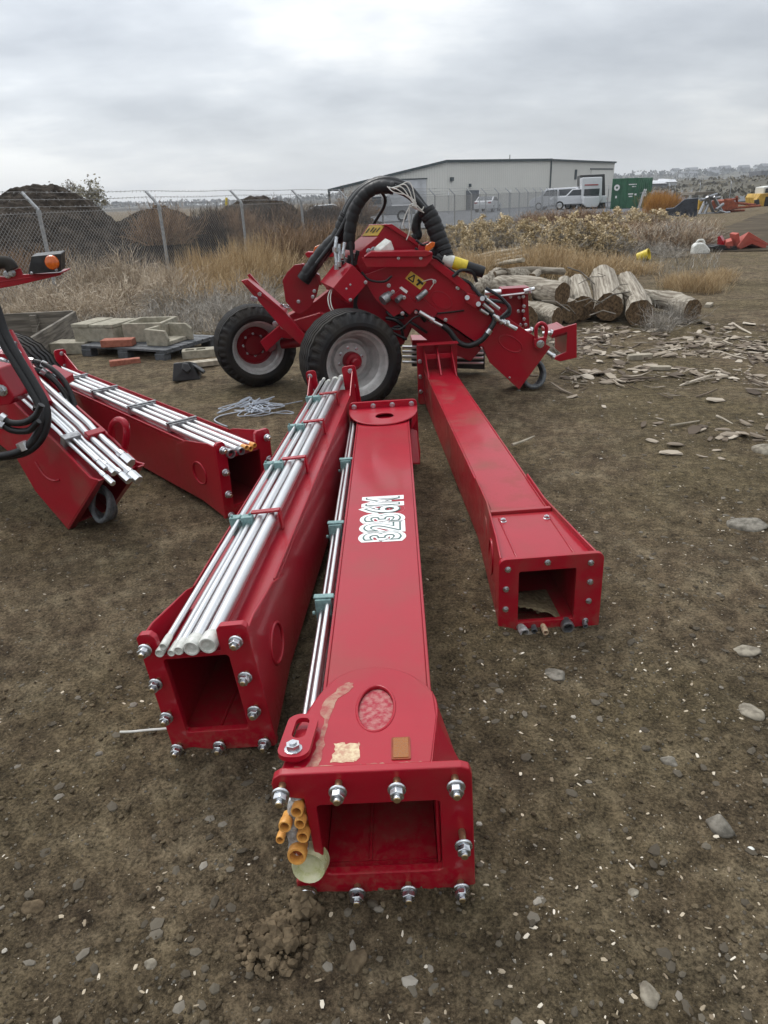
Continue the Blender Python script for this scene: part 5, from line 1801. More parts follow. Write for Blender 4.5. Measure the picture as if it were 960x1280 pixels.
# ------------------------------------------------------------------ chain-link fence
FO, FU = Vector((-6.15, 14.1, 0)), Vector((0.374, 0.927, 0)).normalized()
FN = Vector((-FU.y, FU.x, 0))
FH = 1.76
def fence(name, label, O, U, N, s0, s1, posts, step, step_far, top_rail=True):
    root = thing(name, label, 'fence', O, world=True)
    W_ = lambda s, u, z: O + U * s + N * u + Vector((0, 0, z))
    for s in posts:
        mb = MB()
        mb.tube([W_(s, 0, -.1), W_(s, 0, FH)], 0.036, 10)
        po = mb.build('post', M_GALV, root)
        mb = MB()
        mb.tube([W_(s, 0, FH - .06), W_(s, 0, FH + .03), W_(s, .30, FH + .33)], 0.030, 8)
        mb.tube([W_(s, 0, FH - .07), W_(s, 0, FH + .02)], 0.046, 10)
        mb.build('barb_arm', M_GALV, po)
    for k in range(3):
        mb = MB()
        u, z = .30 - .13 * k, FH + .33 - .13 * k
        n_ = int((s1 - s0) / .8)
        P_ = [W_(s0 + (s1 - s0) * i / n_, u, z - .015 * math.sin(i * 1.3)) for i in range(n_ + 1)]
        mb.tube(P_, 0.006, 4, caps=False)
        s = s0
        while s < min(s1, 26):
            p = W_(s, u, z)
            for q in (0, 1):
                d = Vector((random.uniform(-1, 1), random.uniform(-1, 1), random.uniform(-1, 1))).normalized() * .03
                mb.tube([p - d, p + d], .0035, 3, caps=False)
            s += .13
        mb.build('barbed_wire', M_WIRE, root)
    mb = MB()
    for z in (.06, FH - .03):
        mb.tube([W_(s0, -.03, z), W_(s1, -.03, z)], .005, 4)
    # woven diamonds
    h0, h1 = .04, FH
    H_ = h1 - h0
    V, F = [], []
    s = s0 - H_
    while s < s1:
        st = step if s < 14 else step_far
        w = .0024 if st == step else .0038
        for sg in (1, -1):
            a0, b0 = (s, s + H_) if sg > 0 else (s + H_, s)
            z0_, z1_ = h0, h1
            # clip to the fence ends
            def clip(sa, za, sb, zb):
                if sa > sb:
                    sa, za, sb, zb = sb, zb, sa, za
                if sb <= s0 or sa >= s1:
                    return None
                if sa < s0:
                    t = (s0 - sa) / (sb - sa)
                    za, sa = za + (zb - za) * t, s0
                if sb > s1:
                    t = (s1 - sa) / (sb - sa)
                    zb, sb = za + (zb - za) * t, s1
                return sa, za, sb, zb
            c = clip(a0, z0_, b0, z1_)
            if not c:
                continue
            A, B = W_(c[0], -.03 + .004 * sg, c[1]), W_(c[2], -.03 + .004 * sg, c[3])
            d = (B - A).normalized()
            e1 = d.cross(N).normalized() * w
            e2 = N * w
            o = len(V)
            V += [A + e1, A - e1 * .5 + e2, A - e1 * .5 - e2, B + e1, B - e1 * .5 + e2, B - e1 * .5 - e2]
            F += [(o, o + 1, o + 4, o + 3), (o + 1, o + 2, o + 5, o + 4), (o + 2, o, o + 3, o + 5)]
        s += st
    mb.add(V, F)
    mb.build('chain_link_mesh', M_WIRE, root)
    return root


fence('chain_link_fence', 'chain-link fence with leaning barbed-wire arms running back from the left edge', FO, FU, FN, -7.2, 69, [-3.52 * 1] + [3.52 * k for k in range(0, 20)], 0.085, 0.13)
O2 = FO + FU * 69.2
U2 = Vector((0.965, -0.10, 0)).normalized()
fence('chain_link_fence', 'distant chain-link fence in front of the green container and parked vans', O2, U2, Vector((-U2.y, U2.x, 0)), 0.3, 17.5, [1.5 + 3.0 * k for k in range(6)], 0.2, 0.2)
O3 = Vector((-14, 76, 0))
fence('chain_link_fence', 'far chain-link fence along the asphalt in front of the pale building', O3, Vector((1, 0.0, 0)), Vector((0, 1, 0)), 0, 32.5, [3.1 * k for k in range(11)], 0.2, 0.2)
# leaning strip of fence panels by the container
fp = thing('fence_panel', 'row of leaning grey wire panels stacked against the green container', 'fence panel', (26.0, 66.2, 0), world=True)
for k in range(6):
    mb = MB()
    x = 23.2 + k * .85
    for q in (0, .55, 1.1):
        mb.tube([(x + q * .5, 66.0 + q, -.1), (x + .45 + q * .5, 66.3 + q, 1.45)], .035, 6)
    for z in (.3, .8, 1.35):
        mb.tube([(x + .12 * z, 66.0 + z * .2, z), (x + .6 + .12 * z, 67.1 + z * .2, z)], .02, 5)
    mb.build('panel', M_GALV, fp)

# ------------------------------------------------------------------ dirt mounds
def mound(label, bumps, x0, x1, y0, y1, n, seed, mat=None):
    xs_, ys_ = np.linspace(x0, x1, n), np.linspace(y0, y1, n)
    X, Y = np.meshgrid(xs_, ys_)
    Z = np.full_like(X, -0.4)
    for (cx, cy, sx, sy, h) in bumps:
        q = np.hypot((X - cx) / sx, (Y - cy) / sy)
        Z = np.maximum(Z, h * np.clip(1 - q, -0.4, 1) ** 1.0 if False else h * (1.15 * np.exp(-q * q * 1.3) - .15))
    r = .35 * vnoise(X * .6, Y * .6, seed) + .22 * vnoise(X * 2.2, Y * 2.2, seed + 1) + .13 * vnoise(X * 6, Y * 6, seed + 2) + .07 * vnoise(X * 15, Y * 15, seed + 3)
    Z = Z + r * np.clip(Z + .4, 0, 1) * .9
    V = np.stack([X.ravel(), Y.ravel(), Z.ravel()], 1)
    ii = (np.arange(n - 1)[:, None] * n + np.arange(n - 1)[None]).ravel()
    F = np.stack([ii, ii + 1, ii + n + 1, ii + n], 1)
    return tag(fast('dirt_mound', V, F, mat or M_MOUND, smooth=False), label, 'dirt mound', 'dirt mounds beyond the fence'), (xs_, ys_, Z)


def mz(m, x, y):
    xs_, ys_, Z = m[1]
    i = int(np.clip(np.searchsorted(xs_, x), 0, len(xs_) - 1))
    j = int(np.clip(np.searchsorted(ys_, y), 0, len(ys_) - 1))
    return float(Z[j, i])


m1 = mound('tallest bare dark dirt mound behind the leftmost fence posts', [(-9.3, 21.5, 2.9, 3.8, 2.45), (-13.2, 22, 4.0, 4.5, 1.95)], -20, -4.5, 15.5, 29, 210, 21)
m2 = mound('smaller bare dirt mound seen behind the third and fourth fence posts', [(-4.3, 29, 3.4, 3.5, 2.0), (-1.4, 31, 2.8, 3.0, 1.5)], -10, 3, 23.5, 36, 170, 31)
m3 = mound('long low dark berm between the two bare mounds', [(-6.6, 23.5, 3.4, 3.2, 1.55), (-8.0, 26, 4, 3, 1.3)], -13, -1.5, 18.5, 31, 150, 41)


# ------------------------------------------------------------------ weeds
def ribbon_mesh(name, P, W, mat, tints, parent=None):
    """P: (n, k, 3) stem paths, W: (n, k) widths -> bent ribbons, each turned its own way"""
    n, k, _ = P.shape
    d = P[:, -1] - P[:, 0]
    r = rg.normal(size=(n, 3))
    side = np.cross(d, r)
    side /= np.linalg.norm(side, axis=1, keepdims=True) + 1e-9
    L_ = P + side[:, None, :] * W[..., None] * .5
    R_ = P - side[:, None, :] * W[..., None] * .5
    V = np.stack([L_, R_], 2).reshape(-1, 3)
    idx = np.arange(n)[:, None] * (2 * k) + np.arange(k - 1)[None] * 2
    idx = idx.ravel()
    F = np.stack([idx, idx + 1, idx + 3, idx + 2], 1)
    return fast(name, V, F, mat, np.repeat(tints, 2 * k))


def weed_mesh(name, kind, mat, seed):
    """unit-size plant (radius about 1, height about 1)"""
    global rg
    rg = np.random.default_rng(seed)
    if kind == 'tumble':
        ns, nt, wd = 420, 5, .013
        th = rg.uniform(0, 2 * np.pi, ns)
        el = np.arcsin(rg.uniform(.03, 1, ns) ** .8)
        base = rg.normal(size=(ns, 3)) * .10
        base[:, 2] = np.abs(base[:, 2]) * .3
        Ln = rg.uniform(.65, 1.08, ns)
        droop = rg.uniform(.0, .35, ns)
    elif kind == 'straw':
        ns, nt, wd = 520, 3, .012
        th = rg.uniform(0, 2 * np.pi, ns)
        el = rg.uniform(.85, 1.5, ns)
        base = rg.normal(size=(ns, 3)) * .38
        base[:, 2] = 0
        Ln = rg.uniform(.45, 1.1, ns)
        droop = rg.uniform(.0, .25, ns)
    elif kind == 'twig':
        ns, nt, wd = 150, 5, .011
        th = rg.uniform(0, 2 * np.pi, ns)
        el = rg.uniform(.2, 1.45, ns)
        base = rg.normal(size=(ns, 3)) * .18
        base[:, 2] = 0
        Ln = rg.uniform(.5, 1.1, ns)
        droop = rg.uniform(-.1, .3, ns)
    elif kind == 'bushy':
        ns, nt, wd = 420, 7, .018
        th = rg.uniform(0, 2 * np.pi, ns)
        el = rg.uniform(.35, 1.5, ns)
        base = rg.normal(size=(ns, 3)) * .32
        base[:, 2] = 0
        Ln = rg.uniform(.5, 1.1, ns)
        droop = rg.uniform(.0, .3, ns)
    dirv = np.stack([np.cos(th) * np.cos(el), np.sin(th) * np.cos(el), np.sin(el)], 1)
    ts = np.array([0, .35, .7, 1.0])
    P = base[:, None] + dirv[:, None] * (Ln[:, None] * ts[None])[..., None]
    P[..., 2] -= droop[:, None] * ts[None] ** 2 * np.cos(el)[:, None] * .6
    P += rg.normal(size=P.shape) * .03 * ts[None, :, None]
    P[..., 2] = np.maximum(P[..., 2], 0.0)
    W = wd * (1 - .6 * ts)[None] * rg.uniform(.7, 1.3, (ns, 1))
    tn = rg.random(ns)
    # twigs
    par = np.repeat(np.arange(ns), nt)
    t0 = rg.uniform(.3, .98, len(par))
    i0 = np.clip((t0 * 3).astype(int), 0, 2)
    f = t0 * 3 - i0
    st = P[par, i0] * (1 - f)[:, None] + P[par, i0 + 1] * f[:, None]
    dv = dirv[par] + rg.normal(size=(len(par), 3)) * (.55 if kind != 'straw' else .25)
    dv /= np.linalg.norm(dv, axis=1, keepdims=True)
    ln = rg.uniform(.10, .34, len(par))
    ts2 = np.array([0, .5, 1.0])
    P2 = st[:, None] + dv[:, None] * (ln[:, None] * ts2[None])[..., None] + rg.normal(size=(len(par), 3, 3)) * .012
    P2[..., 2] = np.maximum(P2[..., 2], 0.0)
    W2 = wd * .62 * (1 - .6 * ts2)[None] * rg.uniform(.7, 1.3, (len(par), 1))
    # both sets in one ribbon list (pad twigs to 4 points)
    P2 = np.concatenate([P2[:, :1], (P2[:, :1] + P2[:, 1:2]) / 2, P2[:, 1:]], 1)
    W2 = np.concatenate([W2[:, :1], W2[:, :1], W2[:, 1:]], 1)
    return ribbon_mesh(name, np.concatenate([P, P2]), np.concatenate([W, W2]), mat, np.concatenate([tn, np.clip(tn[par] + rg.uniform(-.2, .3, len(par)), 0, 1)]))


def heads_mesh(name, mat, seed, n=300, m=30):
    """clumps of small seed heads over a dome"""
    global rg
    rg = np.random.default_rng(seed)
    th = rg.uniform(0, 2 * np.pi, n)
    z = rg.uniform(.12, 1, n)
    rr = np.sqrt(np.clip(1 - z * z * .85, 0.05, 1)) * rg.uniform(.75, 1.03, n)
    C = np.stack([np.cos(th) * rr, np.sin(th) * rr, z * rg.uniform(.85, 1.03, n)], 1)
    lob = 1 + .22 * np.sin(th * 3 + seed) + .12 * np.sin(th * 7)
    C *= lob[:, None]
    P = (C[:, None] + rg.normal(size=(n, m, 3)) * np.array([.042, .042, .045])).reshape(-1, 3)
    N = len(P)
    s = rg.uniform(.018, .040, N)
    a = rg.normal(size=(N, 3))
    a /= np.linalg.norm(a, axis=1, keepdims=True)
    b = np.cross(a, rg.normal(size=(N, 3)))
    b /= np.linalg.norm(b, axis=1, keepdims=True)
    c = np.cross(a, b)
    q = np.stack([P + a * s[:, None] * 1.3, P + b * s[:, None], P - a * s[:, None], P - b * s[:, None] + c * s[:, None] * .5], 1).reshape(-1, 3)
    F = np.arange(N * 4).reshape(-1, 4)
    tint = np.repeat(np.clip(np.repeat(rg.random(n), m) * .6 + rg.random(N) * .4, 0, 1), 4)
    return fast(name, q, F, mat, tint)


PROTO = {}
def proto(key, fn):
    if key not in PROTO:
        o = fn()
        PROTO[key] = o.data
        bpy.data.objects.remove(o)
    return PROTO[key]


def plant(name, label, cat, group, kind, mat, loc, r, h, variant=0, extra=None):
    me = proto((kind, variant), lambda: weed_mesh(name, kind, mat, 100 + variant * 7 + len(kind)))
    o = bpy.data.objects.new(name, me)
    COL.objects.link(o)
    o.location = loc
    o.scale = (r * random.uniform(.9, 1.1), r * random.uniform(.9, 1.1), h)
    o.rotation_euler = (0, 0, random.uniform(0, 6.28))
    o.material_slots[0].link = 'OBJECT'
    o.material_slots[0].material = mat
    tag(o, label, cat, group)
    if extra:
        hm = proto(('heads', variant), lambda: heads_mesh('seed_heads', M_SAGE, 40 + variant))
        c = bpy.data.objects.new('seed_heads', hm)
        COL.objects.link(c)
        c.parent = o
    return o


def G0(a_, b_):
    p = G(a_, b_)
    return Vector((p.x, p.y, gz(p.x, p.y) - .02))


k = 0
TL = 'grey-tan dry tumbleweed bush tangled along the chain-link fence'
for (a_, b_, r, h) in ((-40, 402, .9, .65), (18, 398, .85, .6), (68, 396, .9, .62), (118, 396, 1.0, .65), (160, 392, 1.0, .7), (205, 388, .85, .65), (138, 378, 1.1, .75), (185, 374, 1.0, .75), (95, 384, .9, .65), (230, 378, .9, .7), (40, 390, .9, .65), (-10, 390, .9, .65), (60, 404, .8, .5), (100, 404, .8, .5), (145, 402, .7, .5), (20, 408, .7, .45), (118, 380, .8, 1.0), (165, 376, .85, 1.05), (210, 384, .7, .9)):
    plant('tumbleweed', TL, 'dead bush', 'tumbleweeds along the fence', 'tumble', M_TUMBLE, G0(a_, b_), r, h, k % 3)
    k += 1
for (a_, b_, r, h) in ((212, 404, .7, .45), (250, 402, .75, .5), (280, 404, .7, .5), (240, 414, .6, .35), (292, 420, .6, .4), (265, 392, .8, .6), (130, 408, .6, .3), (180, 408, .5, .3), (300, 395, .8, .6), (225, 392, .8, .6), (318, 385, .8, .7), (190, 396, .8, .5)):
    plant('twig_bush', 'leafless grey twiggy bush low on the ground between pallet and rear wheel', 'dead bush', 'grey twig bushes', 'twig', M_GREYTW, G0(a_, b_), r, h, k % 3)
    k += 1
for (a_, b_, r, h) in ((238, 374, .7, .62), (262, 368, .8, .7), (290, 364, .8, .75), (318, 358, .8, .75), (250, 385, .6, .5), (300, 378, .7, .6), (340, 352, .9, .75), (275, 382, .7, .5), (225, 390, .5, .4), (248, 366, .5, .95), (300, 360, .55, 1.05), (330, 352, .6, 1.1), (272, 372, .45, .85)):
    plant('straw_tuft', 'golden upright dry grass tuft by the fence left of the red machine', 'dry grass', 'golden grass tufts by the fence', 'straw', M_STRAW, G0(a_, b_), r, h, k % 3)
    k += 1
# brown brush over the berm and mounds behind the fence
for i in range(46):
    x = random.uniform(-9.5, -0.5)
    y = 18.6 + (x + 9.5) * 0.75 + random.uniform(0, 5.0)
    z = max(0.0, mz(m3, x, y), mz(m2, x, y) if y > 23.5 else 0, mz(m1, x, y) if x < -4.5 else 0)
    if z > 1.1:
        continue
    plant('brown_brush', 'dark brown weed bush on the slope beyond the chain-link fence', 'dead bush', 'brown brush beyond the fence', 'bushy', M_BROWN if i % 3 else M_RUSSET, Vector((x, y, z - .08)), random.uniform(.7, 1.1), random.uniform(.7, 1.15), i % 3)
for (a_, b_, r, h) in ((20, 368, .8, 1.0), (62, 360, .9, .9), (345, 330, .9, 1.2), (385, 330, .9, 1.1), (420, 325, 1.0, 1.1), (452, 318, 1.0, 1.0), (490, 318, 1.0, .9), (520, 322, .9, .8), (365, 335, .9, 1.2), (405, 318, 1.0, 1.2)):
    plant('russet_weed', 'reddish brown dry weed standing behind the fence and the red machine', 'dead bush', 'russet weeds behind the machine', 'bushy', M_RUSSET, G0(a_, b_), r, h, k % 3)
    k += 1
# rabbitbrush with cream heads on the right
for (a_, b_, r, h) in ((562, 318, .85, .95), (590, 312, .95, 1.05), (622, 306, 1.05, 1.15), (648, 308, .9, 1.0), (694, 322, 1.05, 1.15), (722, 318, 1.1, 1.1), (748, 318, .9, .9), (770, 302, 1.2, 1.1), (800, 297, 1.2, 1.1), (600, 322, .6, .7), (830, 296, 1.0, .9), (375, 300, .45, 1.5), (352, 322, .4, 1.25)):
    plant('cream_bush', 'rounded bush with cream seed heads in the weed belt right of the machine' if a_ > 500 else 'tall thin bush with a few cream heads behind the fence posts', 'bush', 'cream-headed bushes', 'bushy', M_GREYTW, G0(a_, b_), r * .9, h * .78, k % 3, True)
    k += 1
for i in range(26):
    a_, b_ = random.uniform(755, 862), random.uniform(296, 312)
    plant('russet_weed', 'russet dry weed in the wide brown patch right of the cream bushes', 'dead bush', 'russet weeds on the right', 'bushy', (M_RUSSET, M_TUMBLE, M_RUSSET, M_GREYTW)[i % 4], G0(a_, b_), random.uniform(.7, 1.1), random.uniform(.45, .75), i % 3)
for (a_, b_, r, h) in ((665, 294, 1.0, .8), (700, 283, 1.5, .9), (735, 282, 1.5, .9), (668, 282, 1.2, .8), (780, 284, 1.4, .8)):
    plant('russet_weed', 'russet weed clump behind the cream-headed bushes near the parked vans', 'dead bush', 'russet weeds near the vans', 'bushy', M_RUSSET, G0(a_, b_), r, h, k % 3)
    k += 1
for (a_, b_, r, h) in ((655, 342, .7, .6), (676, 345, .7, .75), (698, 342, .7, .65), (722, 346, .65, .55), (745, 348, .6, .5), (600, 343, .7, .55), (630, 336, .7, .5), (575, 338, .7, .5), (842, 360, .35, .3), (862, 364, .4, .38), (884, 364, .38, .36), (900, 352, .35, .3), (800, 342, .5, .3), (770, 338, .5, .35)):
    plant('straw_tuft', 'golden dry grass tuft among the weeds behind and right of the logs', 'dry grass', 'golden grass tufts by the logs', 'straw', M_STRAW, G0(a_, b_), r, h, k % 3)
    k += 1
for (a_, b_, r, h) in ((824, 412, .42, .40), (848, 404, .38, .36), (838, 322, .7, .4), (820, 318, .7, .45), (795, 318, .8, .45), (640, 330, .8, .6), (700, 442, .3, .3)):
    plant('twig_bush', 'bare grey twiggy weed %s' % ('around the short dark log' if b_ > 400 and a_ > 800 else 'caught in the red end flange' if b_ > 420 else 'in front of the russet weed patch'), 'dead bush', 'grey twig bushes', 'twig', M_GREYTW, G0(a_, b_), r, h, k % 3)
    k += 1
for i in range(6):
    p = D(818 + i * 5.5, 268, 54)
    plant('orange_weed', 'bright orange weed clump beside the green container', 'bush', 'orange weeds', 'straw', M_ORANGE, Vector((p.x, p.y + random.uniform(-1, 2), 0)), 1.0, random.uniform(1.0, 1.45), i % 3)
# short dead grass over the weed belts
def grass_field(name, n, pxr, pyr, hmin, hmax, mat):
    global rg
    rg = np.random.default_rng(n)
    B = []
    while len(B) < n:
        p = G(random.uniform(*pxr), random.uniform(*pyr))
        B.append((p.x, p.y))
    B = np.array(B)
    z = gh(B[:, 0], B[:, 1])
    base = np.concatenate([B, z[:, None]], 1)
    th = rg.uniform(0, 6.28, n)
    L_ = rg.uniform(hmin, hmax, n)
    lean = rg.uniform(.1, .8, n)
    tip = np.stack([np.cos(th) * lean * L_, np.sin(th) * lean * L_, L_], 1)
    ts = np.array([0, .5, 1.0])
    P = base[:, None] + tip[:, None] * ts[None, :, None]
    P[:, 1, 2] += L_ * .08
    W = (.012 + .0 * ts)[None] * (1 - .7 * ts)[None] * rg.uniform(.7, 1.5, (n, 1))
    return tag(ribbon_mesh(name, P, W, mat, rg.random(n)), kind='stuff')


grass_field('dry_grass', 3600, (-60, 345), (356, 416), .06, .30, M_TUMBLE)
grass_field('dry_grass', 2000, (-60, 345), (360, 420), .06, .30, M_GREYTW)
grass_field('dry_grass', 1500, (540, 800), (318, 350), .06, .30, M_STRAW)
grass_field('dry_grass', 1500, (560, 900), (312, 345), .04, .2, M_GREYTW)
grass_field('dry_grass', 2500, (640, 900), (280, 304), .15, .5, M_RUSSET)
grass_field('dry_grass', 1800, (330, 560), (318, 345), .1, .45, M_RUSSET)

# ------------------------------------------------------------------ log pile
from mathutils import noise as mnoise


def log(label, pts, rads, seed, stub=None, group='weathered logs in the pile'):
    rr = random.Random(seed)
    P_ = smooth_path(pts, 12)
    n_ = 30
    k_ = len(P_)
    V, F = [], []
    T = (P_[-1] - P_[0]).normalized()
    u0 = T.orthogonal().normalized()
    w0 = T.cross(u0)
    lob = [rr.uniform(-.03, .03) for _ in range(n_)]
    for i, p in enumerate(P_):
        t = i / (k_ - 1)
        r = rads[0] * (1 - t) + rads[1] * t
        for j in range(n_):
            a = 2 * math.pi * j / n_
            q = r * (1 + lob[j] + .08 * mnoise.noise(Vector((math.cos(a) * 2.2, math.sin(a) * 2.2, t * 2.5 + seed))) + .06 * mnoise.noise(Vector((math.cos(a) * 6, math.sin(a) * 6, t * 5 + seed))) + .05 * mnoise.noise(Vector((math.cos(a) * 14, math.sin(a) * 14, t * 9 + seed))) + rr.uniform(-.015, .015))
            V.append(p + (u0 * math.cos(a) + w0 * math.sin(a)) * q)
    for i in range(k_ - 1):
        for j in range(n_):
            j2 = (j + 1) % n_
            F.append((i * n_ + j, i * n_ + j2, (i + 1) * n_ + j2, (i + 1) * n_ + j))
    mb = MB()
    mb.add(V, F, 0, True)
    mb.add([V[j] for j in range(n_)] + [P_[0] + T * .01], [(j, n_, (j + 1) % n_) for j in range(n_)][:], 1)
    mb.add([V[(k_ - 1) * n_ + j] for j in range(n_)] + [P_[-1] - T * .01], [((j + 1) % n_, n_, j) for j in range(n_)], 1)
    if stub:
        mb.tube([stub[0], stub[1]], [stub[2], stub[2] * .6], 8, 0)
    # object frame along the log so the grain runs lengthwise
    M = M_axis(P_[0], T)
    Mi = M.inverted()
    mb.v = [tuple(Mi @ Vector(v)) for v in mb.v]
    o = mb.build('log', [M_LOG, M_LOGEND])
    o.matrix_world = M
    return tag(o, label, 'log', group)


def gp(a_, b_, z):
    return G(a_, b_, z)


log('round log pointing at the viewer, left of the three upright-ended logs', [gp(729, 385, .18), Vector((3.22, 11.4, .24)), Vector((3.45, 12.4, .30))], (.175, .16), 1)
log('thickest and longest log, middle of the three ends facing the viewer', [gp(761, 384, .21), Vector((3.66, 11.4, .27)), Vector((3.95, 12.6, .36))], (.195, .215), 2)
log('pale grey log with a branch stub, right of the three facing the viewer', [gp(800, 392, .165), Vector((3.98, 11.0, .22)), Vector((4.25, 12.3, .33))], (.185, .15), 3, (Vector((3.85, 10.5, .25)), Vector((3.62, 10.75, .40)), .07))
log('short dark log behind grey twigs, rightmost in the pile', [gp(866, 388, .17), Vector((4.45, 10.8, .18)), Vector((4.0, 11.2, .2))], (.15, .13), 4)
log('split log lying low at the front left of the pile', [gp(697, 398, .18), Vector((2.3, 10.4, .16)), Vector((1.75, 10.35, .15))], (.145, .17), 5)
log('big log lying crosswise on the second row of the pile', [gp(703, 368, .42), Vector((2.3, 10.9, .46)), Vector((1.9, 11.2, .46))], (.165, .14), 6)
log('dark log peeking between the crosswise log and the facing ends', [gp(715, 390, .16), Vector((2.75, 11.2, .2)), Vector((2.6, 11.9, .25))], (.16, .15), 7)
log('curved log at the back left of the pile', [gp(625, 352, .30), Vector((1.95, 11.6, .52)), Vector((2.4, 11.7, .48))], (.16, .15), 8)
log('grey forked log at the far left of the pile', [gp(602, 368, .25), Vector((1.65, 11.3, .45)), Vector((2.1, 11.6, .58))], (.13, .11), 9)
log('thin pole lying across the top of the pile', [gp(618, 343, .60), Vector((2.4, 11.8, .62)), Vector((3.1, 12.0, .55))], (.045, .05), 10)
log('thin pole lower on the back of the pile', [gp(665, 347, .58), Vector((2.8, 12.2, .55)), Vector((3.2, 12.4, .5))], (.06, .05), 11)
log('log lying crosswise at the bottom of the pile behind the red flange', [gp(655, 400, .17), Vector((2.1, 10.7, .2)), Vector((2.6, 11.0, .2))], (.19, .17), 12)
log('log deep inside the middle of the pile', [gp(650, 375, .3), Vector((2.4, 11.3, .22)), Vector((2.9, 11.5, .25))], (.2, .2), 13)
log('short flaking log chunk with pale bark standing in the pile', [gp(700, 378, .26), Vector((2.72, 10.6, .4)), Vector((2.85, 10.9, .52))], (.09, .10), 14)
mb = MB()
for i in range(12):
    A = gp(random.uniform(705, 790), random.uniform(352, 395), random.uniform(.25, .5))
    B = A + Vector((random.uniform(-.5, .5), random.uniform(-.1, .3), random.uniform(-.1, .25)))
    mb.tube([A, (A + B) / 2 + Vector((0, 0, .05)), B], random.uniform(.004, .011), 5)
tag(mb.build('branch_litter', M_WOODG), kind='stuff')
for i, (a_, b_, c_, d_, r, lab) in enumerate(((598, 325, 652, 303, .05, 'pale pole on top of the small pole stack'), (600, 328, 656, 307, .05, 'pale pole second in the small pole stack'), (606, 331, 660, 312, .05, 'pale pole third in the small pole stack'), (612, 334, 654, 317, .05, 'pale short pole lowest in the small pole stack'), (594, 321, 640, 305, .045, 'grey pole at the back of the small pole stack'))):
    A, B = G(a_, b_, .10), G(c_, d_ + 8, .42)
    mb = MB()
    mb.tube([A, (A + B) / 2 + Vector((0, 0, .03)), B], r, 8)
    tag(mb.build('pole', M_PALEW), lab, 'pole', 'poles stacked in the weeds')

# ------------------------------------------------------------------ scrap on the right
sc_ = thing('scrap_metal', 'bent pinkish red sheet metal scrap standing like a tent at the right edge', 'scrap metal', G(932, 312), world=True)
y = 21.4
mb = MB()
mb.slab([D(a_, b_, y) for a_, b_ in ((936, 289.5), (958, 303), (958, 312), (940, 305), (925, 312), (922, 306))], (0.3, 1.6, -.35))
mb.slab([D(a_, b_, y + .02) for a_, b_ in ((920, 293), (924, 291), (926, 312), (921, 310))], (0.05, .5, 0))
mb.build('bent_sheet', M_OLDRED, sc_, .01)
mb = MB()
mb.slab([D(a_, b_, y - .3) for a_, b_ in ((936, 290), (960, 304), (960, 307), (938, 298), (924, 310), (922, 308))], (0, .04, 0))
mb.build('folded_edge', M_OLDRED, sc_, .004)
s2 = thing('scrap_metal', 'low dark red scrap pieces left of the tent-shaped sheet', 'scrap metal', G(905, 312), world=True)
mb = MB()
mb.slab([D(a_, b_, y) for a_, b_ in ((896, 312), (897, 296), (900, 295), (904, 302), (906, 312))], (.2, .3, 0))
mb.build('torn_plate', M_RED, s2, .004)
mb = MB()
mb.slab([D(a_, b_, y - .2) for a_, b_ in ((905, 312), (908, 303), (915, 301), (916, 309), (912, 312))], (.2, .5, 0.05))
mb.slab([D(a_, b_, y - .2) for a_, b_ in ((890, 309), (900, 306), (921, 308), (922, 313), (900, 312))], (0, .6, 0), 1)
mb.build('bent_plate', [M_OLDRED, M_INK], s2, .004)
p = G(876, 318)
jg = thing('plastic_jug', 'white plastic jug with handle lying in the grey weeds on the right', 'jug', p)
mb = MB()
mb.slab([Vector(q) for q in ((-.22, 0, 0), (.26, 0, 0), (.27, 0, .10), (.14, 0, .24), (.04, 0, .30), (-.14, 0, .30), (-.21, 0, .22))], (0, .24, 0))
mb.build('jug_body', M_WHITEP, jg, .04)
mb = MB()
mb.tube(smooth_path([Vector((-.12, .12, .29)), Vector((-.06, .12, .36)), Vector((.06, .12, .36)), Vector((.12, .12, .27))], 5), .03, 8)
mb.build('handle', M_WHITEP, jg)
p = G(803, 326)
mb = MB()
M = Matrix.Translation(p + Vector((0, 0, .12))) @ Matrix.Rotation(rad(70), 4, 'Y') @ Matrix.Rotation(.6, 4, 'X')
mb.lathe([(0, -.14), (.11, -.14), (.14, .12), (.15, .13), (.15, .16), (.135, .16), (.105, -.12), (0, -.12)], M, 18)
tag(mb.build('bucket', M_YEL2), 'yellow plastic bucket tipped over in the straw above the logs', 'bucket')
# dark steel blade, frames, loader
y = 47.0
bl = thing('steel_blade', 'dark slate blue steel bulldozer blade lying beyond the weeds', 'steel blade', D(850, 272, y) * 1.0, world=True)
mb = MB()
mb.slab([D(a_, b_, y) for a_, b_ in ((832, 268), (832, 261), (842, 260), (856, 249), (873, 247.5), (871, 271), (848, 272))], (0.5, 1.2, 0))
mb.build('blade_plate', M_SLATE, bl, .03)
mb = MB()
for a_, b_ in ((852, 255), (866, 253), (848, 264), (858, 263), (869, 262)):
    mb.slab([D(a_ - 1.4, b_ + .8, y - .02), D(a_ + 1.4, b_ + .5, y - .02), D(a_ + 1.4, b_ - .7, y - .02), D(a_ - 1.4, b_ - .6, y - .02)], (0, -.05, 0))
mb.build('blade_slots', M_INK, bl)
fr_ = thing('machine_frame', 'pale tangled machine frame standing right of the dark blade', 'scrap frame', D(886, 268, 50), world=True)
mb = MB()
for (a_, b_, c_, d_) in ((874, 268, 884, 246), (884, 246, 892, 266), (892, 246, 902, 264), (880, 268, 890, 244), (876, 250, 900, 247), (874, 268, 912, 266), (895, 262, 904, 255), (886, 246, 896, 243), (898, 264, 906, 266)):
    mb.tube([D(a_, b_, 50), D(c_, d_, 50.4)], .10, 6)
mb.build('frame_bars', M_STEEL, fr_)
mb = MB()
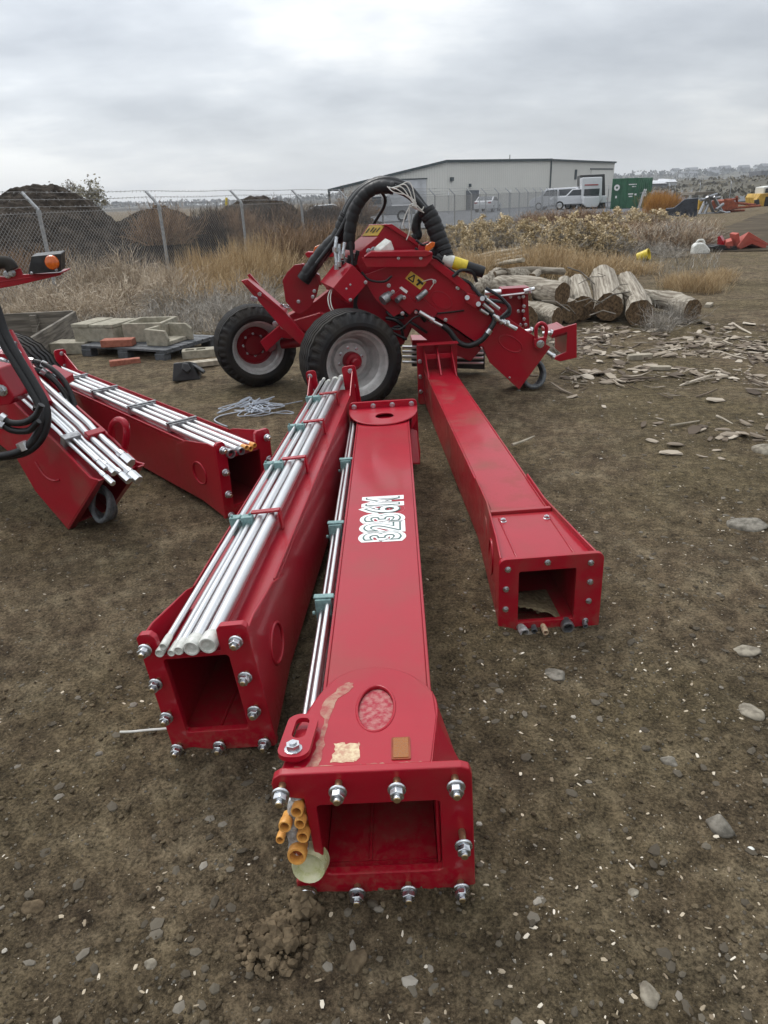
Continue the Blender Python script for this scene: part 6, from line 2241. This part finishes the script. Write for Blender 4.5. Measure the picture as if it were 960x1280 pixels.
mb.slab([D(a_, b_, 52) for a_, b_ in ((868, 244), (870, 240), (893, 239), (893, 243))], (0, 2.5, 0))
mb.build('canopy', M_WOODG, fr_, .02)
mb = MB()
mb.slab([D(a_, b_, 50.6) for a_, b_ in ((873, 262), (874, 250), (880, 250), (879, 263))], (0, .6, 0))
mb.build('side_panel', M_YMACH, fr_, .02)
im = thing('rusty_implement', 'rusty orange farm implement with a long drawbar beyond the weeds', 'farm implement', D(915, 262, 52), world=True)
mb = MB()
mb.slab([D(a_, b_, 52) for a_, b_ in ((902, 263), (902, 251), (914, 249), (923, 254), (922, 261), (912, 263))], (0, 1.6, 0))
mb.build('hopper', M_RUST, im, .05)
mb = MB()
for (a_, b_, c_, d_) in ((920, 260, 950, 257), (922, 254, 944, 256), (904, 264, 930, 263), (906, 250, 922, 249), (921, 246, 921, 258)):
    mb.tube([D(a_, b_, 52), D(c_, d_, 53)], .08, 6)
mb.build('drawbar', M_RUST, im)
y = 62
ld = thing('wheel_loader', 'yellow earth-moving machine cut by the right edge in the distance', 'loader', D(955, 258, y), world=True)
mb = MB()
mb.slab([D(a_, b_, y) for a_, b_ in ((948, 258), (948, 247), (951, 242), (975, 241), (980, 258))], (0, 2.2, 0))
mb.slab([D(a_, b_, y - .1) for a_, b_ in ((945, 250), (948, 246), (952, 248), (950, 259), (946, 259))], (0, .5, 0))
mb.slab([D(a_, b_, y - .15) for a_, b_ in ((944, 256), (944, 250), (949, 249), (950, 256))], (0, .2, 0), 1)
mb.build('loader_body', [M_YMACH, M_INK], ld, .03)
mb = MB()
mb.slab([D(a_, b_, y + .5) for a_, b_ in ((954, 243), (955, 234), (966, 232), (972, 242))], (0, 1.4, 0))
mb.slab([D(a_, b_, y + .45) for a_, b_ in ((956, 241), (957, 235.5), (964, 234.5), (965, 241))], (0, -.05, 0), 1)
mb.build('cab', [M_WHITEP, M_GLASS], ld, .03)
for a_ in (958, 975):
    mb = MB()
    mb.tube([D(a_, 258, y - .1), D(a_, 258, y + .5)], .75, 18)
    mb.build('wheel', M_TYRE, ld)

# ------------------------------------------------------------------ building, container, vehicles
def grounded(a_, b_, y):
    p = D(a_, b_, y)
    return Vector((p.x, y, 0.075))


bd = thing('metal_building', 'long pale ribbed metal building with a dark roof edge beyond the asphalt yard', 'building', (9, 92, 0.05), world=True)
A, C, B_, E_ = Vector((-3.1, 88.5, 0)), Vector((8.85, 90.0, 0)), Vector((23.0, 98.0, 0)), Vector((35.4, 112, 0))
zA, zC, zB, zE = 3.15, 5.25, 5.25, 5.15
def wallface(name, P, Q, zp, zq, mat, t=.25, par=None):
    """wall as its own object with local x along the wall"""
    U = (Q - P)
    L_ = U.length
    ang = math.atan2(U.y, U.x)
    mb = MB()
    mb.slab([Vector((0, 0, 0)), Vector((L_, 0, 0)), Vector((L_, 0, zq)), Vector((0, 0, zp))], (0, t, 0))
    o = mb.build(name, mat, par or bd)
    o.matrix_parent_inverse = Matrix.Translation(-bd.location)
    o.location = (P.x, P.y, .05)
    o.rotation_euler = (0, 0, ang)
    return o


wallface('front_wall', A, C, zA, zC, M_BWALL)
wallface('front_wall', C + (B_ - C) * .0005, B_, zC, zB, M_BWALL)
wallface('side_wall', B_, E_, zB, zE, M_BWALL2)
mb = MB()
up = Vector((0, 0, 1))
def ridge(P, Q, zp, zq, o=Vector((0, -.25, 0)), h=.28):
    mb.slab([P + up * (zp + .0) + o, Q + up * (zq + .0) + o, Q + up * (zq + h) + o, P + up * (zp + h) + o], Vector((0, .9, 0)))
A2 = A + (A - C).normalized() * 1.9
ridge(A2, C, zA - .5, zC)
ridge(C, B_, zC, zB)
ridge(B_, E_, zB, zE, Vector((.2, -.2, 0)), .2)
roof = mb.build('roof_edge', M_TRIM, bd)
mb = MB()
mb.slab([A2 + up * (zA - .35), C + up * (zC + .15), C + Vector((6, 40, zC + .6)), A2 + Vector((2, 40, zA - .3))], (0, 0, .1))
mb.slab([C + up * (zC + .15), B_ + up * (zB + .15), E_ + up * (zE + .1), E_ + Vector((-10, 14, zE + .8)), C + Vector((6, 40, zC + .6))], (0, 0, .1))
mb.build('roof', M_FARG, bd)
mb = MB()
mb.slab([A2 + Vector((0, .2, .0)), A2 + Vector((.25, .2, 0)), A2 + Vector((.25, .2, zA - .5)), A2 + Vector((0, .2, zA - .5))], (0, .25, 0))
mb.build('canopy_post', M_TRIM, bd)
def onwall(P, Q, u, z, d=-.03):
    q = P.lerp(Q, u)
    n_ = Vector(((Q - P).y, -(Q - P).x, 0)).normalized()
    return Vector((q.x, q.y, z)) + n_ * (-d)
def wallbox(name, P, Q, u0, u1, z0, z1, mat, t=.06):
    mb = MB()
    n_ = Vector(((Q - P).y, -(Q - P).x, 0)).normalized()
    mb.slab([P.lerp(Q, u0) + up * z0 + n_ * .02, P.lerp(Q, u1) + up * z0 + n_ * .02, P.lerp(Q, u1) + up * z1 + n_ * .02, P.lerp(Q, u0) + up * z1 + n_ * .02], n_ * t)
    return mb.build(name, mat, bd)
wallbox('garage_door', A, C, .42, .80, .05, 3.6, M_FARW)
wallbox('garage_door_head', A, C, .41, .81, 3.6, 3.72, M_TRIM, .1)
wallbox('door', C, B_, .175, .29, .05, 2.25, M_DOORG, .08)
wallbox('wall_lamp', C, B_, .03, .055, 3.3, 3.7, M_TRIM, .25)
wallbox('wall_lamp', C, B_, .20, .215, 2.6, 2.95, M_TRIM, .2)
wallbox('corner_trim', C, B_, .985, .998, 0, zB, M_TRIM, .05)
wallbox('vent', B_, E_, .34, .37, 3.1, 4.3, M_TRIM)
wallbox('large_door', B_, E_, .60, .95, .05, 4.3, M_BWALL, .04)
wallbox('large_door_rail', B_, E_, .58, .97, 4.32, 4.45, M_TRIM, .12)
mb = MB()
pq = C.lerp(B_, .62)
mb.tube([pq + Vector((0, 3, zB)), pq + Vector((0, 3, zB + .9))], .06, 8)
mb.build('roof_pipe', M_STEEL, bd)

# green container
cn = thing('shipping_container', 'green shipping container with white markings beside the pale building', 'container', (24.4, 70.0, 0.05), world=True)
A = D(762.5, 262, 69.5); A.z = .05
B_ = D(795, 262, 69.5); B_.z = .05
E_ = D(812, 262, 72.0); E_.z = .05
zt = 2.55
mb = MB()
nA = (E_ - B_)
mb.hexa([A, B_, B_ + nA, A + nA] + [q + up * zt for q in (A, B_, B_ + nA, A + nA)])
for i in range(7):
    u = (i + .5) / 7
    q = B_.lerp(B_ + nA, u)
    mb.tube([q + Vector((.02, 0, .15)), q + Vector((.02, 0, zt - .15))], .06, 4)
for i in range(1, 2):
    for u in (.0, .48, .97):
        q = A.lerp(B_, u)
        mb.slab([q + Vector((0, -.03, .0)), q + Vector((.1, -.03, .0)), q + Vector((.1, -.03, zt)), q + Vector((0, -.03, zt))], (0, .05, 0))
mb.build('container_shell', M_CONT, cn, .02)
mb = MB()
for u in (.12, .36, .60, .86):
    q = A.lerp(B_, u)
    mb.tube([q + Vector((0, -.06, .1)), q + Vector((0, -.06, zt - .1))], .03, 6)
for z in (.05, 1.45, zt - .12):
    mb.slab([A + Vector((0, -.025, z)), B_ + Vector((0, -.025, z)), B_ + Vector((0, -.025, z + .08)), A + Vector((0, -.025, z + .08))], (0, .02, 0))
mb.build('door_bars', M_CONT, cn)
mb = MB()
q = A.lerp(B_, .18)
mb.lathe([(.10, 0), (.26, 0), (.26, .02), (.10, .02)], M_axis(q + Vector((0, -.07, 1.8)), (0, -1, 0)), 20)
mb.slab([q + Vector((-.08, -.09, .92)), q + Vector((.06, -.09, .92)), q + Vector((.06, -.09, 1.12)), q + Vector((-.08, -.09, 1.12))], (0, .01, 0))
for (u0, u1, z0, z1) in ((.62, .92, 1.98, 2.06), (.75, .9, 1.8, 1.87), (.63, .82, 1.18, 1.28), (.66, .80, .98, 1.08), (.85, .95, 1.1, 1.25)):
    a1, b1 = A.lerp(B_, u0), A.lerp(B_, u1)
    mb.slab([a1 + Vector((0, -.07, z0)), b1 + Vector((0, -.07, z0)), b1 + Vector((0, -.07, z1)), a1 + Vector((0, -.07, z1))], (0, .01, 0))
mb.build('door_lettering', M_WHITE, cn)
me = text_mesh('SS', .85, .03)
ang = math.atan2(nA.y, nA.x)
me.transform(Matrix.Translation(B_.lerp(B_ + nA, .45) + Vector((.06, -.06, 1.25))) @ Matrix.Rotation(ang, 4, 'Z') @ Matrix.Rotation(rad(90), 4, 'X'))
me.materials.clear()
me.materials.append(M_WHITE)
o = bpy.data.objects.new('side_lettering', me)
COL.objects.link(o)
o.parent = cn
o.matrix_parent_inverse = Matrix.Translation(-cn.location)


def vehicle(name, label, cat, loc, rz, length, width, prof, glass, wheels, wr, paintm, group=None, tail=None, rear_glass=None):
    """side profile swept across the width, with tumblehome above the waist; local x = forward"""
    root = thing(name, label, cat, loc, (0, 0, rz), group)
    waist = prof['waist']
    def sect(pts, w0):
        V = []
        for s in (-1, 1):
            for x, z in pts:
                k = 1 - .13 * max(0, (z - waist)) / max(.01, prof['top'] - waist)
                V.append((x, s * w0 / 2 * k, z))
        return V
    pts = prof['pts']
    V = sect(pts, width)
    n_ = len(pts)
    mb = MB()
    mb.add(V, [tuple(reversed(range(n_))), tuple(n_ + i for i in range(n_))] + [(i, (i + 1) % n_, n_ + (i + 1) % n_, n_ + i) for i in range(n_)])
    mb.build('body', paintm, root, .05)
    for g in glass:
        for s in (-1, 1):
            mb = MB()
            P_ = []
            for x, z in g:
                k = 1 - .13 * max(0, (z - waist)) / max(.01, prof['top'] - waist)
                P_.append(Vector((x, s * (width / 2 * k + .004), z)))
            mb.slab(P_, (0, s * .012, 0))
            mb.build('side_window', M_GLASS, root)
    for nm, g in (('windscreen', prof.get('front')), ('rear_window', prof.get('rear'))):
        if g:
            (x0, z0), (x1, z1) = g
            d = Vector((z1 - z0, 0, -(x1 - x0))).normalized()
            if (d.x > 0) != (nm == 'windscreen'):
                d = -d
            mb = MB()
            P_ = []
            for (x, z, s) in ((x0, z0, -1), (x0, z0, 1), (x1, z1, 1), (x1, z1, -1)):
                k = 1 - .13 * max(0, (z - waist)) / max(.01, prof['top'] - waist)
                P_.append(Vector((x, s * width / 2 * k * .86, z)) + d * .01)
            mb.slab(P_, d * .012)
            mb.build(nm, M_GLASS, root)
    for x in wheels:
        for s in (-1, 1):
            M = M_axis((x, s * (width / 2 - .12), wr), (0, s, 0))
            mb = MB()
            mb.lathe([(wr * .62, -.1), (wr, -.1), (wr, .1), (wr * .95, .13), (wr * .62, .13)], M, 22)
            wo = mb.build('wheel', M_TYRE, root)
            mb = MB()
            mb.lathe([(wr * .62, .12), (wr * .5, .10), (0, .10)], M, 18)
            mb.build('rim', M_RIM, wo)
    for s in (-1, 1):
        mb = MB()
        x, z0, z1 = tail or (pts[0][0], .75, .95)
        mb.box(x - .03, x + .05, *sorted((s * width * .30, s * width * .47)), z0, z1)
        mb.build('tail_lamp', M_TAIL, root, .01)
    return root


sedan = dict(waist=.95, top=1.45, pts=[(-2.3, .32), (2.25, .30), (2.32, .62), (2.1, .80), (1.0, .95), (.25, 1.40), (-.9, 1.45), (-1.75, 1.10), (-2.3, 1.02), (-2.36, .7)], front=((.98, .97), (.28, 1.38)), rear=((-1.72, 1.12), (-.98, 1.43)))
sd = vehicle('parked_car', 'white sedan seen from behind on the asphalt, in front of the building door', 'car', (12.1, 79.0, .075), rad(68), 4.6, 1.85, sedan, [[(.85, .99), (.2, 1.36), (-.85, 1.40), (-1.6, 1.08)]], (-1.4, 1.4), .33, M_CARW, 'white vehicles parked at the building', (-2.33, .82, .95))
van = dict(waist=1.1, top=2.0, pts=[(-2.5, .35), (2.45, .33), (2.5, .85), (2.2, 1.1), (1.45, 1.25), (.85, 1.95), (-2.3, 2.0), (-2.48, 1.3)], front=((1.42, 1.28), (.92, 1.90)), rear=((-2.47, 1.3), (-2.35, 1.85)))
vehicle('parked_van', 'white van nearest the corner trim of the pale building', 'van', (18.6, 76.5, .075), rad(150), 5, 1.95, van, [[(1.1, 1.3), (.75, 1.8), (-.3, 1.82), (-.3, 1.28)], [(-.45, 1.28), (-.45, 1.82), (-2.1, 1.85), (-2.1, 1.28)]], (-1.5, 1.5), .36, M_CARW, 'white vehicles parked at the building')
pick = dict(waist=1.15, top=1.85, pts=[(-2.7, .5), (2.6, .45), (2.65, 1.0), (2.4, 1.15), (1.2, 1.2), (.6, 1.8), (-.7, 1.85), (-.95, 1.15), (-2.7, 1.12)], front=((1.18, 1.22), (.66, 1.76)), rear=((-.94, 1.2), (-.75, 1.78)))
vehicle('parked_pickup', 'white pickup between the van and the big truck', 'pickup', (20.3, 74.8, .075), rad(165), 5.3, 1.95, pick, [[(1.0, 1.24), (.5, 1.74), (-.6, 1.76), (-.6, 1.24)]], (-1.7, 1.7), .40, M_CARW, 'white vehicles parked at the building')
vehicle('parked_car', 'white car half hidden behind the left hose bundle', 'car', (-3.3, 47, .1), rad(185), 4.6, 1.85, sedan, [[(.85, .99), (.2, 1.36), (-.85, 1.40), (-1.6, 1.08)]], (-1.4, 1.4), .33, M_CARW, 'white vehicles seen through the hoses', (-2.33, .82, .95))
vehicle('parked_pickup', 'grey pickup seen through the arching hoses', 'pickup', (0.6, 58, .1), rad(178), 5.3, 1.95, pick, [[(1.0, 1.24), (.5, 1.74), (-.6, 1.76), (-.6, 1.24)]], (-1.7, 1.7), .40, M_STEEL)
# box truck
tk = thing('box_truck', 'white cab truck with a tall black-framed box, between vans and container', 'truck', D(741, 265, 74) * 1.0, world=True)
tk.location.z = .075
y = 73.0
mb = MB()
mb.slab([D(a_, b_, y) for a_, b_ in ((727.5, 250), (728, 222), (753, 221), (752, 249), (748, 256), (729, 256))], (.3, 2.0, 0))
mb.slab([D(a_, b_, y - .5) for a_, b_ in ((729, 255), (729.5, 246), (749, 245.5), (749, 255), (746, 259), (732, 259))], (.1, .9, 0))
mb.build('cab', M_CARW, tk, .06)
mb = MB()
mb.slab([D(a_, b_, y + 1.9) for a_, b_ in ((725, 262), (725, 219), (756, 217.5), (757, 262))], (1.2, 5.5, 0))
mb.build('box_body', M_BLACK, tk, .03)
mb = MB()
mb.slab([D(a_, b_, y - .02) for a_, b_ in ((729.5, 245), (730.5, 236.5), (749.5, 235.5), (748.5, 244.5))], (0, -.03, 0))
mb.build('windscreen', M_GLASS, tk)
mb = MB()
mb.slab([D(a_, b_, y - .02) for a_, b_ in ((731, 232), (731, 230.6), (748, 230.2), (748, 231.6))], (0, -.02, 0))
mb.build('red_lettering', M_TAIL, tk)
for a_ in (730, 748):
    mb = MB()
    mb.tube([D(a_, 262, y - .3), D(a_, 262, y)], .42, 18)
    mb.build('wheel', M_TYRE, tk)
# trailer box and tree behind the tall mound
tb = thing('trailer_box', 'white box trailer peeking out behind the right slope of the tallest mound', 'trailer', D(100, 270, 34), world=True)
mb = MB()
mb.slab([D(a_, b_, 34) for a_, b_ in ((76, 280), (76, 255.5), (106, 254.5), (110, 273), (110, 282))], (-.3, 2.0, 0))
mb.build('box_body', M_FARW, tb, .03)
mb = MB()
mb.slab([D(a_, b_, 33.5) for a_, b_ in ((108, 284), (109, 273), (122, 273), (124, 277), (124, 284))], (0, 1.6, 0))
mb.build('tow_end', M_FARW, tb, .05)
mb = MB()
mb.tube([D(116, 285, 33.4), D(116, 285, 34)], .4, 14)
mb.build('wheel', M_TYRE, tb)
mb = MB()
mb.slab([D(a_, b_, 45) for a_, b_ in ((271, 272), (271, 265.5), (277, 263), (281, 265), (281, 272))], (0, 1.0, 0))
mb.tube([D(283, 247, 45), D(283, 262, 45)], .08, 6)
tag(mb.build('yellow_marker', M_YEL2), 'small yellow roadside cabinet seen through the fence beyond the mounds', 'cabinet')


def tree(label, base, height, seed, spread=.5, leaves=900, lsize=.12, group=None, mat=None, trunk_r=.12):
    rr = random.Random(seed)
    root = thing('tree', label, 'tree', base, group=group)
    mb = MB()
    tips = []
    def branch(p, d, l, r, dep):
        q1 = p + d * l * .5 + Vector((rr.uniform(-1, 1), rr.uniform(-1, 1), rr.uniform(-.3, .6))) * l * .08
        q2 = p + d * l
        mb.tube([p, q1, q2], [r, r * .8, r * .55], 6 if dep < 2 else 4, 0, caps=False)
        if dep >= 4:
            tips.append((q1, l)); tips.append((q2, l))
            return
        for _ in range(3 if dep else 5):
            nd_ = (d * .9 + Vector((rr.uniform(-1, 1), rr.uniform(-1, 1), rr.uniform(-.35, .8))) * spread * 1.25).normalized()
            branch(p.lerp(q2, rr.uniform(.55, 1.0)), nd_, l * rr.uniform(.55, .78), r * .55, dep + 1)
    branch(Vector((0, 0, -.1)), Vector((rr.uniform(-.08, .08), 0, 1)).normalized(), height * .36, trunk_r, 0)
    mb.build('trunk', M_WOODG, root)
    n_ = leaves
    P_ = np.array([tips[rr.randrange(len(tips))][0] for _ in range(n_)], float) + np.random.default_rng(seed).normal(size=(n_, 3)) * height * .03
    g_ = np.random.default_rng(seed + 1)
    s = g_.uniform(.5, 1.2, n_) * lsize
    a = g_.normal(size=(n_, 3)); a /= np.linalg.norm(a, axis=1, keepdims=True)
    b = np.cross(a, g_.normal(size=(n_, 3))); b /= np.linalg.norm(b, axis=1, keepdims=True)
    V = np.stack([P_ + a * s[:, None], P_ + b * s[:, None] * .6, P_ - a * s[:, None], P_ - b * s[:, None] * .6], 1).reshape(-1, 3)
    fast('crown', V, np.arange(n_ * 4).reshape(-1, 4), mat or M_LEAF, np.repeat(g_.random(n_), 4), root)
    return root


p = D(108, 262, 52)
tree('thin-leaved autumn tree rising behind the white trailer and tall mound', (p.x, p.y, 0.1), 4.3, 5, .62, 800, .10)
p = D(92, 262, 54)
tree('barer grey tree just left of the autumn tree behind the mound', (p.x, p.y, 0.1), 4.6, 9, .55, 600, .09, None, M_GREYTW)

# distant town on the hill: houses, trees, poles
rr = random.Random(77)
for i in range(30):
    x = rr.uniform(330, 620)
    y = rr.uniform(790, 940)
    kk = (y - 480) / 480
    kz = np.interp(y, [480, 620, 760, 880, 960], [0, .25, .55, .82, 1.0])
    z = hill_z(x, kz) - .5
    w, d_, h = rr.uniform(6, 20), rr.uniform(6, 12), rr.uniform(2.6, 5)
    mb = MB()
    mb.box(-w / 2, w / 2, -d_ / 2, d_ / 2, 0, h)
    mb.slab([Vector((-w / 2 - .4, -d_ / 2 - .4, h)), Vector((-w / 2 - .4, d_ / 2 + .4, h)), Vector((-w / 2 - .4, 0, h + d_ * .28))], (w + .8, 0, 0), 1)
    o = mb.build('house', [M_FARW if rr.random() < .55 else M_FARG, M_FARG])
    o.location = (x, y, z)
    o.rotation_euler = (0, 0, rr.uniform(-.3, .3))
    tag(o, 'tiny pale house among the distant town houses on the right horizon', 'house', 'far town houses')
p = D(955, 221, 300)
mb = MB()
mb.slab([D(a_, b_, 300) for a_, b_ in ((952, 226), (952, 213.5), (975, 212.5), (975, 226))], (2, 14, 0))
tag(mb.build('grey_block', M_FARG), 'grey flat-roofed block standing at the right edge of the far hill', 'building')
p = D(815, 232, 210)
for (a_, b_, c_, d_, nm, lb_) in ((813, 238, 834, 229, M_FARG, 'low dark shed with a pale roof just right of the container'), (835, 236, 846, 227, M_FARW, 'small white shed on the skyline right of the dark shed')):
    mb = MB()
    mb.slab([D(a_, b_ + 4, 210), D(c_, b_ + 4, 210), D(c_, d_, 210), D(a_, d_, 210)], (3, 9, 0))
    mb.slab([D(a_ - 1, d_ + .5, 209.6), D(c_ + 1, d_ + .3, 209.6), D(c_ - 2, d_ - 2.5, 212), D(a_ + 2, d_ - 2.3, 212)], (0, 8, .4), 1)
    tag(mb.build('shed', [nm, M_FARW]), lb_, 'shed')
g_ = np.random.default_rng(5)
n_ = 9000
x = g_.uniform(-500, 720, n_)
y = g_.uniform(760, 1000, n_)
hz = np.array([hill_z(a_, float(np.interp(b_, [480, 620, 760, 880, 960, 1040], [0, .25, .55, .82, 1.0, .9]))) for a_, b_ in zip(x, y)])
cl = np.clip(vnoise(x * .03, y * .03, 77) * 3 + .5, 0, 1)
P_ = np.stack([x, y, hz + g_.uniform(0, 1, n_) * 5.0 * cl], 1)
s = g_.uniform(.8, 2.2, n_) * (0.3 + cl)
a = g_.normal(size=(n_, 3)); a /= np.linalg.norm(a, axis=1, keepdims=True)
b = np.cross(a, g_.normal(size=(n_, 3))); b /= np.linalg.norm(b, axis=1, keepdims=True)
V = np.stack([P_ + a * s[:, None], P_ + b * s[:, None] * .8, P_ - a * s[:, None], P_ - b * s[:, None] * .8], 1).reshape(-1, 3)
tag(fast('distant_treeline', V, np.arange(n_ * 4).reshape(-1, 4), M_FARTREE, np.repeat(g_.random(n_), 4)), kind='stuff')
# low scrub over the middle rise
n_ = 16000
x = g_.uniform(40, 330, n_)
y = 90 + g_.uniform(0, 1, n_) ** 1.6 * 260
kz = np.sin(np.pi * np.clip((y - 90) / 290, 0, 1)) * np.clip((x - 40) / 56, 0, 1)
zz = -0.15 + kz * (2.6 + 3.2 * vnoise(x * .035, y * .035, 9))
P_ = np.stack([x, y, zz + g_.uniform(0, .7, n_)], 1)
s = g_.uniform(.15, .6, n_)
a = g_.normal(size=(n_, 3)); a /= np.linalg.norm(a, axis=1, keepdims=True)
b = np.cross(a, g_.normal(size=(n_, 3))); b /= np.linalg.norm(b, axis=1, keepdims=True)
V = np.stack([P_ + a * s[:, None], P_ + b * s[:, None] * .8, P_ - a * s[:, None], P_ - b * s[:, None] * .8], 1).reshape(-1, 3)
tag(fast('scrub', V, np.arange(n_ * 4).reshape(-1, 4), M_BROWN if False else tinted('scrub_leaf', [(0, (.06, .052, .036)), (.5, (.115, .10, .068)), (1, (.20, .175, .12))]), np.repeat(g_.random(n_), 4)), kind='stuff')

# ------------------------------------------------------------------ air, light, camera
HAZE = bpy.data.materials.new('pale_air')
HAZE.use_nodes = True
nt = HAZE.node_tree
nt.nodes.clear()
out = nt.nodes.new('ShaderNodeOutputMaterial')
pv = nt.nodes.new('ShaderNodeVolumePrincipled')
pv.inputs['Color'].default_value = (0.86, 0.90, 0.96, 1)
pv.inputs['Density'].default_value = 0.00045
pv.inputs['Anisotropy'].default_value = 0.0
nt.links.new(pv.outputs[0], out.inputs['Volume'])
mb = MB()
mb.box(-1700, 1700, -70, 1700, -4, 45)
USE_HAZE = True
if USE_HAZE:
    tag(mb.build('haze', HAZE), kind='stuff')

w = bpy.data.worlds.new('World')
scene.world = w
w.use_nodes = True
nt = w.node_tree
nt.nodes.clear()
out = nt.nodes.new('ShaderNodeOutputWorld')
bg = nt.nodes.new('ShaderNodeBackground')
bg.inputs['Strength'].default_value = 0.1
sky = nt.nodes.new('ShaderNodeTexSky')
sky.sky_type = 'NISHITA'
sky.sun_disc = False
SUN_EL, SUN_AZ = rad(52), rad(-28)       # azimuth clockwise from +Y
sky.sun_elevation = SUN_EL
sky.sun_rotation = SUN_AZ
tc = nt.nodes.new('ShaderNodeTexCoord')
sep = nt.nodes.new('ShaderNodeSeparateXYZ')
nt.links.new(tc.outputs['Generated'], sep.inputs[0])
zc_ = math_n(nt, 'MAXIMUM', sep.outputs[2], 0.0)
den = math_n(nt, 'ADD', zc_, 0.24)
cmb = nt.nodes.new('ShaderNodeCombineXYZ')
nt.links.new(math_n(nt, 'DIVIDE', sep.outputs[0], den), cmb.inputs[0])
nt.links.new(math_n(nt, 'DIVIDE', sep.outputs[1], den), cmb.inputs[1])
n1 = noise(nt, cmb.outputs[0], 0.75, 6, 0.5)
n2 = noise(nt, cmb.outputs[0], 3.2, 6, 0.6, (0.6, 1.0, 1.0))
cl_ = math_n(nt, 'ADD', math_n(nt, 'MULTIPLY', n1, 0.80), math_n(nt, 'MULTIPLY', n2, 0.20))
ccol = ramp(nt, cl_, [(0.40, (0.32, 0.345, 0.38)), (0.50, (0.46, 0.485, 0.515)), (0.59, (0.67, 0.68, 0.68))])
hor = ramp(nt, zc_, [(0.0, 1.0), (0.10, 0.25), (0.3, 0.0)])
ccol = mixc(nt, math_n(nt, 'MULTIPLY', hor, 0.55), ccol, (0.61, 0.62, 0.625))
lift = math_n(nt, 'ADD', math_n(nt, 'SUBTRACT', 1.0, math_n(nt, 'MULTIPLY', sep.outputs[0], 0.36)), math_n(nt, 'MULTIPLY', zc_, 2.0))
mul = nt.nodes.new('ShaderNodeVectorMath')
mul.operation = 'SCALE'
heavy = ramp(nt, math_n(nt, 'ADD', math_n(nt, 'MULTIPLY', math_n(nt, 'ADD', sep.outputs[1], math_n(nt, 'MULTIPLY', sep.outputs[0], -0.25)), 0.5), 0.5), [(0.12, 0.62), (0.60, 1.0)])
ccol = mixc(nt, 1.0, ccol, heavy, 'MULTIPLY')
nt.links.new(ccol, mul.inputs[0])
nt.links.new(math_n(nt, 'MULTIPLY', lift, 10.0), mul.inputs['Scale'])
nt.links.new(mixc(nt, 0.93, sky.outputs[0], mul.outputs[0]), bg.inputs['Color'])
nt.links.new(bg.outputs[0], out.inputs['Surface'])

sl = bpy.data.lights.new('sun', 'SUN')
sl.energy = 1.2
sl.angle = rad(25)
sl.color = (1.0, 0.965, 0.91)
so = bpy.data.objects.new('sun', sl)
COL.objects.link(so)
sd_ = Vector((math.sin(SUN_AZ) * math.cos(SUN_EL), math.cos(SUN_AZ) * math.cos(SUN_EL), math.sin(SUN_EL)))
so.rotation_euler = sd_.to_track_quat('Z', 'Y').to_euler()
so.location = (0, 0, 30)

cam = bpy.data.cameras.new('camera')
co = bpy.data.objects.new('camera', cam)
COL.objects.link(co)
cam.sensor_fit = 'VERTICAL'
cam.sensor_height = 36.0
cam.lens = FPX / 1280 * 36.0
cam.clip_start = 0.05
cam.clip_end = 6000
fwd = Vector((0, CPI, -SPI))
upc = Vector((0, SPI, CPI))
rightc = Vector((1, 0, 0))
# roll: image up leans left
upr = upc * CRO - rightc * SRO if False else upc
R0 = Matrix((rightc, upc, -fwd)).transposed()
co.matrix_world = Matrix.Translation((0, 0, CAMH)) @ (R0 @ Matrix.Rotation(-ROLL, 3, 'Z')).to_4x4()
scene.camera = co

scene.view_settings.view_transform = 'Standard'
scene.view_settings.look = 'None'
scene.view_settings.gamma = 1.0
scene.view_settings.exposure = 0.38
scene.view_settings.use_curve_mapping = False
scene.render.engine = 'CYCLES'
scene.cycles.use_denoising = True
scene.cycles.max_bounces = 6
scene.cycles.diffuse_bounces = 3
scene.cycles.glossy_bounces = 3
scene.cycles.volume_bounces = 1
scene.cycles.transparent_max_bounces = 6
